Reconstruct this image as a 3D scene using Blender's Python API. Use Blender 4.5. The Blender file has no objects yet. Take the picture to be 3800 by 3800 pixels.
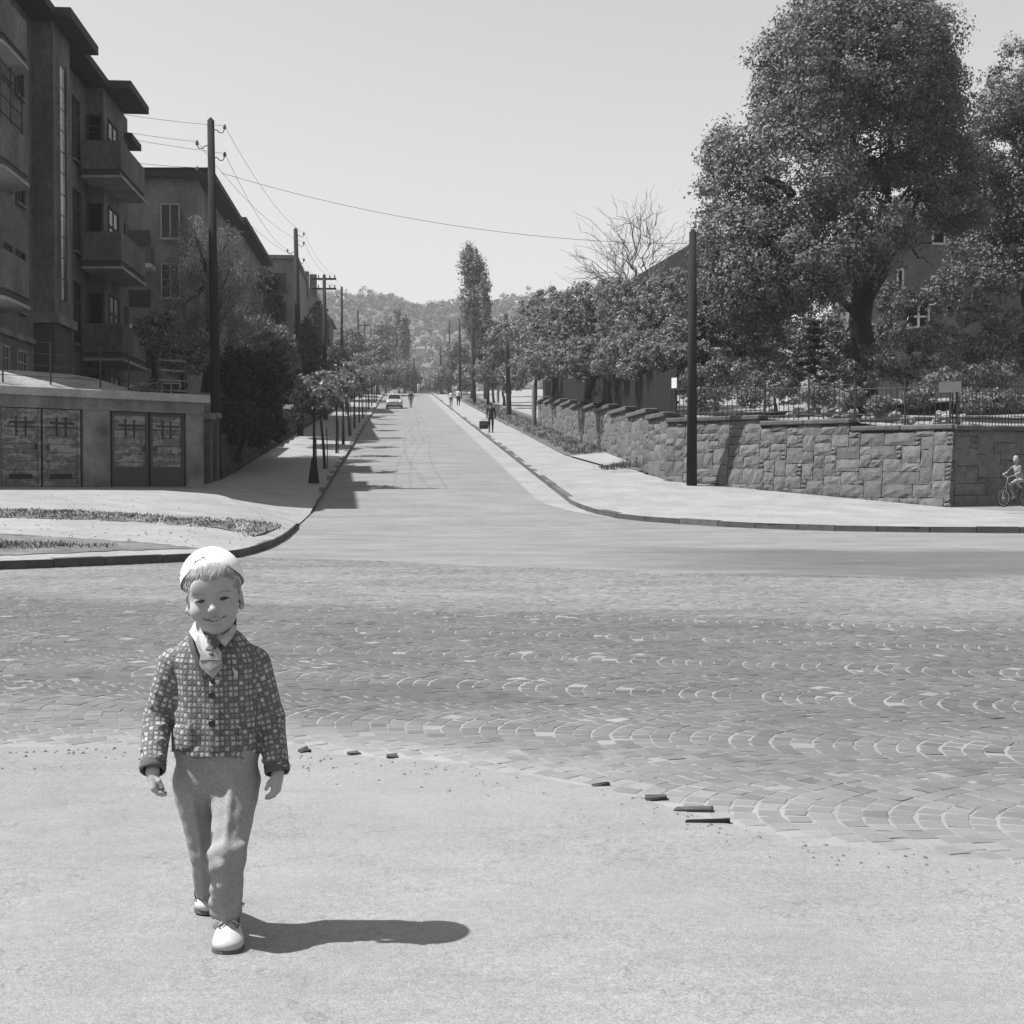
import bpy, math, random
import numpy as np

# ------------------------------------------------------------------ camera, sky, sun, exposure
scene = bpy.context.scene
COL = scene.collection
CAM_H, FPX, PITCH = 1.25, 5090.0, math.radians(1.463)
cam_data = bpy.data.cameras.new("camera")
cam_data.lens = 36.0 * FPX / 3800.0
cam_data.sensor_width = 36.0
cam_data.clip_end = 6000.0
cam = bpy.data.objects.new("camera", cam_data)
cam.location = (0, 0, CAM_H)
cam.rotation_euler = (math.radians(90) - PITCH, 0, 0)
COL.objects.link(cam)
scene.camera = cam

SUN_EL = math.radians(58.5)
SHADOW_AZ = math.radians(4)                 # shadows run to +x, turned this much towards +y
sun_dir = (-math.cos(SHADOW_AZ) * math.cos(SUN_EL), -math.sin(SHADOW_AZ) * math.cos(SUN_EL), math.sin(SUN_EL))

world = bpy.data.worlds.new("World")
scene.world = world
world.use_nodes = True
wn, wl = world.node_tree.nodes, world.node_tree.links
wn.clear()
w_out = wn.new("ShaderNodeOutputWorld")
w_bg = wn.new("ShaderNodeBackground")
w_sky = wn.new("ShaderNodeTexSky")
w_sky.sky_type = 'NISHITA'
w_sky.sun_disc = False
w_sky.sun_elevation = SUN_EL
w_sky.sun_rotation = math.atan2(sun_dir[0], sun_dir[1])
w_sky.air_density = 1.2
w_sky.dust_density = 0.6
w_bw = wn.new("ShaderNodeSeparateColor")       # blue-sensitive black and white film: the sky's blue light as grey
wl.new(w_sky.outputs[0], w_bw.inputs[0])
wl.new(w_bw.outputs[2], w_bg.inputs[0])
w_bg.inputs[1].default_value = 0.064
wl.new(w_bg.outputs[0], w_out.inputs[0])

sun = bpy.data.lights.new("sun", 'SUN')
sun.energy = 5.0
sun.angle = math.radians(0.53)
sun.color = (1.0, 1.0, 1.0)
sun_o = bpy.data.objects.new("sun", sun)
sun_o.rotation_euler = (math.pi / 2 - SUN_EL, 0, math.atan2(sun_dir[0], -sun_dir[1]))
COL.objects.link(sun_o)

scene.view_settings.view_transform = 'Standard'
scene.view_settings.look = 'None'
scene.view_settings.exposure = 1.0
scene.view_settings.gamma = 1.0
scene.view_settings.use_curve_mapping = False
scene.cycles.max_bounces = 6
scene.cycles.transparent_max_bounces = 4

# ------------------------------------------------------------------ measuring helpers
V = np.array


def at(px, py, D):
    """World point at depth D seen at photo pixel (px, py)."""
    xr, yr = (px - 1900.0) / FPX, (1900.0 - py) / FPX
    d = (xr, math.cos(PITCH) + yr * math.sin(PITCH), -math.sin(PITCH) + yr * math.cos(PITCH))
    t = D / d[1]
    return V((d[0] * t, D, CAM_H + d[2] * t))


def zr(y):
    """Height of the carriageway: level crossing, then the street climbs, then a crest."""
    y = np.asarray(y, float)
    p = (0.0786 * y - 2.60) / 0.15
    up = 0.15 * np.where(p > 30, p, np.log1p(np.exp(np.minimum(p, 30))))
    q = (y - 232.0) / 6.0
    fall = 0.13 * 6.0 * np.where(q > 30, q, np.log1p(np.exp(np.clip(q, -60, 30))))
    return up - fall


def SX(y, off):
    """x of a line running along the climbing street."""
    return off - 0.0817 * y


def gnd(px, py, zo=0.0):
    lo, hi = 2.0, 225.0
    for _ in range(60):
        m = 0.5 * (lo + hi)
        p = at(px, py, m)
        if p[2] > float(zr(m)) + zo:
            lo = m
        else:
            hi = m
    return at(px, py, lo)


# ------------------------------------------------------------------ materials (all grey: black and white photograph)
class NT:
    def __init__(s, name):
        s.m = bpy.data.materials.new(name)
        s.m.use_nodes = True
        s.t = s.m.node_tree
        s.n, s.l = s.t.nodes, s.t.links
        s.b = s.n["Principled BSDF"]
        s.b.inputs["Specular IOR Level"].default_value = 0.2

    def new(s, kind, **kw):
        n = s.n.new(kind)
        for k, v in kw.items():
            setattr(n, k, v)
        return n

    def put(s, sock, v):
        if isinstance(v, (int, float)):
            sock.default_value = v
        elif isinstance(v, tuple):
            sock.default_value = v
        else:
            s.l.new(v, sock)

    def math(s, op, a, b=0.0, clamp=False):
        n = s.new("ShaderNodeMath", operation=op)
        n.use_clamp = clamp
        s.put(n.inputs[0], a)
        s.put(n.inputs[1], b)
        return n.outputs[0]

    def mix(s, f, a, b):
        """a + f (b - a) on scalars"""
        return s.math('ADD', a, s.math('MULTIPLY', f, s.math('SUBTRACT', b, a)))

    def coord(s, out="Object"):
        return s.new("ShaderNodeTexCoord").outputs[out]

    def scaled(s, vec, sc):
        n = s.new("ShaderNodeMapping")
        s.l.new(vec, n.inputs[0])
        n.inputs["Scale"].default_value = sc
        return n.outputs[0]

    def noise(s, vec, scale, detail=4.0, rough=0.6):
        n = s.new("ShaderNodeTexNoise")
        s.l.new(vec, n.inputs["Vector"])
        n.inputs["Scale"].default_value = scale
        n.inputs["Detail"].default_value = detail
        n.inputs["Roughness"].default_value = rough
        return n.outputs[0]

    def ramp(s, v, a, b, c=0.0, d=1.0):
        n = s.new("ShaderNodeMapRange")
        s.put(n.inputs[0], v)
        for i, x in enumerate((a, b, c, d)):
            n.inputs[i + 1].default_value = x
        return n.outputs[0]

    def smooth(s, v, a, b):
        n = s.new("ShaderNodeMapRange", interpolation_type='SMOOTHSTEP')
        s.put(n.inputs[0], v)
        for i, x in enumerate((a, b, 0.0, 1.0)):
            n.inputs[i + 1].default_value = x
        return n.outputs[0]

    def sep(s, vec):
        n = s.new("ShaderNodeSeparateXYZ")
        s.l.new(vec, n.inputs[0])
        return n.outputs

    def attr(s, name):
        return s.new("ShaderNodeAttribute", attribute_name=name)

    def color(s, v):
        v = s.math('MULTIPLY', v, 0.77)
        n = s.new("ShaderNodeCombineXYZ")
        for i in range(3):
            s.put(n.inputs[i], v)
        s.l.new(n.outputs[0], s.b.inputs["Base Color"])

    def bump(s, h, strength, dist=0.02):
        n = s.new("ShaderNodeBump")
        n.inputs["Strength"].default_value = strength
        n.inputs["Distance"].default_value = dist
        s.l.new(h, n.inputs["Height"])
        s.l.new(n.outputs[0], s.b.inputs["Normal"])


def mat(name, v, rough=0.9, var=0.3, scale=3.0, fine=30.0, fvar=0.15, bump=0.3, dist=0.02, rnd=0.0, spec=0.2, metal=0.0,
        stretch=(1, 1, 1)):
    t = NT(name)
    c = t.scaled(t.coord(), stretch)
    a = t.noise(c, scale)
    f = t.noise(c, fine, 5.0, 0.7)
    k = t.math('MULTIPLY', t.ramp(a, 0.25, 0.75, 1 - var, 1 + var), t.ramp(f, 0.25, 0.75, 1 - fvar, 1 + fvar))
    if rnd:
        oi = t.new("ShaderNodeObjectInfo").outputs["Random"]
        k = t.math('MULTIPLY', k, t.ramp(oi, 0, 1, 1 - rnd, 1 + rnd))
    t.color(t.math('MULTIPLY', k, v))
    t.b.inputs["Roughness"].default_value = rough
    t.b.inputs["Specular IOR Level"].default_value = spec
    t.b.inputs["Metallic"].default_value = metal
    if bump:
        t.bump(f, bump, dist)
    return t.m


def leaf_mat(name, v, trans=0.25):
    t = NT(name)
    a = t.attr("tone").outputs["Fac"]
    c = t.math('MULTIPLY', a, v)
    t.color(c)
    t.b.inputs["Roughness"].default_value = 0.65
    t.b.inputs["Specular IOR Level"].default_value = 0.25
    tr = t.new("ShaderNodeBsdfTranslucent")
    n = t.new("ShaderNodeCombineXYZ")
    for i in range(3):
        t.put(n.inputs[i], c)
    t.l.new(n.outputs[0], tr.inputs[0])
    mx = t.new("ShaderNodeMixShader")
    mx.inputs[0].default_value = trans
    t.l.new(t.b.outputs[0], mx.inputs[1])
    t.l.new(tr.outputs[0], mx.inputs[2])
    t.l.new(mx.outputs[0], t.n["Material Output"].inputs[0])
    return t.m


M = {}
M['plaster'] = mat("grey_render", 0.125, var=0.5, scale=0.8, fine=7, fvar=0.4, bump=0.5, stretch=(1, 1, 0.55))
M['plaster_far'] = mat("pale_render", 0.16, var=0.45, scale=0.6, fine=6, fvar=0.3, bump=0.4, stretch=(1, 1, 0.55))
M['plaster_dark'] = mat("dark_render", 0.07, var=0.3, scale=0.4, fine=6)
M['concrete'] = mat("weathered_concrete", 0.17, var=0.6, scale=1.3, fine=18, fvar=0.3, bump=0.5)
M['concrete_pale'] = mat("pale_concrete", 0.33, var=0.3, scale=1.3, fine=18, fvar=0.3, bump=0.5)
M['eave'] = mat("dark_eave_board", 0.05, var=0.25, scale=1.5)
M['roof'] = mat("dark_roof_tile", 0.10, var=0.25, scale=2.0, fine=14, bump=0.5)
M['glass'] = mat("window_glass", 0.010, rough=0.25, var=0.3, spec=0.25, bump=0)
M['glass_pale'] = mat("frosted_stair_glass", 0.42, rough=0.35, var=0.6, scale=1.4, fine=7, fvar=0.5, spec=0.5, bump=0)
M['frame'] = mat("painted_window_frame", 0.30, var=0.2)
M['frame_dark'] = mat("dark_window_frame", 0.06, var=0.2)
M['iron'] = mat("rusty_iron", 0.035, rough=0.7, var=0.3, scale=6)
M['wire'] = mat("overhead_wire", 0.10, rough=0.6, var=0.1)
M['pole'] = mat("tarred_pole_timber", 0.022, var=0.4, scale=1.2, fine=20, fvar=0.4, bump=0.5, stretch=(6, 6, 0.6))
M['porcelain'] = mat("brown_porcelain", 0.12, rough=0.35, var=0.1)
M['stone'] = mat("rough_ashlar", 0.135, var=0.3, scale=4, fine=22, fvar=0.45, bump=0.7, dist=0.02, rnd=0.18)
M['mortar'] = mat("recessed_mortar", 0.04, var=0.25, scale=5)
M['coping'] = mat("coping_stone", 0.11, var=0.35, scale=3, fine=25, fvar=0.3, bump=0.9, dist=0.03, rnd=0.15)
M['darkstone'] = mat("dark_garden_stone", 0.08, var=0.35, scale=4, fine=22, fvar=0.3, bump=0.8, dist=0.03, rnd=0.2)
M['board'] = mat("tarred_boards", 0.012, var=0.35, scale=2, fine=20, stretch=(3, 3, 0.5), rnd=0.15)
M['kerb'] = mat("kerb_granite", 0.10, var=0.3, scale=4, fine=30, fvar=0.3, bump=0.6, rnd=0.2)
M['sidewalk'] = mat("dusty_pavement", 0.26, var=0.20, scale=0.9, fine=9, fvar=0.22, bump=0.25, dist=0.01)
M['verge'] = mat("worn_verge", 0.10, var=0.35, scale=1.3, fine=12, fvar=0.3, bump=0.6)
M['soil'] = mat("dry_soil", 0.25, var=0.4, scale=1.5, fine=11, fvar=0.35, bump=0.7)
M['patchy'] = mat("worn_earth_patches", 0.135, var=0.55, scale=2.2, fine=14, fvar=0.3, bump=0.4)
M['hillside'] = mat("hill_grass", 0.13, var=0.5, scale=0.02, fine=0.15, fvar=0.3, bump=0)
M['bark'] = mat("bark", 0.025, var=0.4, scale=4, fine=25, fvar=0.4, bump=1.0, dist=0.04, stretch=(4, 4, 0.7))
M['twig'] = mat("grey_twigs", 0.17, var=0.2)
M['leaf_big'] = leaf_mat("chestnut_leaves", 0.158, 0.2)
M['leaf_mid'] = leaf_mat("garden_leaves", 0.158, 0.22)
M['leaf_pale'] = leaf_mat("pale_young_leaves", 0.18, 0.25)
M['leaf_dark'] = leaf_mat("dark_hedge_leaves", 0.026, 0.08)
M['needle'] = leaf_mat("spruce_needles", 0.06, 0.1)
M['grass'] = leaf_mat("tufted_grass", 0.09, 0.2)
M['leaf_far'] = leaf_mat("far_wood_leaves", 0.11, 0.2)
M['white'] = mat("white_paint", 0.7, var=0.06, bump=0)
M['sign'] = mat("enamel_sign", 0.13, var=0.15, bump=0)
M['carpaint'] = mat("pale_car_paint", 0.32, rough=0.25, var=0.03, spec=0.5, bump=0)
M['chrome'] = mat("chrome", 0.6, rough=0.2, metal=1.0, var=0.03, bump=0)
M['rubber'] = mat("tyre_rubber", 0.02, rough=0.85, var=0.1, bump=0)
M['black'] = mat("black_paint", 0.015, rough=0.5, var=0.1, bump=0)


# ------------------------------------------------------------------ object helpers
def tag(o, label=None, cat=None, group=None, kind=None):
    if label:
        o['label'] = label
    if cat:
        o['category'] = cat
    if group:
        o['group'] = group
    if kind:
        o['kind'] = kind
    return o


def thing(name, label, cat, loc=(0, 0, 0), group=None, rz=0.0):
    o = bpy.data.objects.new(name, None)
    o.empty_display_size = 0.3
    o.location = tuple(float(c) for c in loc)
    o.rotation_euler = (0, 0, rz)
    COL.objects.link(o)
    return tag(o, label, cat, group)


def wloc(o):
    p = np.zeros(3)
    while o is not None:
        p = p + V(o.location)
        o = o.parent
    return p


def np_mesh(name, verts, faces, smooth=False, attrs=None):
    """faces: list of index tuples, or an (n, k) integer array."""
    me = bpy.data.meshes.new(name)
    verts = np.asarray(verts, np.float32)
    if isinstance(faces, np.ndarray):
        n, k = faces.shape
        me.vertices.add(len(verts))
        me.vertices.foreach_set("co", verts.ravel())
        me.loops.add(n * k)
        me.loops.foreach_set("vertex_index", faces.astype(np.int32).ravel())
        me.polygons.add(n)
        me.polygons.foreach_set("loop_start", np.arange(0, n * k, k, dtype=np.int32))
        me.update(calc_edges=True)
    else:
        me.from_pydata([tuple(map(float, v)) for v in verts], [], faces)
        me.update()
    me.polygons.foreach_set("use_smooth", np.full(len(me.polygons), bool(smooth)))
    for an, (dom, typ, data) in (attrs or {}).items():
        a = me.attributes.new(an, typ, dom)
        key = "vector" if typ == 'FLOAT_VECTOR' else "value"
        a.data.foreach_set(key, np.asarray(data, np.float32).ravel())
    return me


def put(name, verts, faces, m, parent=None, world=True, smooth=False, attrs=None, mats=None, mi=None):
    """Link one mesh object. World coordinates are brought into the parent's frame (parents here are not rotated)."""
    verts = np.asarray(verts, float)
    if parent is not None and world:
        verts = verts - wloc(parent)
    me = np_mesh(name, verts, faces, smooth, attrs)
    for x in (mats or [m]):
        me.materials.append(x)
    if mi is not None:
        me.polygons.foreach_set("material_index", np.asarray(mi, np.int32))
    o = bpy.data.objects.new(name, me)
    if parent is not None:
        o.parent = parent
    COL.objects.link(o)
    return o


class G:
    """Collects shapes into one mesh."""

    def __init__(s):
        s.v, s.f = [], []

    def add(s, vs, fs):
        k = len(s.v)
        s.v.extend([tuple(map(float, p)) for p in vs])
        s.f.extend([tuple(i + k for i in f) for f in fs])
        return s

    def box(s, c, d, ax=None, bev=0.0):
        """c centre, d full sizes along axes ax (rows; default world)."""
        ax = np.eye(3) if ax is None else np.asarray(ax, float)
        c = V(c, )
        h = V(d) / 2.0
        if bev:
            vs, idx = [], {}
            for sx in (-1, 1):
                for sy in (-1, 1):
                    for sz in (-1, 1):
                        for k in range(3):
                            q = V((sx, sy, sz)) * h
                            for j in range(3):
                                if j != k:
                                    q[j] -= (sx, sy, sz)[j] * bev
                            idx[(sx, sy, sz, k)] = len(vs)
                            vs.append(c + q @ ax)
            fs = []
            for k in range(3):
                a, b = [j for j in range(3) if j != k]
                for sg in (-1, 1):
                    loop = []
                    for sa, sb in ((-1, -1), (1, -1), (1, 1), (-1, 1)):
                        t = [0, 0, 0]
                        t[k], t[a], t[b] = sg, sa, sb
                        loop.append(idx[(*t, k)])
                    fs.append(tuple(loop))
            for k in range(3):
                a, b = [j for j in range(3) if j != k]
                for sa in (-1, 1):
                    for sb in (-1, 1):
                        t0, t1 = [0, 0, 0], [0, 0, 0]
                        t0[k], t1[k] = -1, 1
                        t0[a] = t1[a] = sa
                        t0[b] = t1[b] = sb
                        fs.append((idx[(*t0, a)], idx[(*t1, a)], idx[(*t1, b)], idx[(*t0, b)]))
            for sx in (-1, 1):
                for sy in (-1, 1):
                    for sz in (-1, 1):
                        fs.append(tuple(idx[(sx, sy, sz, k)] for k in range(3)))
            return s.add(vs, fs)
        vs = []
        for sx in (-1, 1):
            for sy in (-1, 1):
                for sz in (-1, 1):
                    vs.append(c + (V((sx, sy, sz)) * h) @ ax)
        return s.add(vs, [(0, 1, 3, 2), (4, 6, 7, 5), (0, 4, 5, 1), (2, 3, 7, 6), (0, 2, 6, 4), (1, 5, 7, 3)])

    def tube(s, pts, rad, n=8, cap=True):
        pts = [V(p) for p in pts]
        if isinstance(rad, (int, float)):
            rad = [rad] * len(pts)
        vs, fs = [], []
        up = V((0.0, 0.0, 1.0))
        prev = None
        for i, p in enumerate(pts):
            d = pts[min(i + 1, len(pts) - 1)] - pts[max(i - 1, 0)]
            d = d / (np.linalg.norm(d) + 1e-12)
            if prev is None:
                a = np.cross(d, up if abs(d[2]) < 0.95 else V((1.0, 0, 0)))
            else:
                a = prev - d * np.dot(prev, d)
            a = a / (np.linalg.norm(a) + 1e-12)
            prev = a
            b = np.cross(d, a)
            for j in range(n):
                t = 2 * math.pi * j / n
                vs.append(p + rad[i] * (math.cos(t) * a + math.sin(t) * b))
        for i in range(len(pts) - 1):
            for j in range(n):
                k = (j + 1) % n
                fs.append((i * n + j, i * n + k, (i + 1) * n + k, (i + 1) * n + j))
        if cap:
            fs.append(tuple(range(n))[::-1])
            fs.append(tuple(range((len(pts) - 1) * n, len(pts) * n)))
        return s.add(vs, fs)

    def loft(s, rings, cap=True, closed=True):
        n = len(rings[0])
        vs = [p for r in rings for p in r]
        fs = []
        for i in range(len(rings) - 1):
            for j in range(n if closed else n - 1):
                k = (j + 1) % n
                fs.append((i * n + j, i * n + k, (i + 1) * n + k, (i + 1) * n + j))
        if cap and closed:
            fs.append(tuple(range(n))[::-1])
            fs.append(tuple(range((len(rings) - 1) * n, len(rings) * n)))
        return s.add(vs, fs)

    def prism(s, poly, z0, z1):
        """Vertical prism on an xy polygon; z0, z1 numbers or per-vertex lists."""
        n = len(poly)
        a = [z0] * n if isinstance(z0, (int, float)) else z0
        b = [z1] * n if isinstance(z1, (int, float)) else z1
        vs = [(p[0], p[1], a[i]) for i, p in enumerate(poly)] + [(p[0], p[1], b[i]) for i, p in enumerate(poly)]
        fs = [tuple(range(n))[::-1], tuple(range(n, 2 * n))]
        for i in range(n):
            k = (i + 1) % n
            fs.append((i, k, n + k, n + i))
        return s.add(vs, fs)

    def ball(s, c, r, nu=10, nv=7):
        r = V((r, r, r)) if isinstance(r, (int, float)) else V(r)
        c = V(c)
        rings = []
        for i in range(1, nv):
            a = math.pi * i / nv
            rings.append([c + r * V((math.sin(a) * math.cos(2 * math.pi * j / nu), math.sin(a) * math.sin(2 * math.pi * j / nu), -math.cos(a)))
                          for j in range(nu)])
        return s.loft(rings)

    def out(s, name, m, parent=None, world=True, smooth=False, **kw):
        return put(name, s.v, s.f, m, parent, world, smooth, **kw)


def sheet(A, B, nu=1, prof=None, noise=0.0, rng=None):
    """Ruled sheet between polylines A and B (same length), nu strips across; prof(t) adds height."""
    A, B = np.asarray(A, float), np.asarray(B, float)
    n = len(A)
    rows = []
    for j in range(nu + 1):
        t = j / nu
        r = A * (1 - t) + B * t
        if prof is not None:
            r[:, 2] += prof(t)
        if noise and 0 < j < nu:
            r[:, 2] += rng.normal(0, noise, n)
        rows.append(r)
    v = np.concatenate(rows)
    f = []
    for j in range(nu):
        for i in range(n - 1):
            f.append((j * n + i, j * n + i + 1, (j + 1) * n + i + 1, (j + 1) * n + i))
    return v, np.array(f)


def structure(name, v, f, m, **kw):
    v, f = np.asarray(v, float), np.asarray(f)
    if np.cross(v[f[:, 1]] - v[f[:, 0]], v[f[:, 2]] - v[f[:, 0]])[:, 2].sum() < 0:
        f = f[:, ::-1]                         # faces look up
    return tag(put(name, v, f, m, **kw), kind='structure')


def copy_tree(o, parent=None):
    c = o.copy()
    COL.objects.link(c)
    c.parent = parent
    for ch in list(o.children):
        copy_tree(ch, c)
    return c


def unit(v):
    v = V(v, ).astype(float)
    return v / (np.linalg.norm(v) + 1e-12)


# ------------------------------------------------------------------ signed distance modelling (people)
def sd_cone(P, a, b, r1, r2):
    a, b = V(a), V(b)
    ba = b - a
    t = np.clip(((P - a) @ ba) / (ba @ ba + 1e-12), 0, 1)
    return np.linalg.norm(P - a - t[..., None] * ba, axis=-1) - (r1 + (r2 - r1) * t)


def sd_ell(P, c, r, R=None):
    q = P - V(c)
    if R is not None:
        q = q @ R            # world -> local (R columns are local axes)
    r = V(r)
    k0 = np.linalg.norm(q / r, axis=-1)
    k1 = np.linalg.norm(q / (r * r), axis=-1) + 1e-9
    return k0 * (k0 - 1.0) / k1


def sd_box(P, c, h, R=None, rd=0.0):
    q = P - V(c)
    if R is not None:
        q = q @ R
    q = np.abs(q) - (V(h) - rd)
    return np.linalg.norm(np.maximum(q, 0), axis=-1) + np.minimum(q.max(axis=-1), 0) - rd


class Field:
    def __init__(s, xs, ys, zs):
        s.xs, s.ys, s.zs = [np.asarray(a, np.float64) for a in (xs, ys, zs)]
        s.a = np.full((len(s.xs), len(s.ys), len(s.zs)), 1.0, np.float32)

    def add(s, fn, lo, hi, k=0.01, op='+', pad=None):
        pad = (k + 0.012) if pad is None else pad
        sl = []
        for arr, l, h in zip((s.xs, s.ys, s.zs), lo, hi):
            i0 = np.searchsorted(arr, l - pad)
            i1 = np.searchsorted(arr, h + pad)
            if i1 <= i0:
                return
            sl.append(slice(i0, i1))
        P = np.stack(np.meshgrid(s.xs[sl[0]], s.ys[sl[1]], s.zs[sl[2]], indexing='ij'), -1)
        d = fn(P)
        o = s.a[tuple(sl)]
        if op == '+':
            h = np.clip(0.5 + 0.5 * (o - d) / k, 0, 1)
            r = o * (1 - h) + d * h - k * h * (1 - h)
        else:
            d = -d
            h = np.clip(0.5 - 0.5 * (o - d) / k, 0, 1)
            r = o * (1 - h) + d * h + k * h * (1 - h)
        s.a[tuple(sl)] = r.astype(np.float32)

    def cone(s, a, b, r1, r2, k=0.01, op='+'):
        a, b = V(a, ), V(b, )
        lo = np.minimum(a - r1, b - r2)
        hi = np.maximum(a + r1, b + r2)
        s.add(lambda P: sd_cone(P, a, b, r1, r2), lo, hi, k, op)

    def ell(s, c, r, k=0.01, op='+', R=None):
        m = max(r) if R is not None else None
        e = V((m, m, m)) if m else V(r)
        s.add(lambda P: sd_ell(P, c, r, R), V(c) - e, V(c) + e, k, op)

    def box(s, c, h, k=0.004, op='+', R=None, rd=0.004):
        m = float(np.linalg.norm(h)) if R is not None else None
        e = V((m, m, m)) if m else V(h)
        s.add(lambda P: sd_box(P, c, h, R, rd), V(c) - e, V(c) + e, k, op)

    def mesh(s):
        return surface_nets(s.a, s.xs, s.ys, s.zs)


def surface_nets(a, xs, ys, zs):
    ins = a < 0
    cnt = np.zeros(tuple(n - 1 for n in a.shape), np.uint8)
    for dx in (0, 1):
        for dy in (0, 1):
            for dz in (0, 1):
                cnt += ins[dx:a.shape[0] - 1 + dx, dy:a.shape[1] - 1 + dy, dz:a.shape[2] - 1 + dz]
    act = (cnt > 0) & (cnt < 8)
    I, J, K = np.nonzero(act)
    vid = np.full(cnt.shape, -1, np.int32)
    vid[I, J, K] = np.arange(len(I))
    acc = np.zeros((len(I), 3))
    wt = np.zeros(len(I))
    c8 = {}
    for dx in (0, 1):
        for dy in (0, 1):
            for dz in (0, 1):
                c8[(dx, dy, dz)] = a[I + dx, J + dy, K + dz].astype(np.float64)
    for c0 in c8:
        for ax in range(3):
            if c0[ax] == 0:
                c1 = list(c0)
                c1[ax] = 1
                v0, v1 = c8[c0], c8[tuple(c1)]
                x = (v0 < 0) != (v1 < 0)
                t = np.where(x, v0 / np.where(x, v0 - v1, 1), 0)
                p = np.zeros((len(I), 3))
                p[:] = c0
                p[:, ax] = t
                acc += p * x[:, None]
                wt += x
    acc /= wt[:, None]
    verts = np.stack([xs[I] + acc[:, 0] * (xs[I + 1] - xs[I]), ys[J] + acc[:, 1] * (ys[J + 1] - ys[J]),
                      zs[K] + acc[:, 2] * (zs[K + 1] - zs[K])], -1)
    quads = []
    n = a.shape
    # x edges
    e = ins[:-1, 1:-1, 1:-1] != ins[1:, 1:-1, 1:-1]
    i, j, k = np.nonzero(e)
    fl = ins[i, j + 1, k + 1]
    q = np.stack([vid[i, j, k], vid[i, j + 1, k], vid[i, j + 1, k + 1], vid[i, j, k + 1]], -1)
    q[~fl] = q[~fl][:, ::-1]
    quads.append(q)
    e = ins[1:-1, :-1, 1:-1] != ins[1:-1, 1:, 1:-1]
    i, j, k = np.nonzero(e)
    fl = ins[i + 1, j, k + 1]
    q = np.stack([vid[i, j, k], vid[i, j, k + 1], vid[i + 1, j, k + 1], vid[i + 1, j, k]], -1)
    q[~fl] = q[~fl][:, ::-1]
    quads.append(q)
    e = ins[1:-1, 1:-1, :-1] != ins[1:-1, 1:-1, 1:]
    i, j, k = np.nonzero(e)
    fl = ins[i + 1, j + 1, k]
    q = np.stack([vid[i, j, k], vid[i + 1, j, k], vid[i + 1, j + 1, k], vid[i, j + 1, k]], -1)
    q[~fl] = q[~fl][:, ::-1]
    quads.append(q)
    return verts, np.concatenate(quads)


# ------------------------------------------------------------------ foliage helpers
def leaf_cloud(rng, blobs, n, size, tone=0.25, per=26, shell=0.5, spread=2.2, droop=0.0, asp=0.62, up=0.35):
    """Small leaf-shaped quads in clumps through the volume of ellipsoid blobs (cx, cy, cz, rx, ry, rz[, tone])."""
    B = np.array([list(b[:6]) for b in blobs], float)
    bt = np.array([b[6] if len(b) > 6 else 1.0 for b in blobs])
    w = (B[:, 3] * B[:, 4] * B[:, 5]) ** 0.667
    nc = max(3, n // per)
    bi = rng.choice(len(B), nc, p=w / w.sum())
    d = rng.normal(size=(nc, 3))
    d /= np.linalg.norm(d, axis=1)[:, None]
    r = (shell + (1 - shell) * rng.random(nc)) ** 0.6
    cc = B[bi, :3] + d * r[:, None] * B[bi, 3:6]
    ct = bt[bi] * (1 + rng.normal(0, tone * 0.7, nc))
    ci = rng.integers(0, nc, n)
    od = rng.normal(size=(n, 3))
    od /= np.linalg.norm(od, axis=1)[:, None]
    rc = size * spread * 1.75 * rng.uniform(0.6, 1.35, nc)
    off = od * (rc[ci] * (0.35 + 0.65 * rng.random(n)) ** 1.0)[:, None]
    off[:, 2] *= 0.7
    P = cc[ci] + off
    if droop:
        P[:, 2] -= np.abs(rng.normal(0, droop, n))
    nrm = rng.normal(size=(n, 3)) * 0.55 + d[ci] * 0.35 + od * 0.9
    nrm[:, 2] += up
    nrm /= np.linalg.norm(nrm, axis=1)[:, None]
    ref = rng.normal(size=(n, 3))
    if droop:
        ref[:, 2] -= 2.0
    tx = np.cross(nrm, ref)
    tx /= np.linalg.norm(tx, axis=1)[:, None] + 1e-9
    ty = np.cross(nrm, tx)
    s = size * rng.uniform(0.6, 1.35, n)[:, None]
    v = np.empty((n, 4, 3))
    v[:, 0] = P + ty * s
    v[:, 1] = P + tx * s * asp + nrm * s * 0.12
    v[:, 2] = P - ty * s
    v[:, 3] = P - tx * s * asp + nrm * s * 0.12
    f = np.arange(n * 4).reshape(n, 4)
    t = np.clip(ct[ci] * (1 + rng.normal(0, tone, n)), 0.35, 2.2)
    return v.reshape(-1, 3), f, t


def crown(rng, blobs, n, size, m, parent, name="crown", **kw):
    v, f, t = leaf_cloud(rng, blobs, n, size, **kw)
    return put(name, v, f, m, parent, attrs={"tone": ('FACE', 'FLOAT', t)})


def bent(rng, a, b, n=5, wob=0.06, sag=0.0):
    a, b = V(a), V(b)
    L = np.linalg.norm(b - a)
    out = []
    for i in range(n + 1):
        t = i / n
        p = a * (1 - t) + b * t
        p = p + rng.normal(0, wob * L * math.sin(math.pi * t) * 0.5, 3)
        p[2] += sag * L * math.sin(math.pi * t)
        out.append(p)
    return out


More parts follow.
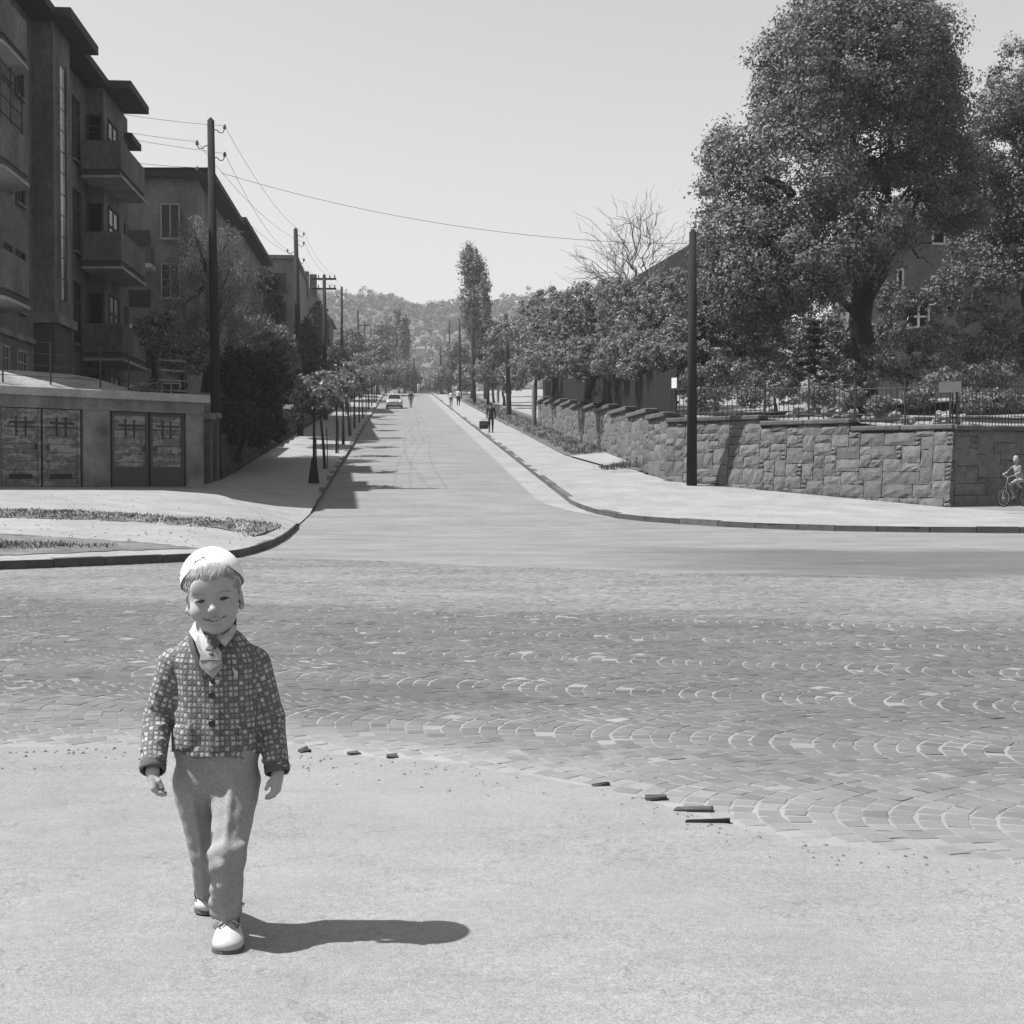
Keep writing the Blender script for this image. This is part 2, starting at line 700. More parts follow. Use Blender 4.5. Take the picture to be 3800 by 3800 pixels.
def wood(rng, base, fork, r0, ends, sub=3, m='bark', parent=None, name="trunk", r1=None):
    g = G()
    base, fork = V(base), V(fork)
    path = bent(rng, base, fork, 5, 0.04)
    rr = [r0 * (1.35 if i == 0 else 1.0 - 0.35 * i / 5) for i in range(6)]
    g.tube(path, rr, 9)
    for e in ends:
        e = V(e)
        s = path[rng.integers(3, 6)]
        L = np.linalg.norm(e - s)
        p = bent(rng, s, e, 6, 0.12, 0.05)
        ra = (r1 or r0 * 0.45)
        g.tube(p, [ra * (1 - 0.85 * i / 6) + 0.006 for i in range(7)], 6)
        for _ in range(sub):
            q = p[rng.integers(2, 6)]
            e2 = q + (e - s) / L * L * 0.25 + rng.normal(0, 0.22 * L, 3)
            p2 = bent(rng, q, e2, 4, 0.12)
            g.tube(p2, [ra * 0.35 * (1 - 0.8 * i / 4) + 0.004 for i in range(5)], 5)
    return g.out(name, M[m], parent)

# ------------------------------------------------------------------ ground sheet and carriageway
rng = np.random.default_rng(7)
LK, RK = -2.36, 4.89                      # kerb lines of the climbing street (offsets for SX)


def ridge(x, y):
    """Wooded hill closing the street."""
    r = 90.0 + 3.2 * np.sin(x * 0.06 + 1.0) + 1.6 * np.sin(x * 0.15) - 0.03 * np.clip(x + 70, -300, 300)
    t = np.clip((y - 330.0) / 520.0, 0, 1)
    return r * (t * t * (3 - 2 * t))


gx = np.concatenate([np.linspace(-1400, -260, 12), np.linspace(-240, 200, 56), np.linspace(220, 1400, 12)])
gy = np.concatenate([np.linspace(-60, 26, 6), np.linspace(30, 260, 70), np.linspace(270, 950, 50), np.linspace(1000, 2000, 6)])
XX, YY = np.meshgrid(gx, gy)
ZZ = np.maximum(zr(np.minimum(YY, 330)), -4.0) - 0.35 + ridge(XX, YY)
ZZ[YY > 330] = np.maximum(ZZ[YY > 330], 3)
nv, nu_ = XX.shape
gi = np.arange(nv * nu_).reshape(nv, nu_)
gf = np.stack([gi[:-1, :-1], gi[:-1, 1:], gi[1:, 1:], gi[1:, :-1]], -1).reshape(-1, 4)
structure("ground", np.stack([XX, YY, ZZ], -1).reshape(-1, 3), gf, M['hillside'], smooth=True)

# --- pavement edge in front of the camera (nearest to the boy), measured on the photograph
edge_px = [(-900, 2762), (0, 2770), (500, 2772), (800, 2778), (1150, 2790), (1600, 2828), (2000, 2880), (2300, 2935), (2550, 3005),
           (2700, 3075), (3000, 3128), (3400, 3165), (3800, 3200), (4600, 3270)]
edge = V([gnd(px, py)[:2] for px, py in edge_px])
edge = np.concatenate([[[-9.0, 6.9]], edge, [[5.0, 3.2], [9.0, 1.6]]])
ex = np.linspace(-9, 9, 181)
ey = np.interp(ex, edge[:, 0], edge[:, 1])
ey = np.convolve(np.pad(ey, 2, mode='edge'), np.ones(5) / 5, 'valid')


def edge_y(x):
    return np.interp(x, ex, ey)


# pavement under the boy
t = NT("foreground_asphalt_pavement")
co = t.coord()
a1 = t.noise(co, 0.9, 5, 0.6)
a2 = t.noise(t.scaled(co, (1, 2.2, 1)), 3.2, 4, 0.6)
a3 = t.noise(co, 160, 3, 0.8)
a4 = t.noise(co, 38, 4, 0.7)
k = t.math('MULTIPLY', t.ramp(a1, 0.3, 0.7, 0.92, 1.08), t.ramp(a2, 0.3, 0.7, 0.93, 1.07))
k = t.math('MULTIPLY', k, t.ramp(a3, 0.33, 0.67, 0.62, 1.38))
k = t.math('MULTIPLY', k, t.ramp(a4, 0.3, 0.7, 0.86, 1.14))
sc = t.noise(t.scaled(co, (1.0, 3.0, 1)), 1.7, 6, 0.7)
k = t.math('ADD', k, t.math('MULTIPLY', t.smooth(sc, 0.62, 0.74), 0.16))
cr = t.noise(co, 0.55, 6, 0.62)
ck = t.math('SUBTRACT', 1.0, t.smooth(t.math('ABSOLUTE', t.math('SUBTRACT', cr, 0.5)), 0.0, 0.0035))
k = t.math('MULTIPLY', k, t.math('SUBTRACT', 1.0, t.math('MULTIPLY', ck, 0.22)))
t.color(t.math('MULTIPLY', k, 0.245))
t.bump(a4, 0.10, 0.004)
M['pave'] = t.m
rows = []
for s in np.concatenate([np.linspace(0, 0.25, 6), np.linspace(0.35, 1, 8)]):
    rows.append(np.stack([ex, ey * (1 - s) + (-14.0) * s, 0 * ex + 0.012 * np.sin(ex * 1.3 + s * 9) * min(1, s * 8)], -1))
rows.insert(0, np.stack([ex, ey, 0 * ex - 0.10], -1))
rows[1][:, 2] = 0.0
v = np.concatenate(rows)
n = len(ex)
f = np.array([(j * n + i, j * n + i + 1, (j + 1) * n + i + 1, (j + 1) * n + i) for j in range(len(rows) - 1) for i in range(n - 1)])
structure("pavement", v, f, M['pave'])

# --- carriageway: bed of the cobbled crossing
t = NT("cobbled_bed_sand")
co = t.coord()
s1 = t.noise(co, 1.1, 4)
s2 = t.noise(co, 70, 4, 0.75)
k = t.math('MULTIPLY', t.ramp(s1, 0.3, 0.7, 0.75, 1.25), t.ramp(s2, 0.2, 0.8, 0.7, 1.3))
t.color(t.math('MULTIPLY', k, 0.25))
M['bed'] = t.m


def road_color(t, base, pos):
    """Worn and dusty patches of the crossing: stains with a shape of their own, fixed on the road."""
    x, y, z = t.sep(pos)
    wob = t.math('MULTIPLY', t.math('SUBTRACT', t.noise(t.scaled(pos, (0.35, 0.8, 1)), 0.6, 4, 0.55), 0.5), 5.0)
    yy = t.math('ADD', y, wob)
    rel = t.math('ADD', yy, t.math('MULTIPLY', x, 0.22))
    # oily running lane across the middle, dusty shoulders
    d1 = t.math('MULTIPLY', t.smooth(rel, 6.0, 8.0), t.math('SUBTRACT', 1.0, t.smooth(rel, 12.0, 14.0)))
    d2 = t.math('MULTIPLY', t.smooth(rel, 17.5, 19.0), t.math('SUBTRACT', 1.0, t.smooth(rel, 24.0, 26.0)))
    d2 = t.math('MULTIPLY', d2, t.smooth(x, 0.0, 5.0))
    mot = t.ramp(t.noise(t.scaled(pos, (0.6, 1.2, 1)), 0.9, 5, 0.65), 0.3, 0.7, 0.80, 1.20)
    k = t.math('SUBTRACT', 1.0, t.math('MULTIPLY', d1, 0.30))
    d3 = t.math('MULTIPLY', t.smooth(rel, 12.5, 14.5), t.math('SUBTRACT', 1.0, t.smooth(rel, 17.5, 19.0)))
    k = t.math('ADD', k, t.math('MULTIPLY', d3, 0.16))        # dusty worn band
    k = t.math('SUBTRACT', k, t.math('MULTIPLY', d2, 0.42))
    return t.math('MULTIPLY', t.math('MULTIPLY', k, mot), base)


t = NT("worn_street_surface")
gpos = t.new("ShaderNodeNewGeometry").outputs["Position"]
base = road_color(t, 0.195, gpos)
fn = t.noise(gpos, 14, 4, 0.75)
fn2 = t.noise(t.scaled(gpos, (1, 0.6, 1)), 4.5, 4, 0.7)
k = t.math('MULTIPLY', t.ramp(fn, 0.2, 0.8, 0.82, 1.18), t.ramp(fn2, 0.25, 0.75, 0.9, 1.1))
t.color(t.math('MULTIPLY', base, k))
t.b.inputs["Roughness"].default_value = 0.85
t.bump(fn, 0.15, 0.008)
M['road'] = t.m

t = NT("granite_sett")
gpos = t.new("ShaderNodeNewGeometry").outputs["Position"]
base = road_color(t, 0.150, gpos)
x, y, z = t.sep(gpos)
# dust swept up against the pavement edge
fn = t.noise(gpos, 90, 4, 0.75)
at_ = t.attr("tone").outputs["Fac"]
k = t.math('MULTIPLY', t.ramp(fn, 0.2, 0.8, 0.80, 1.20), at_)
t.color(t.math('MULTIPLY', base, k))
t.b.inputs["Roughness"].default_value = 0.75
t.b.inputs["Specular IOR Level"].default_value = 0.3
t.bump(fn, 0.25, 0.004)
M['sett'] = t.m

# crossing and street surface, one sheet from the pavement edge to behind the crest
SETT_END = 21.4


def sett_end(x):
    """Where the cobbles of the crossing stop against the smoother street surface."""
    return np.interp(x, [-30, -3.7, -1.5, 0.7, 3.0, 6.5, 30], [21.4, 21.3, 20.1, 18.6, 17.6, 16.9, 16.4]) + 0.10 * np.sin(np.asarray(x) * 2.3) + 0.06 * np.sin(np.asarray(x) * 6.1)


ys = np.concatenate([np.linspace(SETT_END, 60, 60), np.linspace(63, 300, 60)])
xs = np.concatenate([np.linspace(-60, -10, 11), np.linspace(-9, 12, 43), np.linspace(15, 60, 10)])


def road_rows(ylist):
    out = []
    for y in ylist:
        if y < 34:
            xl, xr = -70, 70
        elif y < 40:
            q = (y - 34) / 6
            xl, xr = -70 * (1 - q) + (SX(y, LK) - 1.2) * q, 70 * (1 - q) + (SX(y, RK) + 1.2) * q
        else:
            xl, xr = SX(y, LK) - 0.3, SX(y, RK) + 0.3
        x = np.linspace(xl, xr, 40)
        yy = 0 * x + y
        if y < 23.5:
            x = np.concatenate([[xl], np.linspace(-16, 16, 38), [xr]])
            q = (y - SETT_END) / (23.5 - SETT_END)
            yy = (sett_end(x) - 0.03) * (1 - q) + 23.5 * q
        out.append(np.stack([x, yy, zr(yy)], -1))
    return out


rr_ = road_rows(ys)
v = np.concatenate(rr_)
n = 40
f = np.array([(j * n + i, j * n + i + 1, (j + 1) * n + i + 1, (j + 1) * n + i) for j in range(len(rr_) - 1) for i in range(n - 1)])
structure("street", v, f, M['road'])

# bed below the setts
bx = np.linspace(-30, 30, 241)
rowsb = [np.stack([bx, np.interp(bx, ex, ey) - 0.3, 0 * bx - 0.030], -1)]
for yb in (8, 10, 12, 14, 16, 18, 20, SETT_END + 0.3):
    rowsb.append(np.stack([bx, 0 * bx + yb, 0 * bx - 0.0024 + zr(yb)], -1))
rowsb[0][:, 2] = -0.0024
v = np.concatenate(rowsb)
n = len(bx)
f = np.array([(j * n + i, j * n + i + 1, (j + 1) * n + i + 1, (j + 1) * n + i) for j in range(len(rowsb) - 1) for i in range(n - 1)])
bed = structure("cobbled_road", v, f, M['bed'])

# setts in segmental arcs: bands about 1.35 m wide running slightly towards the camera on the right
BA = math.radians(-17)
e1, e2 = V((math.cos(BA), math.sin(BA))), V((-math.sin(BA), math.cos(BA)))
BW, STEP, SAG = 1.34, 0.096, 0.42
sv = np.linspace(-BW / 2, BW / 2, 41)
su = SAG * (2 * sv / BW) ** 2 * (1 - 0.18 * (2 * sv / BW) ** 2)
arc = np.concatenate([[0], np.cumsum(np.hypot(np.diff(sv), np.diff(su)))])
NS = int(round(arc[-1] / 0.104))
setts = []
for b in range(-8, 24):
    v0 = 3.9 + b * BW
    for i_ in range(-200, 220):
        jit = rng.normal(0, 0.003)
        for k_ in range(NS):
            s_ = (k_ + 0.5 + 0.5 * (i_ % 2) * 0.6) / NS * arc[-1]
            if s_ > arc[-1] - 0.010:
                continue
            vv = np.interp(s_, arc, sv)
            uu = np.interp(s_, arc, su)
            dv = np.interp(s_ + 0.02, arc, sv) - np.interp(s_ - 0.02, arc, sv)
            du = np.interp(s_ + 0.02, arc, su) - np.interp(s_ - 0.02, arc, su)
            U, W = i_ * STEP + uu + jit, v0 + vv
            px_, py_ = e1 * U + e2 * W
            if py_ > sett_end(px_) - 0.05 or py_ < 2.0 or abs(px_) > 2.0 + 0.46 * py_:
                continue
            if py_ < edge_y(px_) + 0.055 + 0.03 * (px_ < 0.3):
                continue
            setts.append((px_, py_, math.atan2(du, dv)))
setts = V(setts)
ns = len(setts)
rs = np.random.default_rng(3)
ang = setts[:, 2] + rs.normal(0, 0.05, ns)
# local axes: tangent along arc, normal across
tx = np.stack([e1[0] * np.sin(ang) + e2[0] * np.cos(ang), e1[1] * np.sin(ang) + e2[1] * np.cos(ang)], -1)
nx = np.stack([tx[:, 1], -tx[:, 0]], -1)
ht = rs.uniform(0.044, 0.050, ns)            # half lengths along / across
hn = rs.uniform(0.0418, 0.0462, ns)
# some joints are open and filled with pale sand
top = rs.normal(0, 0.0011, ns) + zr(setts[:, 1])
tone = np.clip(rs.normal(1.0, 0.09, ns), 0.7, 1.4)
dist_e = setts[:, 1] - edge_y(setts[:, 0])
tone *= 1 + 0.42 * np.clip(1 - dist_e / 0.7, 0, 1) * (1 + 0.3 * rs.random(ns))      # dust on the setts along the pavement
cor = V([(-1, -1), (1, -1), (1, 1), (-1, 1)])
SV = np.empty((ns, 12, 3))
for lev, (sc, dz) in enumerate(((1.0, -0.03), (1.0, -0.0028), (0.88, 0.0))):
    for c_ in range(4):
        jx = 1 + rs.normal(0, 0.06, ns) * (lev > 0)
        SV[:, lev * 4 + c_, :2] = setts[:, :2] + tx * (ht * sc * cor[c_, 0] * jx)[:, None] + nx * (hn * sc * cor[c_, 1] * jx)[:, None]
        SV[:, lev * 4 + c_, 2] = top + dz + (rs.normal(0, 0.0004, ns) if lev else 0)
SFl = []
for lev in (0, 4):
    for c_ in range(4):
        d_ = (c_ + 1) % 4
        SFl.append((lev + c_, lev + d_, lev + 4 + d_, lev + 4 + c_))
SFl.append((8, 9, 10, 11))
SFl = np.array(SFl)
infr = np.abs(setts[:, 0]) < setts[:, 1] * 0.372
score = np.where(infr, setts[:, 1], 99)
boyhide = (np.abs(setts[:, 0] + 0.8) < 0.0)
near = np.argsort(score)[:300]
mask = np.ones(ns, bool)
mask[near] = False
rest = np.nonzero(mask)[0]
vv = SV[rest].reshape(-1, 3)
ff = (SFl[None] + (np.arange(len(rest)) * 12)[:, None, None]).reshape(-1, 4)
tag(put("cobbles", vv, ff, M['sett'], bed, smooth=False, attrs={"tone": ('FACE', 'FLOAT', np.repeat(tone[rest], 9))}), kind='stuff')
for i_ in near:
    put("cobble", SV[i_], SFl, M['sett'], bed, smooth=False, attrs={"tone": ('FACE', 'FLOAT', np.full(9, tone[i_]))})

# kerb stones set flush along the pavement edge, some broken or missing
kerb_edge = tag(bpy.data.objects.new("edge_kerb", None), kind='structure')
COL.objects.link(kerb_edge)
xk = -4.2
while xk < 0.35:
    L = rng.uniform(0.28, 0.62)
    x1 = xk + L
    gap = rng.random() < 0.28
    if not gap:
        q0, q1 = V((xk + 0.01, edge_y(xk + 0.01))), V((x1 - 0.01, edge_y(x1 - 0.01)))
        d = unit(q1 - q0)
        nn = V((-d[1], d[0]))
        w = rng.uniform(0.04, 0.085)
        z = rng.uniform(-0.004, 0.003)
        pol = [q0 + nn * 0.004, q1 + nn * 0.004, q1 + nn * w * rng.uniform(0.8, 1.1), (q0 + q1) / 2 + nn * w * rng.uniform(0.9, 1.15),
               q0 + nn * w * rng.uniform(0.8, 1.1)]
        G().prism(pol, -0.06, z).out("kerb_stone", M['sidewalk'], kerb_edge)
    xk = x1
# tilted dark chips added to stand for shadowed gaps of missing kerb stones
for (px, py, L, w, yaw) in ((2435, 2966, 0.085, 0.05, 0.1), (2575, 3009, 0.14, 0.03, -0.1), (2625, 3052, 0.16, 0.025, 0.0), (1455, 2810, 0.05, 0.04, 0.3),
                            (1315, 2798, 0.06, 0.03, 0.6), (1130, 2790, 0.05, 0.04, 0.5), (2230, 2915, 0.07, 0.03, 0.4)):
    p = gnd(px, py)
    c, s = math.cos(yaw), math.sin(yaw)
    ax = V([(c, s, 0.05), (-s, c, 0.25), (0, -0.25, 1)])
    ax = V([unit(a) for a in ax])
    g = G().box((p[0], p[1], 0.001), (L, w * .8, 0.022), ax, bev=0.004)
    g.v = [tuple(V(q_) + rng.normal(0, .0035, 3)) for q_ in g.v]
    tag(g.out("shaded_gap_chip", M['darkstone']), "added dark chip for a shadowed kerb gap, %s" % {
        2435: "a short block right of the pale stones", 2575: "the long flat one in the middle of the three right-hand chips",
        2625: "the thin one nearest the camera", 1455: "right of the pale kerb strip behind the boy", 1315: "in the middle of the pale kerb strip",
        1130: "closest to the boy's sleeve", 2230: "at the end of the pale flakes"}[px], "stone chip", "dark chips added for shadowed gaps along the pavement edge")

# ------------------------------------------------------------------ left corner: raised sidewalk, kerb, grass
GL, GR = at(0, 1812, 34.5), at(753, 1808, 38.8)
ge = unit((GR - GL)[:2])
ge3 = V((ge[0], ge[1], 0))
gn = V((ge[1], -ge[0], 0))                 # out of the garage front, towards the crossing
kl_px = [(1165, 1893), (1150, 1910), (1130, 1930), (1110, 1948), (1098, 1962), (1075, 1985), (1045, 2008), (1000, 2032), (940, 2054), (880, 2068),
         (780, 2080), (620, 2088), (420, 2097), (200, 2107), (0, 2114), (-300, 2124), (-900, 2140), (-1800, 2160)]
kl = [gnd(px, py) for px, py in kl_px]
street_y = np.array([38.8, 40, 41.5, 43, 45, 48, 52, 58, 66, 76, 90, 110, 130, 160, 200, 240])
KP, BP, HP = [], [], []
for y in street_y[::-1]:
    KP.append((SX(y, LK), y, float(zr(y)) + 0.12))
    bl = np.clip((y - 38.8) / 7.0, 0, 1)
    BP.append((SX(y, -5.75) * 1.0, y + (0 if y > 41 else 0.0), (GR[2]) * (1 - bl) + bl * (float(zr(max(y, 45.8))) + 0.25)))
back0 = V(BP[-1])
Lk = len(kl)
for i, p in enumerate(kl):
    h = 0.12
    if 1 <= i <= 3:
        h = 0.03
    KP.append((p[0], p[1], float(zr(p[1])) + h))
    t_ = (i / (Lk - 1)) ** 1.15
    q = back0 * (1 - min(1, t_ * 4)) + V((GR[0], GR[1] - 0.0, GR[2])) * min(1, t_ * 4) if t_ < 0.25 else None
    if q is None:
        s_ = (t_ - 0.25) / 0.75
        q = GR + (GL - ge3 * 9.0 - GR) * s_
        q[2] = GR[2] + (GL[2] + 0.1 - GR[2]) * s_
    BP.append(tuple(q))
v, f = sheet(KP, BP, 14)
NKP = len(KP)
LP_V = v.reshape(15, NKP, 3)
structure("left_sidewalk", v, f, M['sidewalk'])
# kerb stones
kerb_l = tag(bpy.data.objects.new("kerb", None), kind='structure')
COL.objects.link(kerb_l)


def kerb_run(pts, parent, h=0.12, L=0.95, w=0.16, m='kerb', dip=None):
    """Kerb stones along a polyline at road level; the road lies on the left hand of the walking direction."""
    pts = np.asarray(pts)
    d = np.concatenate([[0], np.cumsum(np.linalg.norm(np.diff(pts[:, :2], axis=0), axis=1))])
    s = 0.0
    while s < d[-1] - 0.2:
        e = min(s + L * rng.uniform(0.85, 1.15), d[-1])
        a = V([np.interp(s + 0.008, d, pts[:, k]) for k in range(3)])
        b = V([np.interp(e - 0.008, d, pts[:, k]) for k in range(3)])
        s = e
        t = unit((b - a)[:2])
        nn = V((-t[1], t[0]))
        if dip and dip(a):
            hh = 0.025
        else:
            hh = h + rng.normal(0, 0.006)
        poly = [a[:2] + nn * 0.02, b[:2] + nn * 0.02, b[:2] - nn * w, a[:2] - nn * w]
        za, zb = float(zr(a[1])), float(zr(b[1]))
        G().prism(poly, [za - 0.15, zb - 0.15, zb - 0.15, za - 0.15], [za + hh, zb + hh, zb + hh + 0.004, za + hh + 0.004]).out(
            "kerb_stone", M[m], parent)


# walking down the street then round the corner to the left: road on the left hand
kpts = [(p[0], p[1], p[2]) for p in KP if p[1] < 130]
i0 = next(i for i, p in enumerate(KP) if p[1] < 130)
arr = V(KP[i0:])
kl_gap = [i for i, p in enumerate(arr) if abs(p[2] - float(zr(p[1])) - 0.03) < 0.005]
kerb_run(arr[:kl_gap[0]], kerb_l, L=1.0)
kerb_run(arr[kl_gap[-1] + 1:], kerb_l, L=0.8)
far = V(KP[:i0 + 1])
kerb_run(far, kerb_l, L=6.0)


def left_z(x, y):
    """Height of the left sidewalk by nearest sheet vertex."""
    P = LP_V.reshape(-1, 3)
    d = (P[:, 0] - x) ** 2 + (P[:, 1] - y) ** 2
    i = np.argsort(d)[:4]
    w = 1 / (d[i] + 1e-4)
    return float((P[i, 2] * w).sum() / w.sum())


def on_left(px, py):
    lo, hi = 14.0, 60.0
    for _ in range(40):
        m = (lo + hi) / 2
        p = at(px, py, m)
        if p[2] > left_z(p[0], m):
            lo = m
        else:
            hi = m
    return at(px, py, lo)


def blades(name, pts, m, h=0.10, w=0.012, parent=None, kind='stuff'):
    pts = np.asarray(pts)
    n = len(pts)
    a = rng.uniform(0, 2 * math.pi, n)
    lean = rng.normal(0, 0.45, (n, 2))
    hh = h * rng.uniform(0.5, 1.3, n)
    d = np.stack([np.cos(a), np.sin(a), 0 * a], -1) * w
    tip = pts + np.stack([lean[:, 0] * hh, lean[:, 1] * hh, hh], -1)
    v = np.empty((n, 3, 3))
    v[:, 0], v[:, 1], v[:, 2] = pts - d, pts + d, tip
    o = put(name, v.reshape(-1, 3), np.arange(n * 3).reshape(n, 3), M[m], parent,
            attrs={"tone": ('FACE', 'FLOAT', np.clip(rng.normal(1, 0.3, n), 0.4, 2))})
    return tag(o, kind=kind)


def in_poly(p, poly):
    x, y = p
    c = False
    n = len(poly)
    for i in range(n):
        x0, y0 = poly[i]
        x1, y1 = poly[(i + 1) % n]
        if (y0 > y) != (y1 > y) and x < (x1 - x0) * (y - y0) / (y1 - y0) + x0:
            c = not c
    return c


def scatter_px(poly, n):
    P = V(poly)
    out = []
    lo, hi = P.min(0), P.max(0)
    while len(out) < n:
        q = lo + rng.random(2) * (hi - lo)
        if in_poly(q, poly):
            out.append(q)
    return out


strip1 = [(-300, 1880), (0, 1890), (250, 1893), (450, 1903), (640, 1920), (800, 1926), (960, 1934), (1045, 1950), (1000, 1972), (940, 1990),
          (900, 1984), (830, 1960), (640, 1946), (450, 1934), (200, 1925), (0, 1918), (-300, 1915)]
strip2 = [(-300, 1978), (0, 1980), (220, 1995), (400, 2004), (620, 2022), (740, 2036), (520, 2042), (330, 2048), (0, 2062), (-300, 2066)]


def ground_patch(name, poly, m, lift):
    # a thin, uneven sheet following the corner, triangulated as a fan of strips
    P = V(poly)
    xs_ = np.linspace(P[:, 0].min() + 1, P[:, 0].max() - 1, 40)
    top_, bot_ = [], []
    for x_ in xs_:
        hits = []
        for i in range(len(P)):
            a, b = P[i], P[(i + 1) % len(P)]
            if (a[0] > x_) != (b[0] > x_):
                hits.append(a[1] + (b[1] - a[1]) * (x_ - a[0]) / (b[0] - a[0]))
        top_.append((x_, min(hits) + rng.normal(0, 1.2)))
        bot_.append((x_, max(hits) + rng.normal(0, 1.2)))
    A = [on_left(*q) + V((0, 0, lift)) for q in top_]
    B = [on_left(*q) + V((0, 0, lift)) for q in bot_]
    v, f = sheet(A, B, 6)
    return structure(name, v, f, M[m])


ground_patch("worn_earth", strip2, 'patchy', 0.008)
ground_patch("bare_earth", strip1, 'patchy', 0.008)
pts1 = [on_left(*q) for q in scatter_px(strip1, 420)]
base1 = []
for p in pts1:
    for _ in range(9):
        q = p + V((rng.normal(0, 0.10), rng.normal(0, 0.28), 0))
        base1.append(q)
blades("grass", base1, 'grass', h=0.05, w=0.014)
pts2 = [on_left(*q) for q in scatter_px([(-200, 2010), (0, 2014), (160, 2018), (330, 2022), (440, 2030), (300, 2034), (0, 2036), (-200, 2036)], 150)]
base2 = [p + V((rng.normal(0, 0.1), rng.normal(0, 0.2), 0)) for p in pts2 for _ in range(9)]
blades("grass_tufts", base2, 'grass', h=0.06, w=0.012)

# ------------------------------------------------------------------ right side: kerb, sidewalk, gutter
WL, WR = at(2474, 1781, 45.0), at(3540, 1882, 38.3)
WT = WR + V((8.5, 3.4, -0.05))              # end of the wall that turns away to the right
kr_px = [(2120, 1872), (2160, 1890), (2210, 1907), (2280, 1922), (2380, 1934), (2500, 1943), (2650, 1953), (2850, 1963), (3100, 1971), (3400, 1976),
         (3800, 1979), (4300, 1981), (5200, 1984)]
KR, BR = [], []
for y in street_y[::-1]:
    if y > 39.5:
        KR.append((SX(y, RK), y, float(zr(y)) + 0.13))
        bo = 7.0 if y > 62 else 8.55
        if y > 45.5:
            BR.append((SX(y, bo if y > 76 else 7.2 + 1.4 * np.clip((76 - y) / 20, 0, 1)), y, float(zr(y)) + 0.17))
        else:
            BR.append((WL[0] + 0.1, WL[1] + 0.1 + 0.02 * (y - 40), WL[2]))
Lk = len(kr_px)
for i, q in enumerate(kr_px):
    p = gnd(*q)
    KR.append((p[0], p[1], float(zr(p[1])) + 0.13))
    s_ = i / (Lk - 1)
    if s_ < 0.68:
        b = WL + (WR - WL) * (s_ / 0.68)
    else:
        b = WR + (WT - WR) * ((s_ - 0.68) / 0.32)
    BR.append(tuple(b + V((0.1, 0.1, 0))))
v, f = sheet(KR, BR, 10)
structure("right_sidewalk", v, f, M['sidewalk'])
kerb_r = tag(bpy.data.objects.new("kerb", None), kind='structure')
COL.objects.link(kerb_r)
arr = V(KR)[::-1]
nearr = V([p for p in arr if p[1] < 130])
kerb_run(nearr, kerb_r, h=0.13, L=1.0)
kerb_run(V([p for p in arr if p[1] >= 128]), kerb_r, h=0.13, L=6.0)
# pale gutter strip along the right kerb
gp = V(KR[:]).copy()
gp = gp[:len(gp) - 9]
A = gp.copy()
A[:, 2] = zr(A[:, 1]) + 0.004
nrm = np.gradient(gp[:, :2], axis=0)
nrm /= np.linalg.norm(nrm, axis=1)[:, None]
B = A.copy()
w_ = np.full(len(B), 0.85)
w_[-4:] = (0.7, 0.5, 0.3, 0.1)
B[:, 0] += nrm[:, 1] * w_
B[:, 1] -= nrm[:, 0] * w_
B[:, 2] = zr(B[:, 1]) + 0.004
v, f = sheet(A, B, 3)
structure("gutter", v, f, M['sidewalk'])
# verge between sidewalk and wall
A, B = [], []
for y in np.linspace(49.5, 235, 60):
    A.append((SX(y, 7.05 if y > 58 else 7.05 + 1.6 * (58 - y) / 8.5), y, float(zr(y)) + 0.185))
    B.append((SX(y, 9.6), y, float(zr(y)) + 0.45))
v, f = sheet(A, B, 4, noise=0.03, rng=rng)
structure("verge", v, f, M['verge'])
# flagged path across the verge
A, B = [], []
for y in np.linspace(51.6, 57.5, 6):
    oa, ob = 7.05 + max(0, 1.6 * (58 - y) / 8.5) * 0.55, 8.62
    A.append((SX(y, oa), y, float(zr(y)) + 0.23))
    B.append((SX(y, ob), y, float(zr(y)) + 0.36))
v, f = sheet(A, B, 2)
structure("path", v, f, M['sidewalk'])
# grass along the verge
pts = []
for _ in range(1500):
    y = 49 + 110 * rng.random() ** 1.5
    o_ = rng.uniform(7.3, 9.0)
    if 51.4 < y < 57.8:
        continue
    z = float(zr(y)) + 0.2 + (o_ - 7.05) / 2.55 * 0.25
    for _ in range(5):
        pts.append((SX(y, o_) + rng.normal(0, .08), y + rng.normal(0, .1), z))
blades("verge_grass", pts, 'grass', h=0.15, w=0.02)

# ------------------------------------------------------------------ garages in the retaining wall (left)
GZ0, GTOP = 0.80, 3.50


def garage_s(px):
    """Distance along the garage front where a pixel column meets it."""
    r = (px - 1900) / FPX
    # r*y = x ; point = GL + s*ge
    return (GL[0] - r * GL[1]) / (r * ge[1] - ge[0])


gar = thing("garage_block", "long low concrete block with four worn garage door leaves under an earth roof", "garages", (GL[0], GL[1], GZ0))
GAX = V([ge3, -gn, (0, 0, 1)])             # along, inward, up


def gbox(g, s0, s1, n0, n1, z0, z1, bev=0.0):
    c = GL * (1, 1, 0) + ge3 * (s0 + s1) / 2 - gn * (n0 + n1) / 2 + V((0, 0, (z0 + z1) / 2))
    g.box(c, (s1 - s0, n1 - n0, z1 - z0), GAX, bev)
    return g


sA = [garage_s(p) for p in (8, 157, 162, 303, 418, 555, 561, 686)]
sEnd = garage_s(757)
DH = 3.02
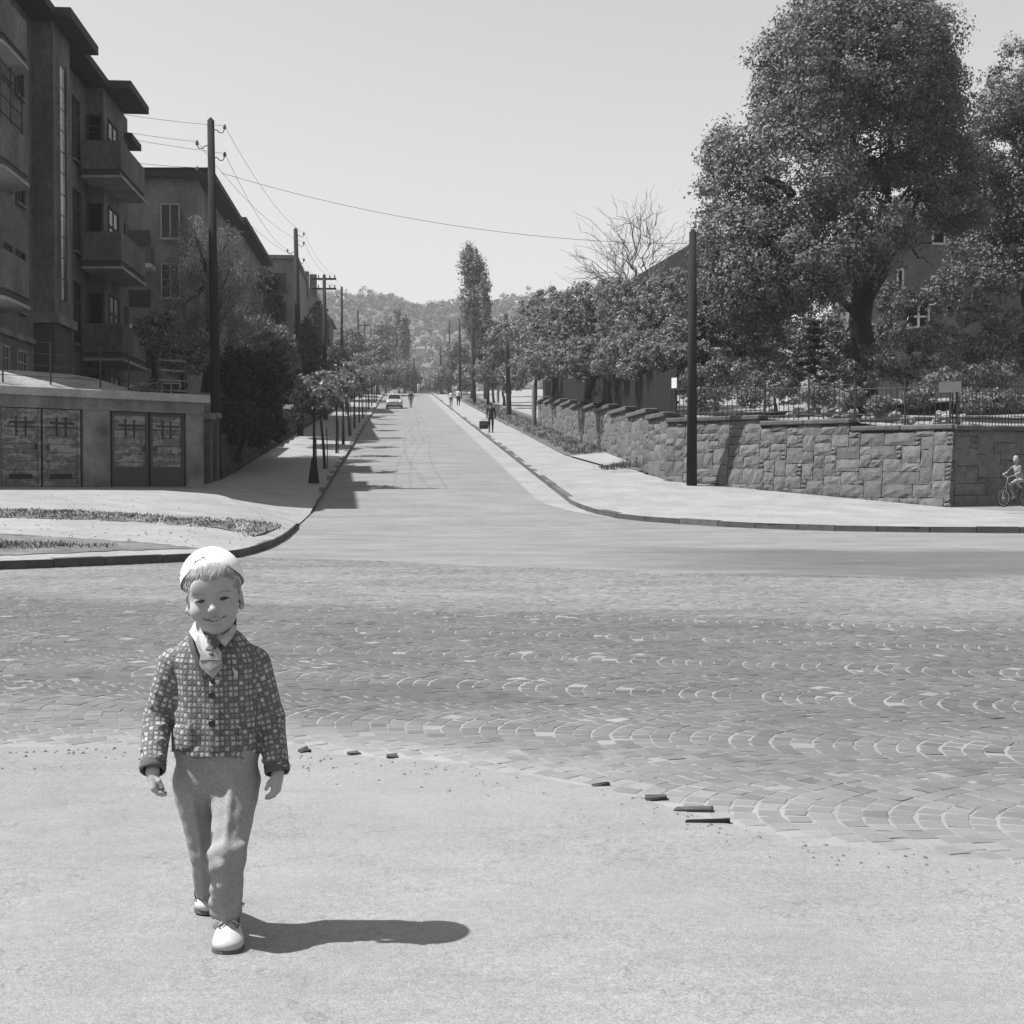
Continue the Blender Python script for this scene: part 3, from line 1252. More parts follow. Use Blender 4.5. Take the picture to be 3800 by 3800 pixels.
# wall: piers and a lintel, openings between
for (s0_, s1_) in ((-8.0, -1.25), (sA[3] + 0.06, sA[4] - 0.06), (sA[7] + 0.06, sEnd), (-0.09, sA[0] - 0.02)):
    gbox(G(), s0_, s1_, 0, 0.4, GZ0 - 0.4, DH).out("pier", M['concrete'], gar)
g = G()
gbox(g, -8.0, sEnd + 0.002, -0.02, 0.4, DH + 0.002, GTOP - 0.17)
g.out("lintel", M['concrete'], gar)
g = G()
gbox(g, -8.0, sEnd + 0.16, -0.12, 0.5, GTOP - 0.168, GTOP + 0.06, 0.02)
g.out("roof_slab", M['concrete_pale'], gar)
g = G()
gbox(g, -8.0, sEnd - 0.02, 0.9, 1.0, GZ0 - 0.4, DH)
g.out("back_wall", M['frame_dark'], gar)
g = G()
g.add([GR * (1, 1, 0) + ge3 * (sEnd - np.linalg.norm((GR - GL)[:2])) + V((0, 0, z)) - gn * n_ for n_ in (0.41, 9) for z in (GZ0 - 0.4, GTOP - 0.02)],
      [(0, 1, 3, 2)])
# side wall is a real slab
gbox(g, sEnd - 0.35, sEnd - 0.003, 0.402, 9.0, GZ0 - 0.4, GTOP - 0.172)
g.f.pop(0)
g.out("side_wall", M['concrete'], gar)

t = NT("peeling_garage_door")
co = t.coord()
b1 = t.noise(t.scaled(co, (0.55, 0.55, 2.6)), 2.2, 5, 0.65)
b2 = t.noise(co, 9, 4, 0.7)
peel = t.smooth(t.math('ADD', b1, t.math('MULTIPLY', t.math('SUBTRACT', b2, 0.5), 0.45)), 0.49, 0.58)
t.color(t.mix(peel, t.math('MULTIPLY', t.ramp(b2, 0.3, 0.7, 0.6, 1.4), 0.13), 0.25))
t.bump(b2, 0.4, 0.01)
M['door'] = t.m

for di, (a, b) in enumerate(((0, 1), (2, 3), (4, 5), (6, 7))):
    s0, s1 = sA[a] + 0.012, sA[b] - 0.012
    c = GL * (1, 1, 0) + ge3 * (s0 + s1) / 2 + V((0, 0, 0))
    leaf = bpy.data.objects.new("door_leaf", None)
    leaf.location = (0, 0, 0)
    leaf.parent = gar
    COL.objects.link(leaf)
    W = s1 - s0
    zb = 0.98 + (0.02 if di < 2 else 0.0)
    npl = 9
    for pi in range(npl):                   # the boards the leaf is made of, lying across
        z0 = zb + (DH - 0.03 - zb) * pi / npl
        z1 = zb + (DH - 0.03 - zb) * (pi + 1) / npl - 0.012
        gbox(G(), s0 + 0.07, s1 - 0.07, 0.06 + rng.uniform(0, .012), 0.10, z0, z1).out("board", M['door'], leaf)
    fr = G()
    gbox(fr, s0, s0 + 0.068, 0.03, 0.10, zb, DH - 0.02)
    gbox(fr, s1 - 0.068, s1, 0.03, 0.10, zb, DH - 0.02)
    gbox(fr, s0 + 0.07, s1 - 0.07, 0.035, 0.058, zb, zb + 0.09)
    gbox(fr, s0 + 0.07, s1 - 0.07, 0.035, 0.058, DH - 0.11, DH - 0.02)
    fr.out("frame", M['door'] if di < 2 else M['plaster_dark'], leaf)
    hb = G()                                # the crossed iron straps near the top
    gbox(hb, s0 + W * 0.2, s1 - W * 0.14, 0.030, 0.052, DH - 0.40, DH - 0.35)
    for q in (0.38, 0.62):
        gbox(hb, s0 + W * q - 0.018, s0 + W * q + 0.018, 0.032, 0.054, DH - 0.72, DH - 0.22)
    gbox(hb, s0 + W * 0.12, s0 + W * 0.88, 0.031, 0.053, DH - 0.50, DH - 0.475)
    hb.out("strap", M['iron'], leaf)
    if di < 2:
        vb = gbox(G(), s0 + W * 0.2, s1 - W * 0.22, 0.035, 0.058, zb + 0.22, zb + 0.33)
        vb.out("vent", M['black'], leaf)
    else:
        vb = gbox(G(), s0 + 0.075, s1 - 0.075, 0.040, 0.059, zb + 0.10, zb + 0.55)
        vb.out("kick_panel", M['plaster_dark'], leaf)
    hd = gbox(G(), (s1 - 0.16 if di % 2 == 0 else s0 + 0.12), (s1 - 0.12 if di % 2 == 0 else s0 + 0.16), 0.0, 0.03, 1.95, 2.08)
    hd.out("handle", M['iron'], leaf)
# threshold strip
gbox(G(), -1.3, sEnd, -0.06, 0.06, GZ0 - 0.2, 0.985).out("threshold", M['concrete'], gar)

# terrace of earth over the garages, rising to the building
TZ = GTOP + 0.02
A, B = [], []
ss = np.linspace(-8.0, sEnd - 0.05, 20)
for s_ in ss:
    A.append(GL * (1, 1, 0) + ge3 * s_ - gn * 0.35 + V((0, 0, TZ + 0.05)))
    B.append(GL * (1, 1, 0) + ge3 * s_ - gn * 9.0 + V((0, 0, TZ + 0.35)))


def tprof(t_):
    return 0.50 * math.sin(min(1, t_ * 4.2) * math.pi / 2)


v, f = sheet(A, B, 12, prof=tprof, noise=0.02, rng=rng)
v = v.copy()
fade = np.tile(np.clip((sEnd - ss) / 3.0, 0.0, 1), 13)
v[:, 2] = TZ + 0.02 + (v[:, 2] - TZ) * fade
structure("terrace", v, f, M['soil'])
# front garden ground along the street side of the buildings
A, B = [], []
for y in np.linspace(39.0, 230, 50):
    A.append((SX(y, -5.78), y, float(zr(y)) + (1.6 if y < 56 else 0.5)))
    B.append((SX(y, -26.0), y, float(zr(y)) + 2.2))
v, f = sheet(A, B, 4)
v[:, 0] -= 0.0
structure("front_garden", v, f, M['verge'])


def rail(name, label, cat, pts, h, wires, post_r=0.025, every=None, m='iron', wr=0.008):
    b = V(pts[0])
    th = thing(name, label, cat, b)
    for p in pts:
        G().tube([p, V(p) + (0, 0, h)], post_r, 6).out("post", M[m], th)
    for w in wires:
        g = G()
        g.tube([V(p) + (0, 0, h * w) for p in pts], wr, 5)
        g.out("rail", M[m], th)
    return th


rp = [GL * (1, 1, 0) + ge3 * s_ - gn * 0.55 + V((0, 0, TZ + 0.12)) for s_ in (-4.6, -2.2, garage_s(52), garage_s(230), garage_s(415), garage_s(520))]
rail("wire_fence", "thin wire fence with slim posts along the earth roof of the garages", "fence", rp, 1.15, (0.98, 0.72, 0.45, 0.2), 0.022, wr=0.009)
# slatted panel at the end of the garage roof
s0, s1 = garage_s(648), garage_s(742)
sp = thing("slatted_fence", "short fence panel of four pale slats at the end of the garage roof", "fence", GL * (1, 1, 0) + ge3 * s0 - gn * 0.7 + V((0, 0, TZ)))
for q in (s0, s1):
    gbox(G(), q - 0.03, q + 0.03, 0.72, 0.78, TZ, TZ + 1.15).out("post", M['iron'], sp)
for z in (0.18, 0.46, 0.74, 1.02):
    gbox(G(), s0 - 0.05, s1 + 0.02, 0.69, 0.715, TZ + z - 0.022, TZ + z + 0.022).out("slat", M['concrete'], sp)
# agave on the garage roof
pl = GL * (1, 1, 0) + ge3 * garage_s(575) - gn * 0.6 + V((0, 0, TZ + 0.02))
ag = thing("agave", "spiky pale-leaved agave growing at the edge of the garage roof", "plant", pl)
for i in range(22):
    a_ = i * 2.4
    el = 0.2 + 0.9 * (i / 22)
    L = rng.uniform(0.5, 0.75)
    d = V((math.cos(a_) * math.cos(el), math.sin(a_) * math.cos(el), math.sin(el)))
    sd = unit(np.cross(d, (0, 0, 1)))
    n_ = np.cross(sd, d)
    P = [pl + d * L * q + n_ * 0.12 * L * math.sin(q * 3) - V((0, 0, 0.25 * q * q * L)) for q in np.linspace(0, 1, 5)]
    wd = [0.05, 0.065, 0.055, 0.03, 0.004]
    vs = []
    for p, w in zip(P, wd):
        vs += [p - sd * w + n_ * 0.015, p - n_ * 0.012, p + sd * w + n_ * 0.015]
    fs = [(3 * j + k, 3 * j + k + 1, 3 * j + k + 4, 3 * j + k + 3) for j in range(4) for k in range(2)]
    tt = np.ones(len(fs))
    put("leaf", vs, fs, M['leaf_pale'], ag, attrs={"tone": ('FACE', 'FLOAT', tt)})

# ------------------------------------------------------------------ apartment buildings (left)
UDIR = unit((-0.0817, 1.0))                # along the street
UD3 = V((UDIR[0], UDIR[1], 0))
UN3 = V((UDIR[1], -UDIR[0], 0))            # towards the street
BAX = V([UD3, UN3, (0, 0, 1)])


def bpt(D, off, z):
    return V((SX(D, off), D, z))


def bbox(g, D0, D1, o0, o1, z0, z1, bev=0.0):
    """Box aligned to the street: depths D0..D1, offsets o0..o1 (to the right), heights."""
    c = (bpt(D0, o0, z0) + bpt(D1, o1, z1)) / 2
    k = math.hypot(1, 0.0817)
    g.box(c, ((D1 - D0) * k, (o1 - o0) / k, z1 - z0), BAX, bev)
    return g


def window(parent, D0, D1, off, z0, z1, mull=1, m='frame_dark', depth=0.16, sill=True):
    """Street-facing window: dark reveal, frame bars, panes, sill. off = wall plane."""
    w = bpy.data.objects.new("window", None)
    w.parent = parent
    COL.objects.link(w)
    bbox(G(), D0, D1, off - 0.02, off + 0.004, z0, z1).out("pane", M['glass'], w)
    fr = G()
    t_ = 0.06
    bbox(fr, D0 - t_, D0, off - 0.01, off + 0.05, z0 - t_, z1 + t_)
    bbox(fr, D1, D1 + t_, off - 0.01, off + 0.05, z0 - t_, z1 + t_)
    bbox(fr, D0, D1, off - 0.01, off + 0.05, z1, z1 + t_)
    bbox(fr, D0, D1, off - 0.01, off + 0.05, z0 - t_, z0)
    for i in range(mull):
        c = D0 + (D1 - D0) * (i + 1) / (mull + 1)
        bbox(fr, c - 0.03, c + 0.03, off - 0.01, off + 0.03, z0, z1)
    bbox(fr, D0, D1, off - 0.01, off + 0.028, z0 + (z1 - z0) * 0.68, z0 + (z1 - z0) * 0.72)
    fr.out("frame", M[m], w)
    if sill:
        bbox(G(), D0 - 0.12, D1 + 0.12, off, off + 0.12, z0 - 0.14, z0 - 0.065).out("sill", M['concrete'], w)
    return w


def fwindow(parent, D, o0, o1, z0, z1, mull=1, m='frame_dark'):
    """Window in a wall facing the crossing (at depth D)."""
    w = bpy.data.objects.new("window", None)
    w.parent = parent
    COL.objects.link(w)
    bbox(G(), D - 0.004, D + 0.02, o0, o1, z0, z1).out("pane", M['glass'], w)
    fr = G()
    t_ = 0.06
    bbox(fr, D - 0.05, D + 0.01, o0 - t_, o0, z0 - t_, z1 + t_)
    bbox(fr, D - 0.05, D + 0.01, o1, o1 + t_, z0 - t_, z1 + t_)
    bbox(fr, D - 0.05, D + 0.01, o0, o1, z1, z1 + t_)
    bbox(fr, D - 0.05, D + 0.01, o0, o1, z0 - t_, z0)
    for i in range(mull):
        c = o0 + (o1 - o0) * (i + 1) / (mull + 1)
        bbox(fr, D - 0.03, D + 0.01, c - 0.03, c + 0.03, z0, z1)
    fr.out("frame", M[m], w)
    bbox(G(), D - 0.12, D, o0 - 0.1, o1 + 0.1, z0 - 0.14, z0 - 0.065).out("sill", M['concrete'], w)
    return w


def balcony(parent, D0, D1, o0, o1, z, hp=0.95, rounded=0.0, m='plaster', slab=0.22, slats=False):
    """Solid-parapet balcony: o0 at the wall, o1 at the outer edge."""
    b = bpy.data.objects.new("balcony", None)
    b.parent = parent
    COL.objects.link(b)

    def outline(ins):
        P = []
        if rounded:
            r = rounded
            P.append((D0 + ins, o0))
            for q in np.linspace(0, 1, 6):
                a = q * math.pi / 2
                P.append((D0 + r - (r - ins) * math.cos(a), o1 - r + (r - ins) * math.sin(a)))
            for q in np.linspace(0, 1, 6):
                a = q * math.pi / 2
                P.append((D1 - r + (r - ins) * math.sin(a), o1 - r + (r - ins) * math.cos(a)))
            P.append((D1 - ins, o0))
        else:
            P = [(D0 + ins, o0), (D0 + ins, o1 - ins), (D1 - ins, o1 - ins), (D1 - ins, o0)]
        return [bpt(d, o, 0)[:2] for d, o in P]

    G().prism(outline(0.06), z - slab, z - 0.002).out("slab", M['plaster_dark'], b)
    oo, ii = outline(0.0), outline(0.10)
    g = G()
    n = len(oo)
    rings = []
    vs = []
    for k in range(n):
        for (p, zz) in ((oo[k], z), (oo[k], z + hp), (ii[k], z + hp), (ii[k], z)):
            vs.append((p[0], p[1], zz))
    fs = []
    for k in range(n - 1):
        for j in range(4):
            fs.append((4 * k + j, 4 * k + (j + 1) % 4, 4 * (k + 1) + (j + 1) % 4, 4 * (k + 1) + j))
    fs += [(0, 1, 2, 3), tuple(4 * (n - 1) + j for j in (3, 2, 1, 0))]
    g.add(vs, fs)
    g.out("parapet", M[m], b)
    # drip edge under the parapet
    oo2 = outline(-0.04)
    G().prism(oo2, z - slab - 0.09, z - slab - 0.002).out("edge", M['concrete_pale'], b)
    return b


K = 1.08
ZE = 15.45
FA, FT = -11.40, -10.75                    # main facade, projecting bays
bA = thing("apartment_building", "dark grey four-storey apartment block with rounded balconies and a glazed stair bay above the garages", "apartment building",
           bpt(40, FA, 1.5))
g = G()
bbox(g, 37.5, 54.6, -24, FA, 1.2, ZE - 0.05)
g.out("wall", M['plaster'], bA)
g = G()
bbox(g, 42.9, 45.1, FA - 0.1, FT, 6.35, ZE - 0.06)
g.out("stair_bay", M['plaster'], bA)
bbox(G(), 42.9, 45.1, FA - 0.1, FT + 0.002, 1.2, 6.05).out("bay_base", M['plaster_dark'], bA)
bbox(G(), 42.75, 45.25, FA - 0.1, FT + 0.14, 6.052, 6.348).out("bay_cornice", M['concrete'], bA)
g = G()
bbox(g, 50.2, 54.6 + 0.01, FA - 0.1, FT, 1.2, ZE - 0.06)
g.out("end_bay", M['plaster'], bA)
# eaves
g = G()
bbox(g, 37.0, 42.0, -24.4, FA + 0.85, ZE - 0.04, ZE + 0.22)
bbox(g, 45.9, 49.8, -24.4, FA + 0.85, ZE - 0.042, ZE + 0.22)
g.out("eave", M['eave'], bA)
bbox(G(), 42.002, 45.898, -24.4, FA + 1.30, ZE - 0.04, ZE + 0.25).out("bay_eave", M['eave'], bA)
bbox(G(), 49.802, 53.4, -24.4, FA + 1.62, ZE - 0.035, ZE + 0.25).out("bay_eave", M['eave'], bA)
bbox(G(), 53.402, 55.4, -24.4, FA + 0.95, ZE - 1.0, ZE - 0.75).out("bay_eave", M['eave'], bA)
# low roof pitch above the eaves
g = G()
e = [(37.0, FA + 0.85), (49.8, FA + 0.85), (49.8, -24.4), (37.0, -24.4)]
pts_ = [bpt(d, o, ZE + 0.22) for d, o in e] + [bpt(40, -17.5, ZE + 2.3), bpt(46, -17.5, ZE + 2.3)]
g.add(pts_, [(0, 1, 5, 4), (1, 2, 5), (2, 3, 4, 5), (3, 0, 4)])
g.out("roof", M['roof'], bA)
# stair glass: panes with spandrels between
sg = bpy.data.objects.new("stair_window", None)
sg.parent = bA
COL.objects.link(sg)
zz = np.linspace(6.9, 14.3, 12)
for i in range(11):
    for (d0, d1) in ((43.55, 43.98), (44.0, 44.43)):
        bbox(G(), d0, d1, FT - 0.01, FT + 0.02, zz[i], zz[i + 1] - 0.05).out("pane", M['glass_pale'] if d0 < 43.9 else M['glass'], sg)
g = G()
bbox(g, 43.45, 43.54, FT, FT + 0.07, 6.85, 14.4)
bbox(g, 44.44, 44.53, FT, FT + 0.07, 6.85, 14.4)
g.out("frame", M['concrete'], sg)
storeys = [5.72, 8.95, 12.15]
# rounded balconies at the near end
for z in (5.98, 9.44, 12.73):
    balcony(bA, 36.2, 39.5, FA - 0.6, FA + 0.9, z + 0.31, hp=1.02, rounded=0.55)
# iron rail and aerial frame above the middle balcony
br = bpy.data.objects.new("clothes_rack", None)
br.parent = bA
COL.objects.link(br)
g = G()
for z in (10.4, 10.85, 11.3, 11.75):
    g.tube([bpt(36.6, FA + 0.8, z + .6), bpt(38.9, FA + 0.75, z + .6)], 0.022, 5)
for d in (36.7, 37.7, 38.8):
    g.tube([bpt(d, FA + 0.8, 10.7), bpt(d, FA + 0.8, 12.4)], 0.02, 5)
g.out("bars", M['iron'], br)
# windows of the main facade
for z in storeys:
    window(bA, 39.8, 40.4, FA, z + 0.75, z + 2.25, 1)
    window(bA, 41.0, 41.8, FA, z + 0.55, z + 2.25, 1)
    window(bA, 46.5, 47.2, FA, z + 0.75, z + 2.35, 0)
    window(bA, 48.2, 49.1, FA, z + 0.3, z + 2.35, 1)
for d0, d1 in ((39.2, 40.0), (41.0, 41.9), (46.9, 47.8)):
    window(bA, d0, d1, FA, 3.95, 5.0, 2, m='frame')
bbox(G(), 45.25, 46.0, FA - 0.05, FA + 0.03, 3.9, 5.9).out("door", M['glass'], bA)
bbox(G(), 37.4, 42.748, FA - 0.05, FA + 0.10, 5.35, 5.52).out("cornice", M['concrete'], bA)
# downpipe
G().tube([bpt(45.35, FA + 0.12, 3), bpt(45.35, FA + 0.12, ZE - 0.1)], 0.06, 7).out("downpipe", M['iron'], bA)
# balconies of the end bay
for z in storeys + [2.75]:
    balcony(bA, 48.6, 53.1, FT - 0.45, FT + 0.95 + 0.0, z - 0.05, hp=1.0)
for z in storeys + [2.75]:
    window(bA, 50.9, 52.6, FT, z + 0.1, z + 2.25, 1)
    fwindow(bA, 50.2, FA + 0.12, FT - 0.1, z + 0.1, z + 2.2, 0)
for z in storeys[:2]:
    g = G()
    bbox(g, 53.8, 54.5, FT, FT + 0.05, z + 0.2, z + 2.2)
    g.out("shutter", M['frame_dark'], bA)

# second block
ZB = 17.35
FB = -10.95
bB = thing("apartment_building", "second apartment block with a flat dark eave, standing behind the weeping tree", "apartment building", bpt(74, FB, 3.0))
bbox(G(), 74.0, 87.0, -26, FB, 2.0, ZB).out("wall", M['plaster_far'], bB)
bbox(G(), 73.2, 87.6, -26.6, FB + 1.0, ZB + 0.002, ZB + 0.32).out("eave", M['eave'], bB)
g = G()
pts_ = [bpt(d, o, ZB + 0.32) for d, o in ((73.2, FB + 1.0), (87.6, FB + 1.0), (87.6, -26.6), (73.2, -26.6))] + [bpt(78, -18, ZB + 0.9), bpt(83, -18, ZB + 0.9)]
g.add(pts_, [(0, 1, 5, 4), (1, 2, 5), (2, 3, 4, 5), (3, 0, 4)])
g.out("roof", M['roof'], bB)
for z in (14.1, 10.9, 7.7, 4.5):
    fwindow(bB, 74.0, -12.75, -11.85, z, z + 1.75, 1, m='frame')
    fwindow(bB, 74.0, -16.4, -15.2, z, z + 1.75, 1, m='frame')
    for d in (76, 79.5, 83):
        window(bB, d, d + 1.4, FB, z, z + 1.6, 1, m='frame')
for z in (12.3, 9.1, 5.9):
    b_ = bpy.data.objects.new("balcony", None)
    b_.parent = bB
    COL.objects.link(b_)
    bbox(G(), 72.5, 73.998, -16.9, -13.1, z, z + 0.22).out("slab", M['concrete_pale'], b_)
    bbox(G(), 72.55, 72.63, -16.85, -13.15, z + 0.222, z + 1.1).out("parapet", M['plaster_dark'], b_)
    bbox(G(), 72.632, 73.99, -13.22, -13.15, z + 0.222, z + 1.1).out("end_panel", M['plaster_dark'], b_)
    bbox(G(), 73.985, 74.0 - 0.002, -16.5, -13.4, z + 1.15, z + 2.2).out("opening", M['glass'], b_)
# third block
bC = thing("apartment_building", "narrow third apartment block, its sloping eave line seen above the dark hedge trees", "apartment building", bpt(90, FB, 4.5))
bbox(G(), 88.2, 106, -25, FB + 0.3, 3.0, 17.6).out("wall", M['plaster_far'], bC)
bbox(G(), 87.7, 106.4, -25.4, FB + 1.15, 17.602, 17.9).out("eave", M['eave'], bC)
for z in (14.6, 11.5, 8.4):
    for d in (91, 95, 99, 103):
        window(bC, d, d + 1.5, FB + 0.3, z, z + 1.6, 1, m='frame')
# fourth block, lit pale on its street side
bD = thing("apartment_building", "grey fourth apartment block with one column of dark windows facing the crossing", "apartment building", bpt(118, -9, 6))
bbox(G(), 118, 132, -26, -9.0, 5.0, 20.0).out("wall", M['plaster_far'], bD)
bbox(G(), 117.6, 132.4, -26.3, -8.75, 20.002, 20.3).out("parapet", M['concrete'], bD)
for z in (17.0, 14.6, 12.0, 9.4):
    fwindow(bD, 118.0, -10.95, -9.75, z, z + 1.65, 1, m='frame_dark')
    fwindow(bD, 118.0, -14.0, -12.6, z, z + 1.65, 1, m='frame_dark')
# gabled houses further up
for (D, o0, o1, zb, zt, zg, lab) in (
        (150, -15, -8.6, 9, 19.0, 22.5, "dark gabled house beside the second pole, up the street"),
        (176, -16, -9.0, 11, 21.5, 26.0, "smaller gabled house half hidden by trees further up the street"),):
    h = thing("gabled_house", lab, "house", bpt(D, (o0 + o1) / 2, zb))
    bbox(G(), D, D + 11, o0, o1, zb - 2, zt).out("wall", M['plaster_dark'], h)
    om = (o0 + o1) / 2
    g = G()
    pts_ = [bpt(D - 0.3, o0 - 0.4, zt - 0.2), bpt(D - 0.3, o1 + 0.5, zt - 0.2), bpt(D - 0.3, om, zg), bpt(D + 11.3, o0 - 0.4, zt - 0.2),
            bpt(D + 11.3, o1 + 0.5, zt - 0.2), bpt(D + 11.3, om, zg)]
    g.add(pts_, [(0, 1, 2), (3, 5, 4), (0, 2, 5, 3), (1, 4, 5, 2), (0, 3, 4, 1)])
    g.out("roof", M['roof'], h)
    bbox(G(), D + 3, D + 4, om + 0.8, om + 1.7, zg - 1.6, zg + 1.6).out("chimney", M['plaster_dark'], h)
    for z in (zt - 2.6, zt - 5.4):
        fwindow(h, D, om + 0.6, om + 1.8, z, z + 1.5, 1)
        fwindow(h, D, om - 1.8, om - 0.6, z, z + 1.5, 1)
# taller pale block with a parapet behind the second pole
bE = thing("apartment_building", "distant pale block whose flat parapet shows between two poles", "apartment building", bpt(196, -12, 12))
bbox(G(), 196, 210, -24, -12.2, 10, 27.6).out("wall", M['plaster_far'], bE)
bbox(G(), 195.6, 210.4, -24.3, -11.9, 27.602, 28.2).out("parapet", M['concrete_pale'], bE)
for z in (24.2, 21.0):
    fwindow(bE, 196.0, -14.6, -13.2, z, z + 1.8, 1)

# garden wall and gate pillars right of the garages
gw = thing("garden_wall", "dark rough stone garden wall running up the street from the garages", "wall", bpt(44, -5.95, 1.2))
for D0 in np.arange(40.2, 63, 0.62):
    if 41.9 < D0 < 43.0:
        continue
    zb = float(zr(D0)) + (0.5 if D0 < 44 else 0.15)
    hh = 1.55
    rows_ = 4
    for r_ in range(rows_):
        z0 = zb + hh * r_ / rows_
        bbox(G(), D0 + rng.uniform(0, .02), D0 + 0.6, -6.3, -5.92 + rng.uniform(-0.02, 0.02), z0, z0 + hh / rows_ - 0.015, 0.02).out(
            "stone", M['darkstone'], gw)
bbox(G(), 40.2, 63, -6.25, -5.99, 0.6, 1.9).out("core", M['mortar'], gw)
for D0 in (41.6, 43.1):
    pz = float(zr(D0)) + 0.3
    pl_ = thing("gate_pillar", "dark stone gate pillar %s in the garden wall by the tall pole" % ("nearer the garages" if D0 < 42 else "on the far side of the gate"),
                "pillar", bpt(D0, -5.9, pz), "gate pillars by the pole")
    bbox(G(), D0 - 0.25, D0 + 0.25, -6.3, -5.7, pz - 0.2, pz + 2.0, 0.03).out("shaft", M['darkstone'], pl_)
    bbox(G(), D0 - 0.32, D0 + 0.32, -6.38, -5.62, pz + 2.002, pz + 2.16, 0.02).out("cap", M['concrete'], pl_)

lw = thing("low_wall", "low plain garden wall of long slabs further up the left sidewalk, under the hedge trees", "wall", bpt(64, -5.95, float(zr(64))))
for D0 in np.arange(63.3, 222, 3.2):
    zb = float(zr(D0 + 1.6))
    bbox(G(), D0, D0 + 3.17, -6.2, -5.9 + rng.uniform(-.02, .02), zb - 0.3, zb + 0.95 + rng.uniform(-.05, .05), 0.02).out("slab", M['plaster_dark'], lw)

# ------------------------------------------------------------------ stone walls (right)


def stone(parent, org, e, n, w, h, m='stone', depth=0.16, proud=0.05, name="stone", up=V((0, 0, 1))):
    """One rough-faced block. org = lower left corner on the wall plane, e along, n outwards."""
    r = rng
    nx_, nz_ = 4, 3
    vs = []
    for j in range(nz_ + 1):
        for i in range(nx_ + 1):
            u, v_ = i / nx_, j / nz_
            edge_ = i in (0, nx_) or j in (0, nz_)
            pz = proud * (0.15 if edge_ else r.uniform(0.45, 1.35))
            ju = 0 if i in (0, nx_) else r.normal(0, 0.03)
            jv = 0 if j in (0, nz_) else r.normal(0, 0.04)
            eu = r.normal(0, 0.008) if i in (0, nx_) else 0
            ev = r.normal(0, 0.008) if j in (0, nz_) else 0
            vs.append(org + e * ((u + ju) * w + eu) + up * ((v_ + jv) * h + ev) + n * pz)
    fs = []
    for j in range(nz_):
        for i in range(nx_):
            a = j * (nx_ + 1) + i
            fs.append((a, a + 1, a + nx_ + 2, a + nx_ + 1))
    k0 = len(vs)
    ring = [i for i in range(nx_ + 1)] + [j * (nx_ + 1) + nx_ for j in range(1, nz_ + 1)] + [nz_ * (nx_ + 1) + i for i in range(nx_ - 1, -1, -1)] + [
        j * (nx_ + 1) for j in range(nz_ - 1, 0, -1)]
    for i in ring:
        vs.append(V(vs[i]) - n * depth)
    for q in range(len(ring)):
        q2 = (q + 1) % len(ring)
        fs.append((ring[q], k0 + q, k0 + q2, ring[q2]))
    put(name, vs, fs, M[m], parent)


def pack(nw, nh, rngp, sizes):
    """Irregular ashlar: fill a grid with blocks of the given sizes."""
    occ = np.zeros((nw, nh), bool)
    out = []
    for j in range(nh):
        for i in range(nw):
            if occ[i, j]:
                continue
            order = list(sizes)
            rngp.shuffle(order)
            for (w, h) in order + [(1, 1)]:
                w2, h2 = min(w, nw - i), min(h, nh - j)
                if w2 < w and w2 < 2 and w > 1:
                    continue
                if not occ[i:i + w2, j:j + h2].any():
                    occ[i:i + w2, j:j + h2] = True
                    out.append((i, j, w2, h2))
                    break
    return out


def wall_piece(parent, P0, P1, zb0, zb1, ztop, n, gw_=0.22, gh=0.155, sizes=((3, 3), (4, 3), (2, 3), (5, 3), (3, 3), (4, 2), (3, 2), (3, 4), (2, 2), (2, 4), (4, 3)), seed=1,
               m='stone', batter=0.0, topf=None, core=True):
    e = unit((P1 - P0)[:2])
    e = V((e[0], e[1], 0))
    L = np.linalg.norm((P1 - P0)[:2])
    zb = min(zb0, zb1) - 0.12
    H = ztop - zb
    nw, nh = max(2, int(round(L / gw_))), max(3, int(round(H / gh)))
    uw, uh = L / nw, H / nh
    rp = random.Random(seed)
    g0 = 0.008
    for (i, j, w, h) in pack(nw, nh, rp, sizes):
        z = zb + j * uh
        x0 = i * uw
        gl = zb0 + (zb1 - zb0) * (x0 + w * uw / 2) / L
        if z + h * uh < gl - 0.05:
            continue
        hh = h * uh
        if topf is not None:
            tp = topf(x0 + w * uw / 2)
            if z > tp - 0.09:
                continue
            hh = min(hh, tp - z)
        org = V((P0[0], P0[1], 0)) + e * (x0 + g0) + V((0, 0, z + g0)) + n * batter * (ztop - z - g0)
        stone(parent, org, e, n, w * uw - 2 * g0, hh - 2 * g0, m, depth=0.16 + batter, proud=rng.uniform(0.018, 0.045), up=V((0, 0, 1)) - n * batter)
    if not core:
        return
    # wall core behind the faces
    c = (V((P0[0], P0[1], 0)) + V((P1[0], P1[1], 0))) / 2 - n * 0.22 + V((0, 0, (zb + ztop) / 2 - 0.01))
    G().box(c, (L - 0.02, 0.40, ztop - zb - 0.02), V([e, n, (0, 0, 1)])).out("core", M['mortar'], parent)


def coping(parent, P0, P1, z0, z1, n, th=0.15, L=1.3, w=0.55, over=0.10):
    e = unit((P1 - P0)[:2])
    T = np.linalg.norm((P1 - P0)[:2])
    k = max(1, int(round(T / L)))
    for i in range(k):
        s0, s1 = T * i / k + 0.006, T * (i + 1) / k - 0.006
        sm = (s0 + s1) / 2
        z = z0 + (z1 - z0) * sm / T
        c = V((P0[0], P0[1], 0)) + V((e[0], e[1], 0)) * sm - n * (w / 2 - over) + V((0, 0, z + th / 2 + rng.normal(0, .006)))
        G().box(c, (s1 - s0, w, th), V([(e[0], e[1], (z1 - z0) / T), n, (0, 0, 1)]), 0.03).out("coping_stone", M['coping'], parent)


we = unit((WR - WL)[:2])
WN = V((we[1], -we[0], 0))                 # outwards, towards the crossing


def on_wall(px):
    r = (px - 1900) / FPX
    s = (WL[0] - r * WL[1]) / (r * we[1] - we[0])
    return WL * (1, 1, 0) + V((we[0], we[1], 0)) * s


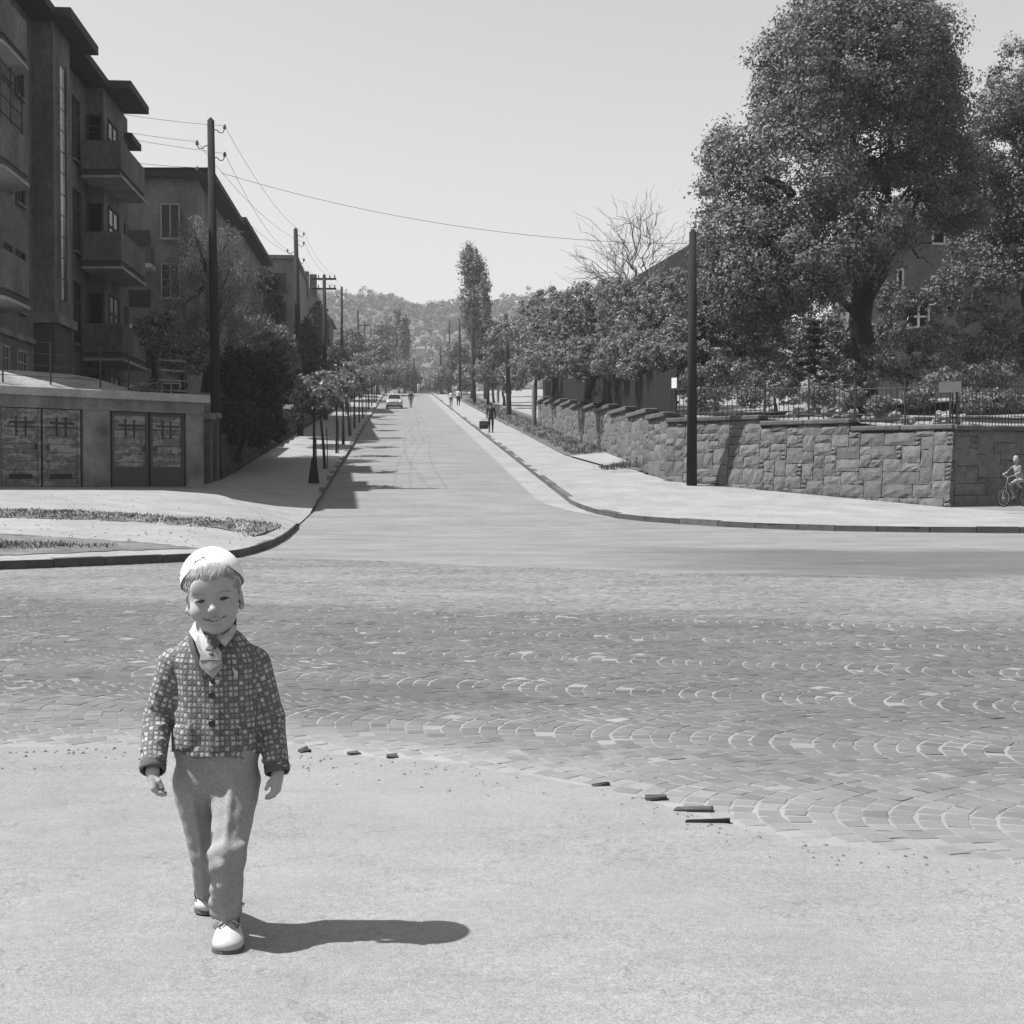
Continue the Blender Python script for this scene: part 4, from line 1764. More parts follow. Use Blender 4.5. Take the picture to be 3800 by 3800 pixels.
fw = thing("stone_wall", "rough squared-stone retaining wall on the right corner, with the pole's shadow across it", "wall", WL)
segs = [(2474, 2822, 1534 + 14), (2822, 3157, 1545 + 16), (3157, 3540, 1571 + 10)]
wall_tops = []
for si, (pa, pb, pyc) in enumerate(segs):
    P0, P1 = on_wall(pa), on_wall(pb)
    zc = (at(pa, pyc + 22, P0[1])[2] + at(pb, pyc + 10, P1[1])[2]) / 2
    z0 = WL[2] + (WR[2] - WL[2]) * (pa - 2474) / 1066
    z1 = WL[2] + (WR[2] - WL[2]) * (pb - 2474) / 1066
    c_ = (P0 + P1) / 2 - WN * 0.22 + V((0, 0, (zc + min(z0, z1) - .12) / 2 - (P0[2] + P1[2]) / 2))
    G().box((c_[0], c_[1], (zc + min(z0, z1) - .13) / 2), (np.linalg.norm((P1 - P0)[:2]) - .02, 0.40, zc - min(z0, z1) + .11), V([(we[0], we[1], 0), WN, (0, 0, 1)])).out(
        "core", M['mortar'], fw)
    coping(fw, P0, P1, zc + 0.002, zc + 0.002, WN)
    wall_tops.append((P0, P1, zc + 0.16))
Lw_ = np.linalg.norm((WR - WL)[:2])
sb_ = [np.linalg.norm((q_[1] - wall_tops[0][0])[:2]) for q_ in wall_tops]
wall_piece(fw, wall_tops[0][0], wall_tops[-1][1], WL[2], WR[2], wall_tops[0][2] - 0.16, WN, seed=14, gh=0.126, gw_=0.19, batter=0.10, core=False,
           topf=lambda s_: wall_tops[0 if s_ < sb_[0] else 1 if s_ < sb_[1] else 2][2] - 0.165)
# wall that turns away to the right, in its own shade
tw = thing("stone_wall", "shaded stone wall that turns away from the corner behind the child on the bicycle", "wall", WR)
te = unit((WT - WR)[:2])
TN = V((te[1], -te[0], 0))
ztw = wall_tops[-1][2] - 0.16
wall_piece(tw, WR + V((0.03, 0.05, 0)), WT, WR[2], WT[2], ztw - 0.03, TN, seed=33, gw_=0.27, gh=0.16)
coping(tw, WR + V((-0.02, 0.0, 0)), WT, ztw - 0.028, ztw - 0.028, TN)
# wall along the street, stepping up the hill
sw = thing("stepped_wall", "rough stone wall with stepped coping climbing beside the right-hand sidewalk", "wall", WL)
SN = -UN3
nstep = 10
step_tops = []
Dd = np.concatenate([[45.0], np.linspace(48.3, 87, nstep)])
for i in range(len(Dd) - 1):
    D0, D1 = Dd[i], Dd[i + 1]
    P0, P1 = bpt(D1, 8.75, 0), bpt(D0, 8.75, 0)
    zb0, zb1 = float(zr(D1)) + 0.25, float(zr(D0)) + 0.3
    top = float(zr((D0 + D1) / 2)) + 0.25 + (1.92 - 0.035 * i)
    wall_piece(sw, P0, P1, zb0, zb1, top, SN, seed=50 + i, gw_=0.36, gh=0.18, sizes=((2, 3), (3, 3), (3, 2), (2, 2), (3, 4)))
    coping(sw, P0 + V((0, 0, 0)), P1, top + 0.003, top + 0.003, SN, L=2.2, th=0.17, over=0.13)
    step_tops.append((D0, D1, top + 0.17))

# ---- iron railing on the front wall
fe = thing("iron_railing", "dark iron picket railing along the top of the corner wall, with gaps", "railing", (WL[0], WL[1], wall_tops[0][2]))


def picket_run(parent, P0, P1, zb, h, gap, n, inset=0.22, dense=1.0, droop=0.0):
    e = unit((P1 - P0)[:2])
    e = V((e[0], e[1], 0))
    T = np.linalg.norm((P1 - P0)[:2])
    k = int(T / gap)
    o = V((P0[0], P0[1], 0)) - n * inset
    for i in range(k + 1):
        if rng.random() > dense:
            continue
        s_ = T * i / k
        lean = rng.normal(0, 0.012)
        hh = h - droop * math.sin(math.pi * i / k) + rng.normal(0, 0.012)
        a = o + e * s_ + V((0, 0, zb))
        G().tube([a, a + e * lean + V((0, 0, hh))], 0.013, 5).out("picket", M['iron'], parent)
    for q in (0.16, 0.9):
        p_ = [o + e * (T * i / 6) + V((0, 0, zb + q * (h - droop * math.sin(math.pi * i / 6)))) + n * 0.015 for i in range(7)]
        G().tube(p_, 0.017, 5).out("rail", M['iron'], parent)
    for s_ in (0.02, T * 0.5, T - 0.02):
        a = o + e * s_ + V((0, 0, zb))
        G().tube([a, a + V((0, 0, h + 0.10))], 0.03, 6).out("post", M['iron'], parent)


for (P0, P1, z), hh in zip(wall_tops, (1.08, 1.15, 1.25)):
    picket_run(fe, P0, P1, z - 0.02, hh, 0.165, WN, dense=0.93, droop=0.05)
fe2 = thing("iron_railing", "closely spaced iron picket railing on the shaded wall behind the cyclist", "railing", (WR[0], WR[1], ztw))
picket_run(fe2, WR, WT, ztw + 0.12, 1.30, 0.115, TN, droop=0.06)

# ---- dark board fence stepping up the street wall
bf = thing("board_fence", "dark close-boarded fence in stepped panels on top of the street wall", "fence", bpt(48, 9.1, step_tops[0][2]))
for i, (D0, D1, z) in enumerate(step_tops):
    h = 1.42 - 0.02 * i
    k = 12
    pn = bpy.data.objects.new("panel", None)
    pn.parent = bf
    COL.objects.link(pn)
    for j in range(k):
        a = D0 + (D1 - D0) * j / k + 0.01
        b = D0 + (D1 - D0) * (j + 1) / k - 0.01
        bbox(G(), a, b, 9.06, 9.09, z - 0.05, z + h + rng.normal(0, 0.008)).out("board", M['board'], pn)
    g = G()
    bbox(g, D0 + .02, D1 - .02, 9.092, 9.15, z + 0.25, z + 0.33)
    bbox(g, D0 + .02, D1 - .02, 9.092, 9.15, z + h - 0.3, z + h - 0.22)
    g.out("rail", M['board'], pn)
# posts standing on the verge further up
for i, (px, pyt, pyb, D) in enumerate(((1982, 1430, 1585, 86), (1890, 1432, 1545, 106), (1848, 1440, 1500, 128))):
    p = gnd(px, pyb, 0.25)
    lab = ("pale tall post at the far end of the stepped wall", "short dark post on the verge behind the man with the briefcase",
           "pale post on the verge near the poplar")[i]
    z1 = at(px, pyt, p[1])[2]
    g = G().tube([(p[0], p[1], p[2] - 0.2), (p[0], p[1], z1)], [0.16, 0.13], 8)
    tag(g.out("fence_post", M['board'] if i == 1 else M['concrete']), lab, "post", "posts on the verge")

# signs
p = at(2502, 1421, 44.2)
s_ = thing("sign", "small white blank sign fixed to the board fence beside the pole", "sign", p)
G().box(p, (0.20, 0.015, 0.33), V([(0.75, -0.66, 0), (0.66, 0.75, 0), (0, 0, 1)])).out("plate", M['white'], s_)
G().tube([p + V((0.02, 0.03, -0.45)), p + V((0.02, 0.03, 0.25))], 0.02, 6).out("post", M['iron'], s_)
pc = on_wall(3526) - WN * 0.1
p = at(3526, 1436, pc[1])
s_ = thing("sign", "grey rectangular notice board on the iron railing above the wall corner", "sign", p)
wx3 = V((we[0], we[1], 0))
G().box(p, (0.50, 0.02, 0.30), V([wx3 * 0.9 + V((0.4, 0, 0)), WN, (0, 0, 1)])).out("plate", M['sign'], s_)
g = G()
for i, wds in enumerate((0.34, 0.28, 0.31)):
    pass
G().tube([p - WN * 0.03 + V((0, 0, -0.9)), p - WN * 0.03 + V((0, 0, 0.16))], 0.025, 6).out("post", M['iron'], s_)

# garden ground behind the walls
A, B = [], []
for (P0, P1, z) in wall_tops[::-1]:
    for q in (1, 0.5):
        p = P0 + (P1 - P0) * q
        A.append((p[0] - WN[0] * 0.4, p[1] - WN[1] * 0.4, z - 0.12))
        B.append((p[0] + 22, p[1] + 26, z + 1.3))
A.append((WL[0] + 0.5, WL[1] + 0.2, wall_tops[0][2] - 0.12))
B.append((WL[0] + 22, WL[1] + 30, wall_tops[0][2] + 2.5))
for (D0, D1, z) in step_tops:
    p = bpt((D0 + D1) / 2, 9.15, z - 0.15)
    A.append(tuple(p))
    B.append((p[0] + 30, p[1] + 25, z + 2.5))
for y in (95, 120, 150, 190, 230):
    A.append((SX(y, 9.6), y, float(zr(y)) + 0.4))
    B.append((SX(y, 40), y + 10, float(zr(y)) + 2.0))
A.insert(0, tuple(WT + V((0, 0.4, ztw + 0.1 - WT[2]))))
B.insert(0, (WT[0] + 20, WT[1] + 20, ztw + 1.2))
v, f = sheet(A, B, 10, noise=0.05, rng=rng)
structure("garden_ground", v, f, M['soil'])

# ------------------------------------------------------------------ trees and shrubs


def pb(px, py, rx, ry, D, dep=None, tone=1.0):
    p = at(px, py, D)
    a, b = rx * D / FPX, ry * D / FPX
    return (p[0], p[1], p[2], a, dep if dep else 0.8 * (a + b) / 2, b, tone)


tr = np.random.default_rng(21)


def tree(name, label, cat, base, blobs, n, size, leaf, r0=0.2, fork=None, sub=2, group=None, nlimb=None, bark='bark', wood_on=True, **kw):
    base = V(base)
    th = thing(name, label, cat, base, group)
    ends = [b[:3] for b in blobs]
    if nlimb:
        ends = [V(b[:3]) + tr.normal(0, 0.5, 3) * V(b[3:6]) for b in blobs for _ in range(nlimb)]
    if wood_on:
        if fork is None:
            c = np.mean([b[:3] for b in blobs], axis=0)
            fork = base * 0.45 + c * 0.55
        wood(tr, base - V((0, 0, 0.2)), fork, r0, ends, sub, bark, th)
    if n < 20000:
        n, size = int(n * 1.9), size * 0.72
    crown(tr, blobs, n, size, M[leaf], th, **kw)
    return th


# the big tree above the corner wall
bt = [pb(3170, 230, 330, 300, 50, 4.2), pb(3330, 190, 230, 220, 51, 3), pb(2990, 330, 220, 270, 49, 3), pb(3290, 480, 280, 200, 52, 3.5, 0.95), pb(2960, 640, 250, 260, 48.5, 3.2),
      pb(2740, 740, 150, 270, 49, 2.0), pb(2690, 580, 70, 120, 50, 1.2), pb(2700, 930, 130, 170, 48, 2.0), pb(3110, 880, 280, 200, 48, 3), pb(2860, 960, 220, 190, 47.5, 2.5),
      pb(3330, 720, 230, 170, 52, 2.5, 0.9), pb(3050, 1020, 170, 110, 48, 2.0), pb(2800, 1110, 190, 110, 48, 1.8), pb(3440, 330, 130, 180, 52, 2),
      pb(3200, 60, 230, 190, 50, 3), pb(2760, 1010, 120, 110, 47, 1.5), pb(3540, 620, 90, 120, 53, 1.5, 0.9),
      pb(3480, 420, 120, 190, 52.5, 2.0), pb(3560, 760, 110, 120, 53, 1.6, 0.9), pb(3280, 880, 120, 70, 49, 1.6)]
tb = at(3195, 1500, 51.5)
big = thing("broadleaf_tree", "huge full-crowned tree with a dark trunk behind the corner railing", "tree", tb)
g = G()
fk = at(3200, 1040, 51.5)
pth = bent(tr, tb - V((0, 0, 0.3)), fk, 6, 0.03)
g.tube(pth, [0.72, 0.55, 0.48, 0.45, 0.43, 0.42, 0.40], 12)
for (px, py, D, r) in ((3170, 500, 50.5, 0.28), (3050, 700, 49.5, 0.2), (2760, 700, 49, 0.16), (3330, 420, 51.5, 0.2), (3400, 700, 52.5, 0.15), (2850, 900, 48.5, 0.14),
                       (3180, 150, 50, 0.2), (3480, 560, 52.5, 0.14), (3110, 300, 50, 0.18), (3390, 830, 50.5, 0.2)):
    e = at(px, py, D)
    p_ = bent(tr, pth[tr.integers(4, 7)], e, 7, 0.12, 0.04)
    g.tube(p_, [r * (1.1 - 0.85 * i / 7) for i in range(8)], 7)
    for _ in range(7):
        q = p_[tr.integers(2, 8)]
        e2 = q + tr.normal(0, 1.3, 3) + V((0, 0, 0.7))
        g.tube(bent(tr, q, e2, 4, 0.15), [r * 0.35, r * 0.28, r * 0.2, r * 0.12, 0.01], 5)
# the limb seen bare on the left and the leaning one at the house
g.tube(bent(tr, at(2940, 720, 47.5), at(2830, 655, 46.2), 4, 0.08), [0.16, 0.15, 0.13, 0.11, 0.09], 7)
g.tube(bent(tr, at(3250, 960, 49.6), at(3360, 830, 49.2), 5, 0.08), [0.2, 0.18, 0.16, 0.15, 0.13, 0.1], 7)
g.out("trunk", M['bark'], big)
crown(tr, bt, 210000, 0.064, M['leaf_big'], big, tone=0.25, per=105, shell=0.40, spread=5.6)

# the tree at the right edge
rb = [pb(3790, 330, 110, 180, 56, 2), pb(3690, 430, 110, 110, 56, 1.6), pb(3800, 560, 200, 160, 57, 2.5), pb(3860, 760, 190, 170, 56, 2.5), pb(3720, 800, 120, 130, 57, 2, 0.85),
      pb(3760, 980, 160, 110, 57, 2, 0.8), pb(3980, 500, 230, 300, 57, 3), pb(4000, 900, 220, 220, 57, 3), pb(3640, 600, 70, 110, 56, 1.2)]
tree("broadleaf_tree", "tall loose-crowned tree at the right edge, its lit top against the sky", "tree", at(3850, 1490, 57), rb, 80000, 0.068, 'leaf_big', 0.35,
     fork=at(3830, 1000, 57), tone=0.25, shell=0.4, per=100, spread=5.4)
# shrubs and small trees behind the railing
sh = [
    ("leafy_shrub", "broad pale shrub in the sun below the big tree's crown, right of its trunk", [pb(3370, 1330, 170, 85, 47, 1.3), pb(3460, 1280, 110, 90, 48, 1.0), pb(3260, 1360, 80, 60, 46.5, .8)], 4200, 0.075, 'leaf_mid'),
    ("leafy_shrub", "tall leafy shrub at the right edge above the shaded wall", [pb(3660, 1230, 110, 130, 50, 1.4), pb(3770, 1260, 130, 150, 50, 1.6), pb(3620, 1310, 80, 80, 49, 1), pb(3900, 1240, 140, 160, 50, 1.6)], 6000, 0.09, 'leaf_mid'),
    ("leafy_shrub", "dark low shrub between the notice board and the shaded railing", [pb(3600, 1395, 75, 50, 46, .7), pb(3700, 1390, 90, 50, 47, .8)], 1700, 0.07, 'leaf_big'),
    ("leafy_shrub", "pale feathery bush behind the railing, left of the small spruce", [pb(2880, 1370, 70, 70, 47, .8), pb(2790, 1390, 80, 60, 47.5, .8), pb(2930, 1400, 60, 45, 46.5, .6)], 2600, 0.065, 'leaf_pale'),
    ("leafy_shrub", "low round bush at the foot of the big tree's trunk", [pb(3130, 1390, 70, 50, 46, .7), pb(3210, 1410, 60, 38, 46, .6)], 1500, 0.065, 'leaf_mid'),
    ("leafy_shrub", "dark bush behind the railing just right of the pole", [pb(2660, 1380, 75, 60, 48, .8), pb(2600, 1400, 60, 60, 48, .8)], 1800, 0.075, 'leaf_big'),
    ("leafy_shrub", "sunlit small garden tree right of the pole, under the big crown", [pb(2700, 1210, 120, 110, 51, 1.5), pb(2820, 1250, 110, 90, 51, 1.3), pb(2650, 1290, 90, 70, 50, 1.2), pb(2760, 1310, 100, 60, 50, 1.2)], 5200, 0.085, 'leaf_mid'),
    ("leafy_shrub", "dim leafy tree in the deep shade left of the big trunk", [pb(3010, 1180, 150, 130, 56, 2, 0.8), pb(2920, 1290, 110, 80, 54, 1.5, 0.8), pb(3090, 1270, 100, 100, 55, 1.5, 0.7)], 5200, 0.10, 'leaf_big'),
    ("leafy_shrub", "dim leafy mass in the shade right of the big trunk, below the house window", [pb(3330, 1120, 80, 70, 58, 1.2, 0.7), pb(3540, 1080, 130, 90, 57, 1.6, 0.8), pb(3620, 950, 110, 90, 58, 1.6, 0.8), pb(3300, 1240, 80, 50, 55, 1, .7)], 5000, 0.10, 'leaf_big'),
]
for (nm, lab, bl, n, sz, lf) in sh:
    b = V(bl[0][:3])
    b[2] = bl[0][2] - bl[0][5] - 0.6
    tree(nm, lab, "shrub" if "tree" not in lab.split(" in ")[0].split(",")[0] else "small tree", b, bl, n, sz, lf, 0.06, tone=0.3, per=40, shell=0.45, spread=3.0)


low = [("low pale plant in the rockery behind the railing, left of the spruce", 2780, 1475, 44.8, 'leaf_pale'), ("low bushy plant behind the railing beside the near pole", 2640, 1470, 45.8, 'leaf_mid'),
       ("low dark plant in the rockery under the spruce", 3010, 1465, 43.6, 'leaf_big'), ("low spreading plant in the rockery below the big trunk", 3160, 1470, 43.2, 'leaf_mid'),
       ("low leafy plant in the rockery left of the notice board", 3400, 1480, 41.6, 'leaf_mid'), ("small pale plant in the rockery right of the spruce", 3270, 1500, 41.8, 'leaf_pale'),
       ("leafy plant behind the close pickets at the right edge", 3720, 1490, 41.5, 'leaf_mid'), ("leafy plant behind the close pickets right of the notice board", 3610, 1480, 41.0, 'leaf_pale'),
       ("dark undergrowth plant behind the railing under the big crown", 2900, 1440, 46.0, 'leaf_big'), ("dark undergrowth plant behind the notice board", 3490, 1420, 43.5, 'leaf_big')]
for (lab, px, py, D, lf) in low:
    bl = [pb(px + tr.normal(0, 25), py + tr.normal(0, 10), tr.uniform(35, 75), tr.uniform(28, 48), D + tr.normal(0, .3), 0.45) for _ in range(4)]
    b = at(px, py + 70, D)
    th = thing("garden_plant", lab, "plant", b)
    crown(tr, bl, 1900, 0.045, M[lf], th, name="foliage", tone=0.3, per=24, shell=0.3, spread=2.2)
rk = thing("rockery", "pale rocks of the rockery garden seen through the iron railing", "rockery", at(3100, 1530, 44))
for i in range(46):
    px = tr.uniform(2760, 3560)
    q_ = on_wall(px) - WN * tr.uniform(0.8, 2.6)
    zz_ = np.interp(px, [2474, 2822, 3157, 3540], [wall_tops[0][2], wall_tops[0][2], wall_tops[1][2], wall_tops[2][2]]) + tr.uniform(-.05, .28)
    R_ = tr.uniform(.08, .22)
    g = G().ball((q_[0], q_[1], zz_), (R_ * tr.uniform(.8, 1.3), R_ * .8, R_ * tr.uniform(.5, .8)), 7, 5)
    g.v = [tuple(V(p_) + tr.normal(0, R_ * .09, 3)) for p_ in g.v]
    g.out("rock", M['soil'] if i % 3 else M['concrete'], rk)


def spruce(label, base, H, R, n, seed):
    r = np.random.default_rng(seed)
    th = thing("spruce_tree", label, "conifer", base)
    base = V(base)
    G().tube([base - V((0, 0, .2)), base + V((0, 0, H))], [0.09 * H / 3, 0.01], 7).out("trunk", M['bark'], th)
    P, F, T = [], [], []
    k = 0
    tiers = int(H / 0.26)
    for i in range(tiers):
        z = 0.25 + (H - 0.3) * i / tiers
        rad = R * (1 - z / H) ** 0.85 + 0.06
        nb = 7
        for j in range(nb):
            a = r.uniform(0, 2 * math.pi)
            L = rad * r.uniform(0.7, 1.15)
            d = V((math.cos(a), math.sin(a), 0))
            s_ = V((-d[1], d[0], 0))
            m_ = max(4, int(n / (tiers * nb)))
            for q in r.random(m_) ** 0.7:
                p = base + V((0, 0, z - 0.28 * L * q + 0.1 * q * q)) + d * L * q + r.normal(0, 0.03, 3)
                w = 0.06 + 0.10 * L * (1 - q) + 0.03
                e = p + d * 0.10 + s_ * r.normal(0, 1) * w + V((0, 0, -0.05 + r.normal(0, .03)))
                t_ = unit(np.cross(e - p, (0, 0, 1))) * 0.022 + r.normal(0, .008, 3)
                P += [p - t_, p + t_, e]
                F.append((k, k + 1, k + 2))
                T.append(np.clip(r.normal(1, .35), .4, 2))
                k += 3
    put("crown", V(P), np.array(F), M['needle'], th, attrs={"tone": ('FACE', 'FLOAT', T)})
    return th


p = at(3020, 1500, 45.5)
spruce("small dark spruce behind the railing, left of the big trunk", p, 3.0, 1.05, 9000, 1)
p = at(2610, 1480, 50)
spruce("dark spruce half hidden behind the near right-hand pole", p, 4.6, 1.2, 8000, 2)
p = at(2660, 1470, 60)
spruce("taller dark spruce in the garden, deeper behind the pole", p, 6.0, 1.4, 7000, 3)

# garden trees on the right, up the street
gt = [
    ("rounded garden tree above the board fence, left of the pole", [pb(2420, 1210, 150, 130, 55, 2.2), pb(2330, 1130, 130, 110, 58, 2), pb(2490, 1120, 110, 130, 57, 1.8), pb(2520, 1260, 90, 90, 52, 1.4), pb(2440, 1080, 60, 60, 58, 1)], 12000, 0.085, 'leaf_pale', 1500),
    ("dense garden tree under the bare branches", [pb(2240, 1180, 140, 110, 64, 2.4), pb(2180, 1120, 110, 70, 66, 2), pb(2310, 1260, 120, 80, 60, 2), pb(2130, 1230, 90, 90, 65, 1.8), pb(2260, 1080, 50, 50, 65, 1)], 9000, 0.10, 'leaf_mid', 1480),
    ("pale-leaved bush tree hanging over the stepped fence", [pb(2180, 1330, 150, 80, 60, 1.5), pb(2070, 1330, 90, 70, 66, 1.5), pb(2290, 1350, 100, 60, 57, 1.3), pb(2400, 1340, 90, 50, 54, 1.2)], 9000, 0.085, 'leaf_pale', 1460),
    ("mid-grey garden tree at the far end of the stepped fence", [pb(2050, 1200, 110, 80, 80, 2.6), pb(1990, 1260, 90, 90, 84, 2.4), pb(2110, 1160, 80, 50, 78, 2), pb(2030, 1330, 110, 80, 78, 2), pb(2070, 1120, 40, 40, 80, 1.2)], 8000, 0.11, 'leaf_pale', 1480),
    ("bushy pale shrub tree over the board fence, close to the lone pole", [pb(2450, 1310, 110, 60, 50, 1.2), pb(2380, 1280, 90, 60, 52, 1.2), pb(2520, 1330, 60, 60, 49.5, 1.0), pb(2300, 1300, 90, 60, 55, 1.3), pb(2350, 1370, 70, 40, 52, 0.9)], 7500, 0.075, 'leaf_pale', 1470),
    ("feathery young tree on the skyline left of the bare tree", [pb(1985, 1150, 70, 45, 100, 2.2), pb(2080, 1130, 60, 40, 98, 2), pb(1930, 1230, 70, 70, 105, 2.4), pb(1960, 1330, 80, 80, 98, 2.5), pb(2000, 1110, 25, 40, 100, 0.8), pb(2050, 1095, 25, 35, 100, 0.8)], 5000, 0.13, 'leaf_pale', 1490),
    ("bushy tree beside the verge behind the poplar", [pb(1870, 1290, 80, 90, 128, 3), pb(1820, 1380, 60, 60, 130, 2.6), pb(1900, 1400, 60, 50, 120, 2.4)], 5000, 0.18, 'leaf_big', 1500),
    ("roundish tree by the far sidewalk right of the street", [pb(1700, 1330, 50, 70, 185, 3.5), pb(1660, 1390, 45, 45, 190, 3), pb(1730, 1400, 40, 50, 175, 3)], 4200, 0.24, 'leaf_big', 1470),
    ("pale bush at the crest on the right of the street", [pb(1640, 1410, 35, 35, 215, 3), pb(1600, 1425, 30, 22, 222, 3)], 2200, 0.26, 'leaf_mid', 1455),
]
for (lab, bl, n, sz, lf, byy) in gt:
    b = at(bl[0] and (bl[0][0] / bl[0][1] * FPX + 1900), byy, bl[0][1])
    tree("garden_tree", lab, "tree", b, bl, n, sz, lf, 0.14, tone=0.3, shell=0.35, per=22)
# bare tree
bb_ = at(2395, 1420, 66)
bare = thing("bare_tree", "tree with bare fanned branches standing out against the sky above the garden", "tree", bb_)
g = G()
fk = at(2360, 1040, 66)
pt = bent(tr, bb_, fk, 5, 0.03)
g.tube(pt, [0.3, 0.26, 0.24, 0.22, 0.2, 0.18], 9)
for (px, py, r) in ((2180, 960, .055), (2230, 900, .06), (2290, 860, .06), (2340, 830, .07), (2375, 820, .06), (2430, 840, .06), (2470, 880, .05), (2200, 1010, .045), (2530, 905, .05), (2150, 1000, .04), (2260, 960, .05), (2310, 900, .05), (2400, 880, .05)):
    e = at(px, py, 66 + tr.normal(0, 1.5))
    p_ = bent(tr, pt[tr.integers(3, 6)], e, 7, 0.12, 0.04)
    g.tube(p_, [r * (1 - 0.8 * i / 7) for i in range(8)], 5)
    for _ in range(13):
        q = p_[tr.integers(2, 8)]
        e2 = q + (e - q) * 0.2 + unit(e - fk) * tr.uniform(.3, 1.2) + tr.normal(0, 0.55, 3)
        p2 = bent(tr, q, e2, 4, 0.15)
        g.tube(p2, [.017, .014, .011, .009, .006], 4)
        for _ in range(2):
            q3 = p2[tr.integers(1, 5)]
            g.tube([q3, q3 + unit(e - fk) * .4 + tr.normal(0, .3, 3)], [.008, .005], 3)
g.out("trunk", M['twig'], bare)
# garden house with a long roof slope behind those trees
gh = thing("garden_house", "house with a long dark roof slope rising behind the garden trees", "house", at(2500, 1380, 88))
pr = [at(2150, 1150, 90), at(2560, 905, 90), at(2560, 905, 100), at(2150, 1150, 100)]
g = G()
top, low = at(2575, 897, 92), at(2140, 1156, 92)
hi2 = at(2960, 1160, 92)
d_ = V((0.2, 12, 0))
g.add([low, top, hi2, low + d_, top + d_, hi2 + d_], [(0, 1, 4, 3), (1, 2, 5, 4), (0, 2, 1), (3, 4, 5)])
g.out("roof", M['roof'], gh)
lo2, hi3 = low + V((1.2, 0.3, -0.5)), hi2 + V((-1.2, 0.3, -0.5))
G().box(((lo2[0] + hi3[0]) / 2, 98.2, (lo2[2] + 4) / 2), (hi3[0] - lo2[0], 11.4, lo2[2] - 4)).out("wall", M['plaster'], gh)
# villa behind the big tree
HD = 66.0
vl = thing("villa", "shadowy grey villa with white-barred windows behind the big tree", "house", at(3450, 1500, HD))
x0, x1 = at(3230, 1000, HD)[0], at(3900, 1000, HD)[0]
zt, zb = at(3400, 830, HD)[2], 2.5
G().box(((x0 + x1) / 2, HD + 4, (zt + zb) / 2), (x1 - x0, 8, zt - zb)).out("wall", M['plaster_far'], vl)
g = G()
g.add([(x0 - .5, HD - .5, zt), (x1 + .5, HD - .5, zt), (x1 + .5, HD + 8.5, zt), (x0 - .5, HD + 8.5, zt), (x0 + 3, HD + 4, zt + 2.6), (x1 - 3, HD + 4, zt + 2.6)],
      [(0, 1, 5, 4), (1, 2, 5), (2, 3, 4, 5), (3, 0, 4)])
g.out("roof", M['roof'], vl)
for (pxa, pxb, pya, pyb, mm) in ((3460, 3505, 860, 905, 0), (3370, 3445, 1135, 1215, 1), (3560, 3620, 855, 915, 0), (3330, 3350, 1000, 1100, 0)):
    a, b = at(pxa, pyb, HD), at(pxb, pya, HD)
    w = bpy.data.objects.new("window", None)
    w.parent = vl
    COL.objects.link(w)
    G().box(((a[0] + b[0]) / 2, HD - 0.005, (a[2] + b[2]) / 2), (b[0] - a[0], 0.02, b[2] - a[2])).out("pane", M['glass'], w)
    g = G()
    for xx in ([a[0], b[0]] + ([(a[0] + b[0]) / 2] if mm else [])):
        g.box((xx, HD - 0.05, (a[2] + b[2]) / 2), (0.09, 0.08, b[2] - a[2] + 0.09))
    for z_ in (a[2], b[2]) + ((a[2] * .5 + b[2] * .5,) if mm else ()):
        g.box(((a[0] + b[0]) / 2, HD - 0.045, z_), (b[0] - a[0], 0.06, 0.09))
    g.out("frame", M['white'], w)

# poplars
pp = gnd(1752, 1480, 0.3)
po = [pb(1745, 1000, 42, 95, pp[1], 2.2), pb(1760, 1100, 55, 110, pp[1], 2.6), pb(1752, 1180, 50, 70, pp[1], 2.2), pb(1735, 950, 28, 45, pp[1], 1.4), pb(1768, 1010, 36, 80, pp[1], 2), pb(1765, 1240, 34, 40, pp[1], 1.6)]
tree("poplar_tree", "tall slender poplar standing alone against the sky right of the street", "tree", pp, po, 6000, 0.19, 'leaf_big', 0.25, sub=0, fork=at(1755, 1180, pp[1]), tone=0.3, shell=0.15, per=16, up=0.0, spread=2.8)
p2 = gnd(1800, 1485, 0.3)
po = [pb(1800, 1080, 14, 70, p2[1], 0.9), pb(1803, 1150, 16, 60, p2[1], 1.0)]
tree("poplar_tree", "thin second poplar hugging the right side of the tall one", "tree", p2, po, 1600, 0.17, 'leaf_big', 0.15, sub=0, fork=at(1801, 1200, p2[1]), tone=0.25, shell=0.3, up=0.0)
pc_ = gnd(1835, 1500, 0.3)
tree("garden_tree", "small dark drooping tree beside the poplar's trunk", "tree", pc_, [pb(1820, 1240, 30, 50, pc_[1], 1.5), pb(1805, 1300, 40, 40, pc_[1], 1.5)], 2200, 0.17, 'leaf_dark', 0.14, tone=.3)
spruce("dark pointed conifer right of the street, near the crest", gnd(1668, 1462, 0.2), 11.0, 2.0, 2500, 9)

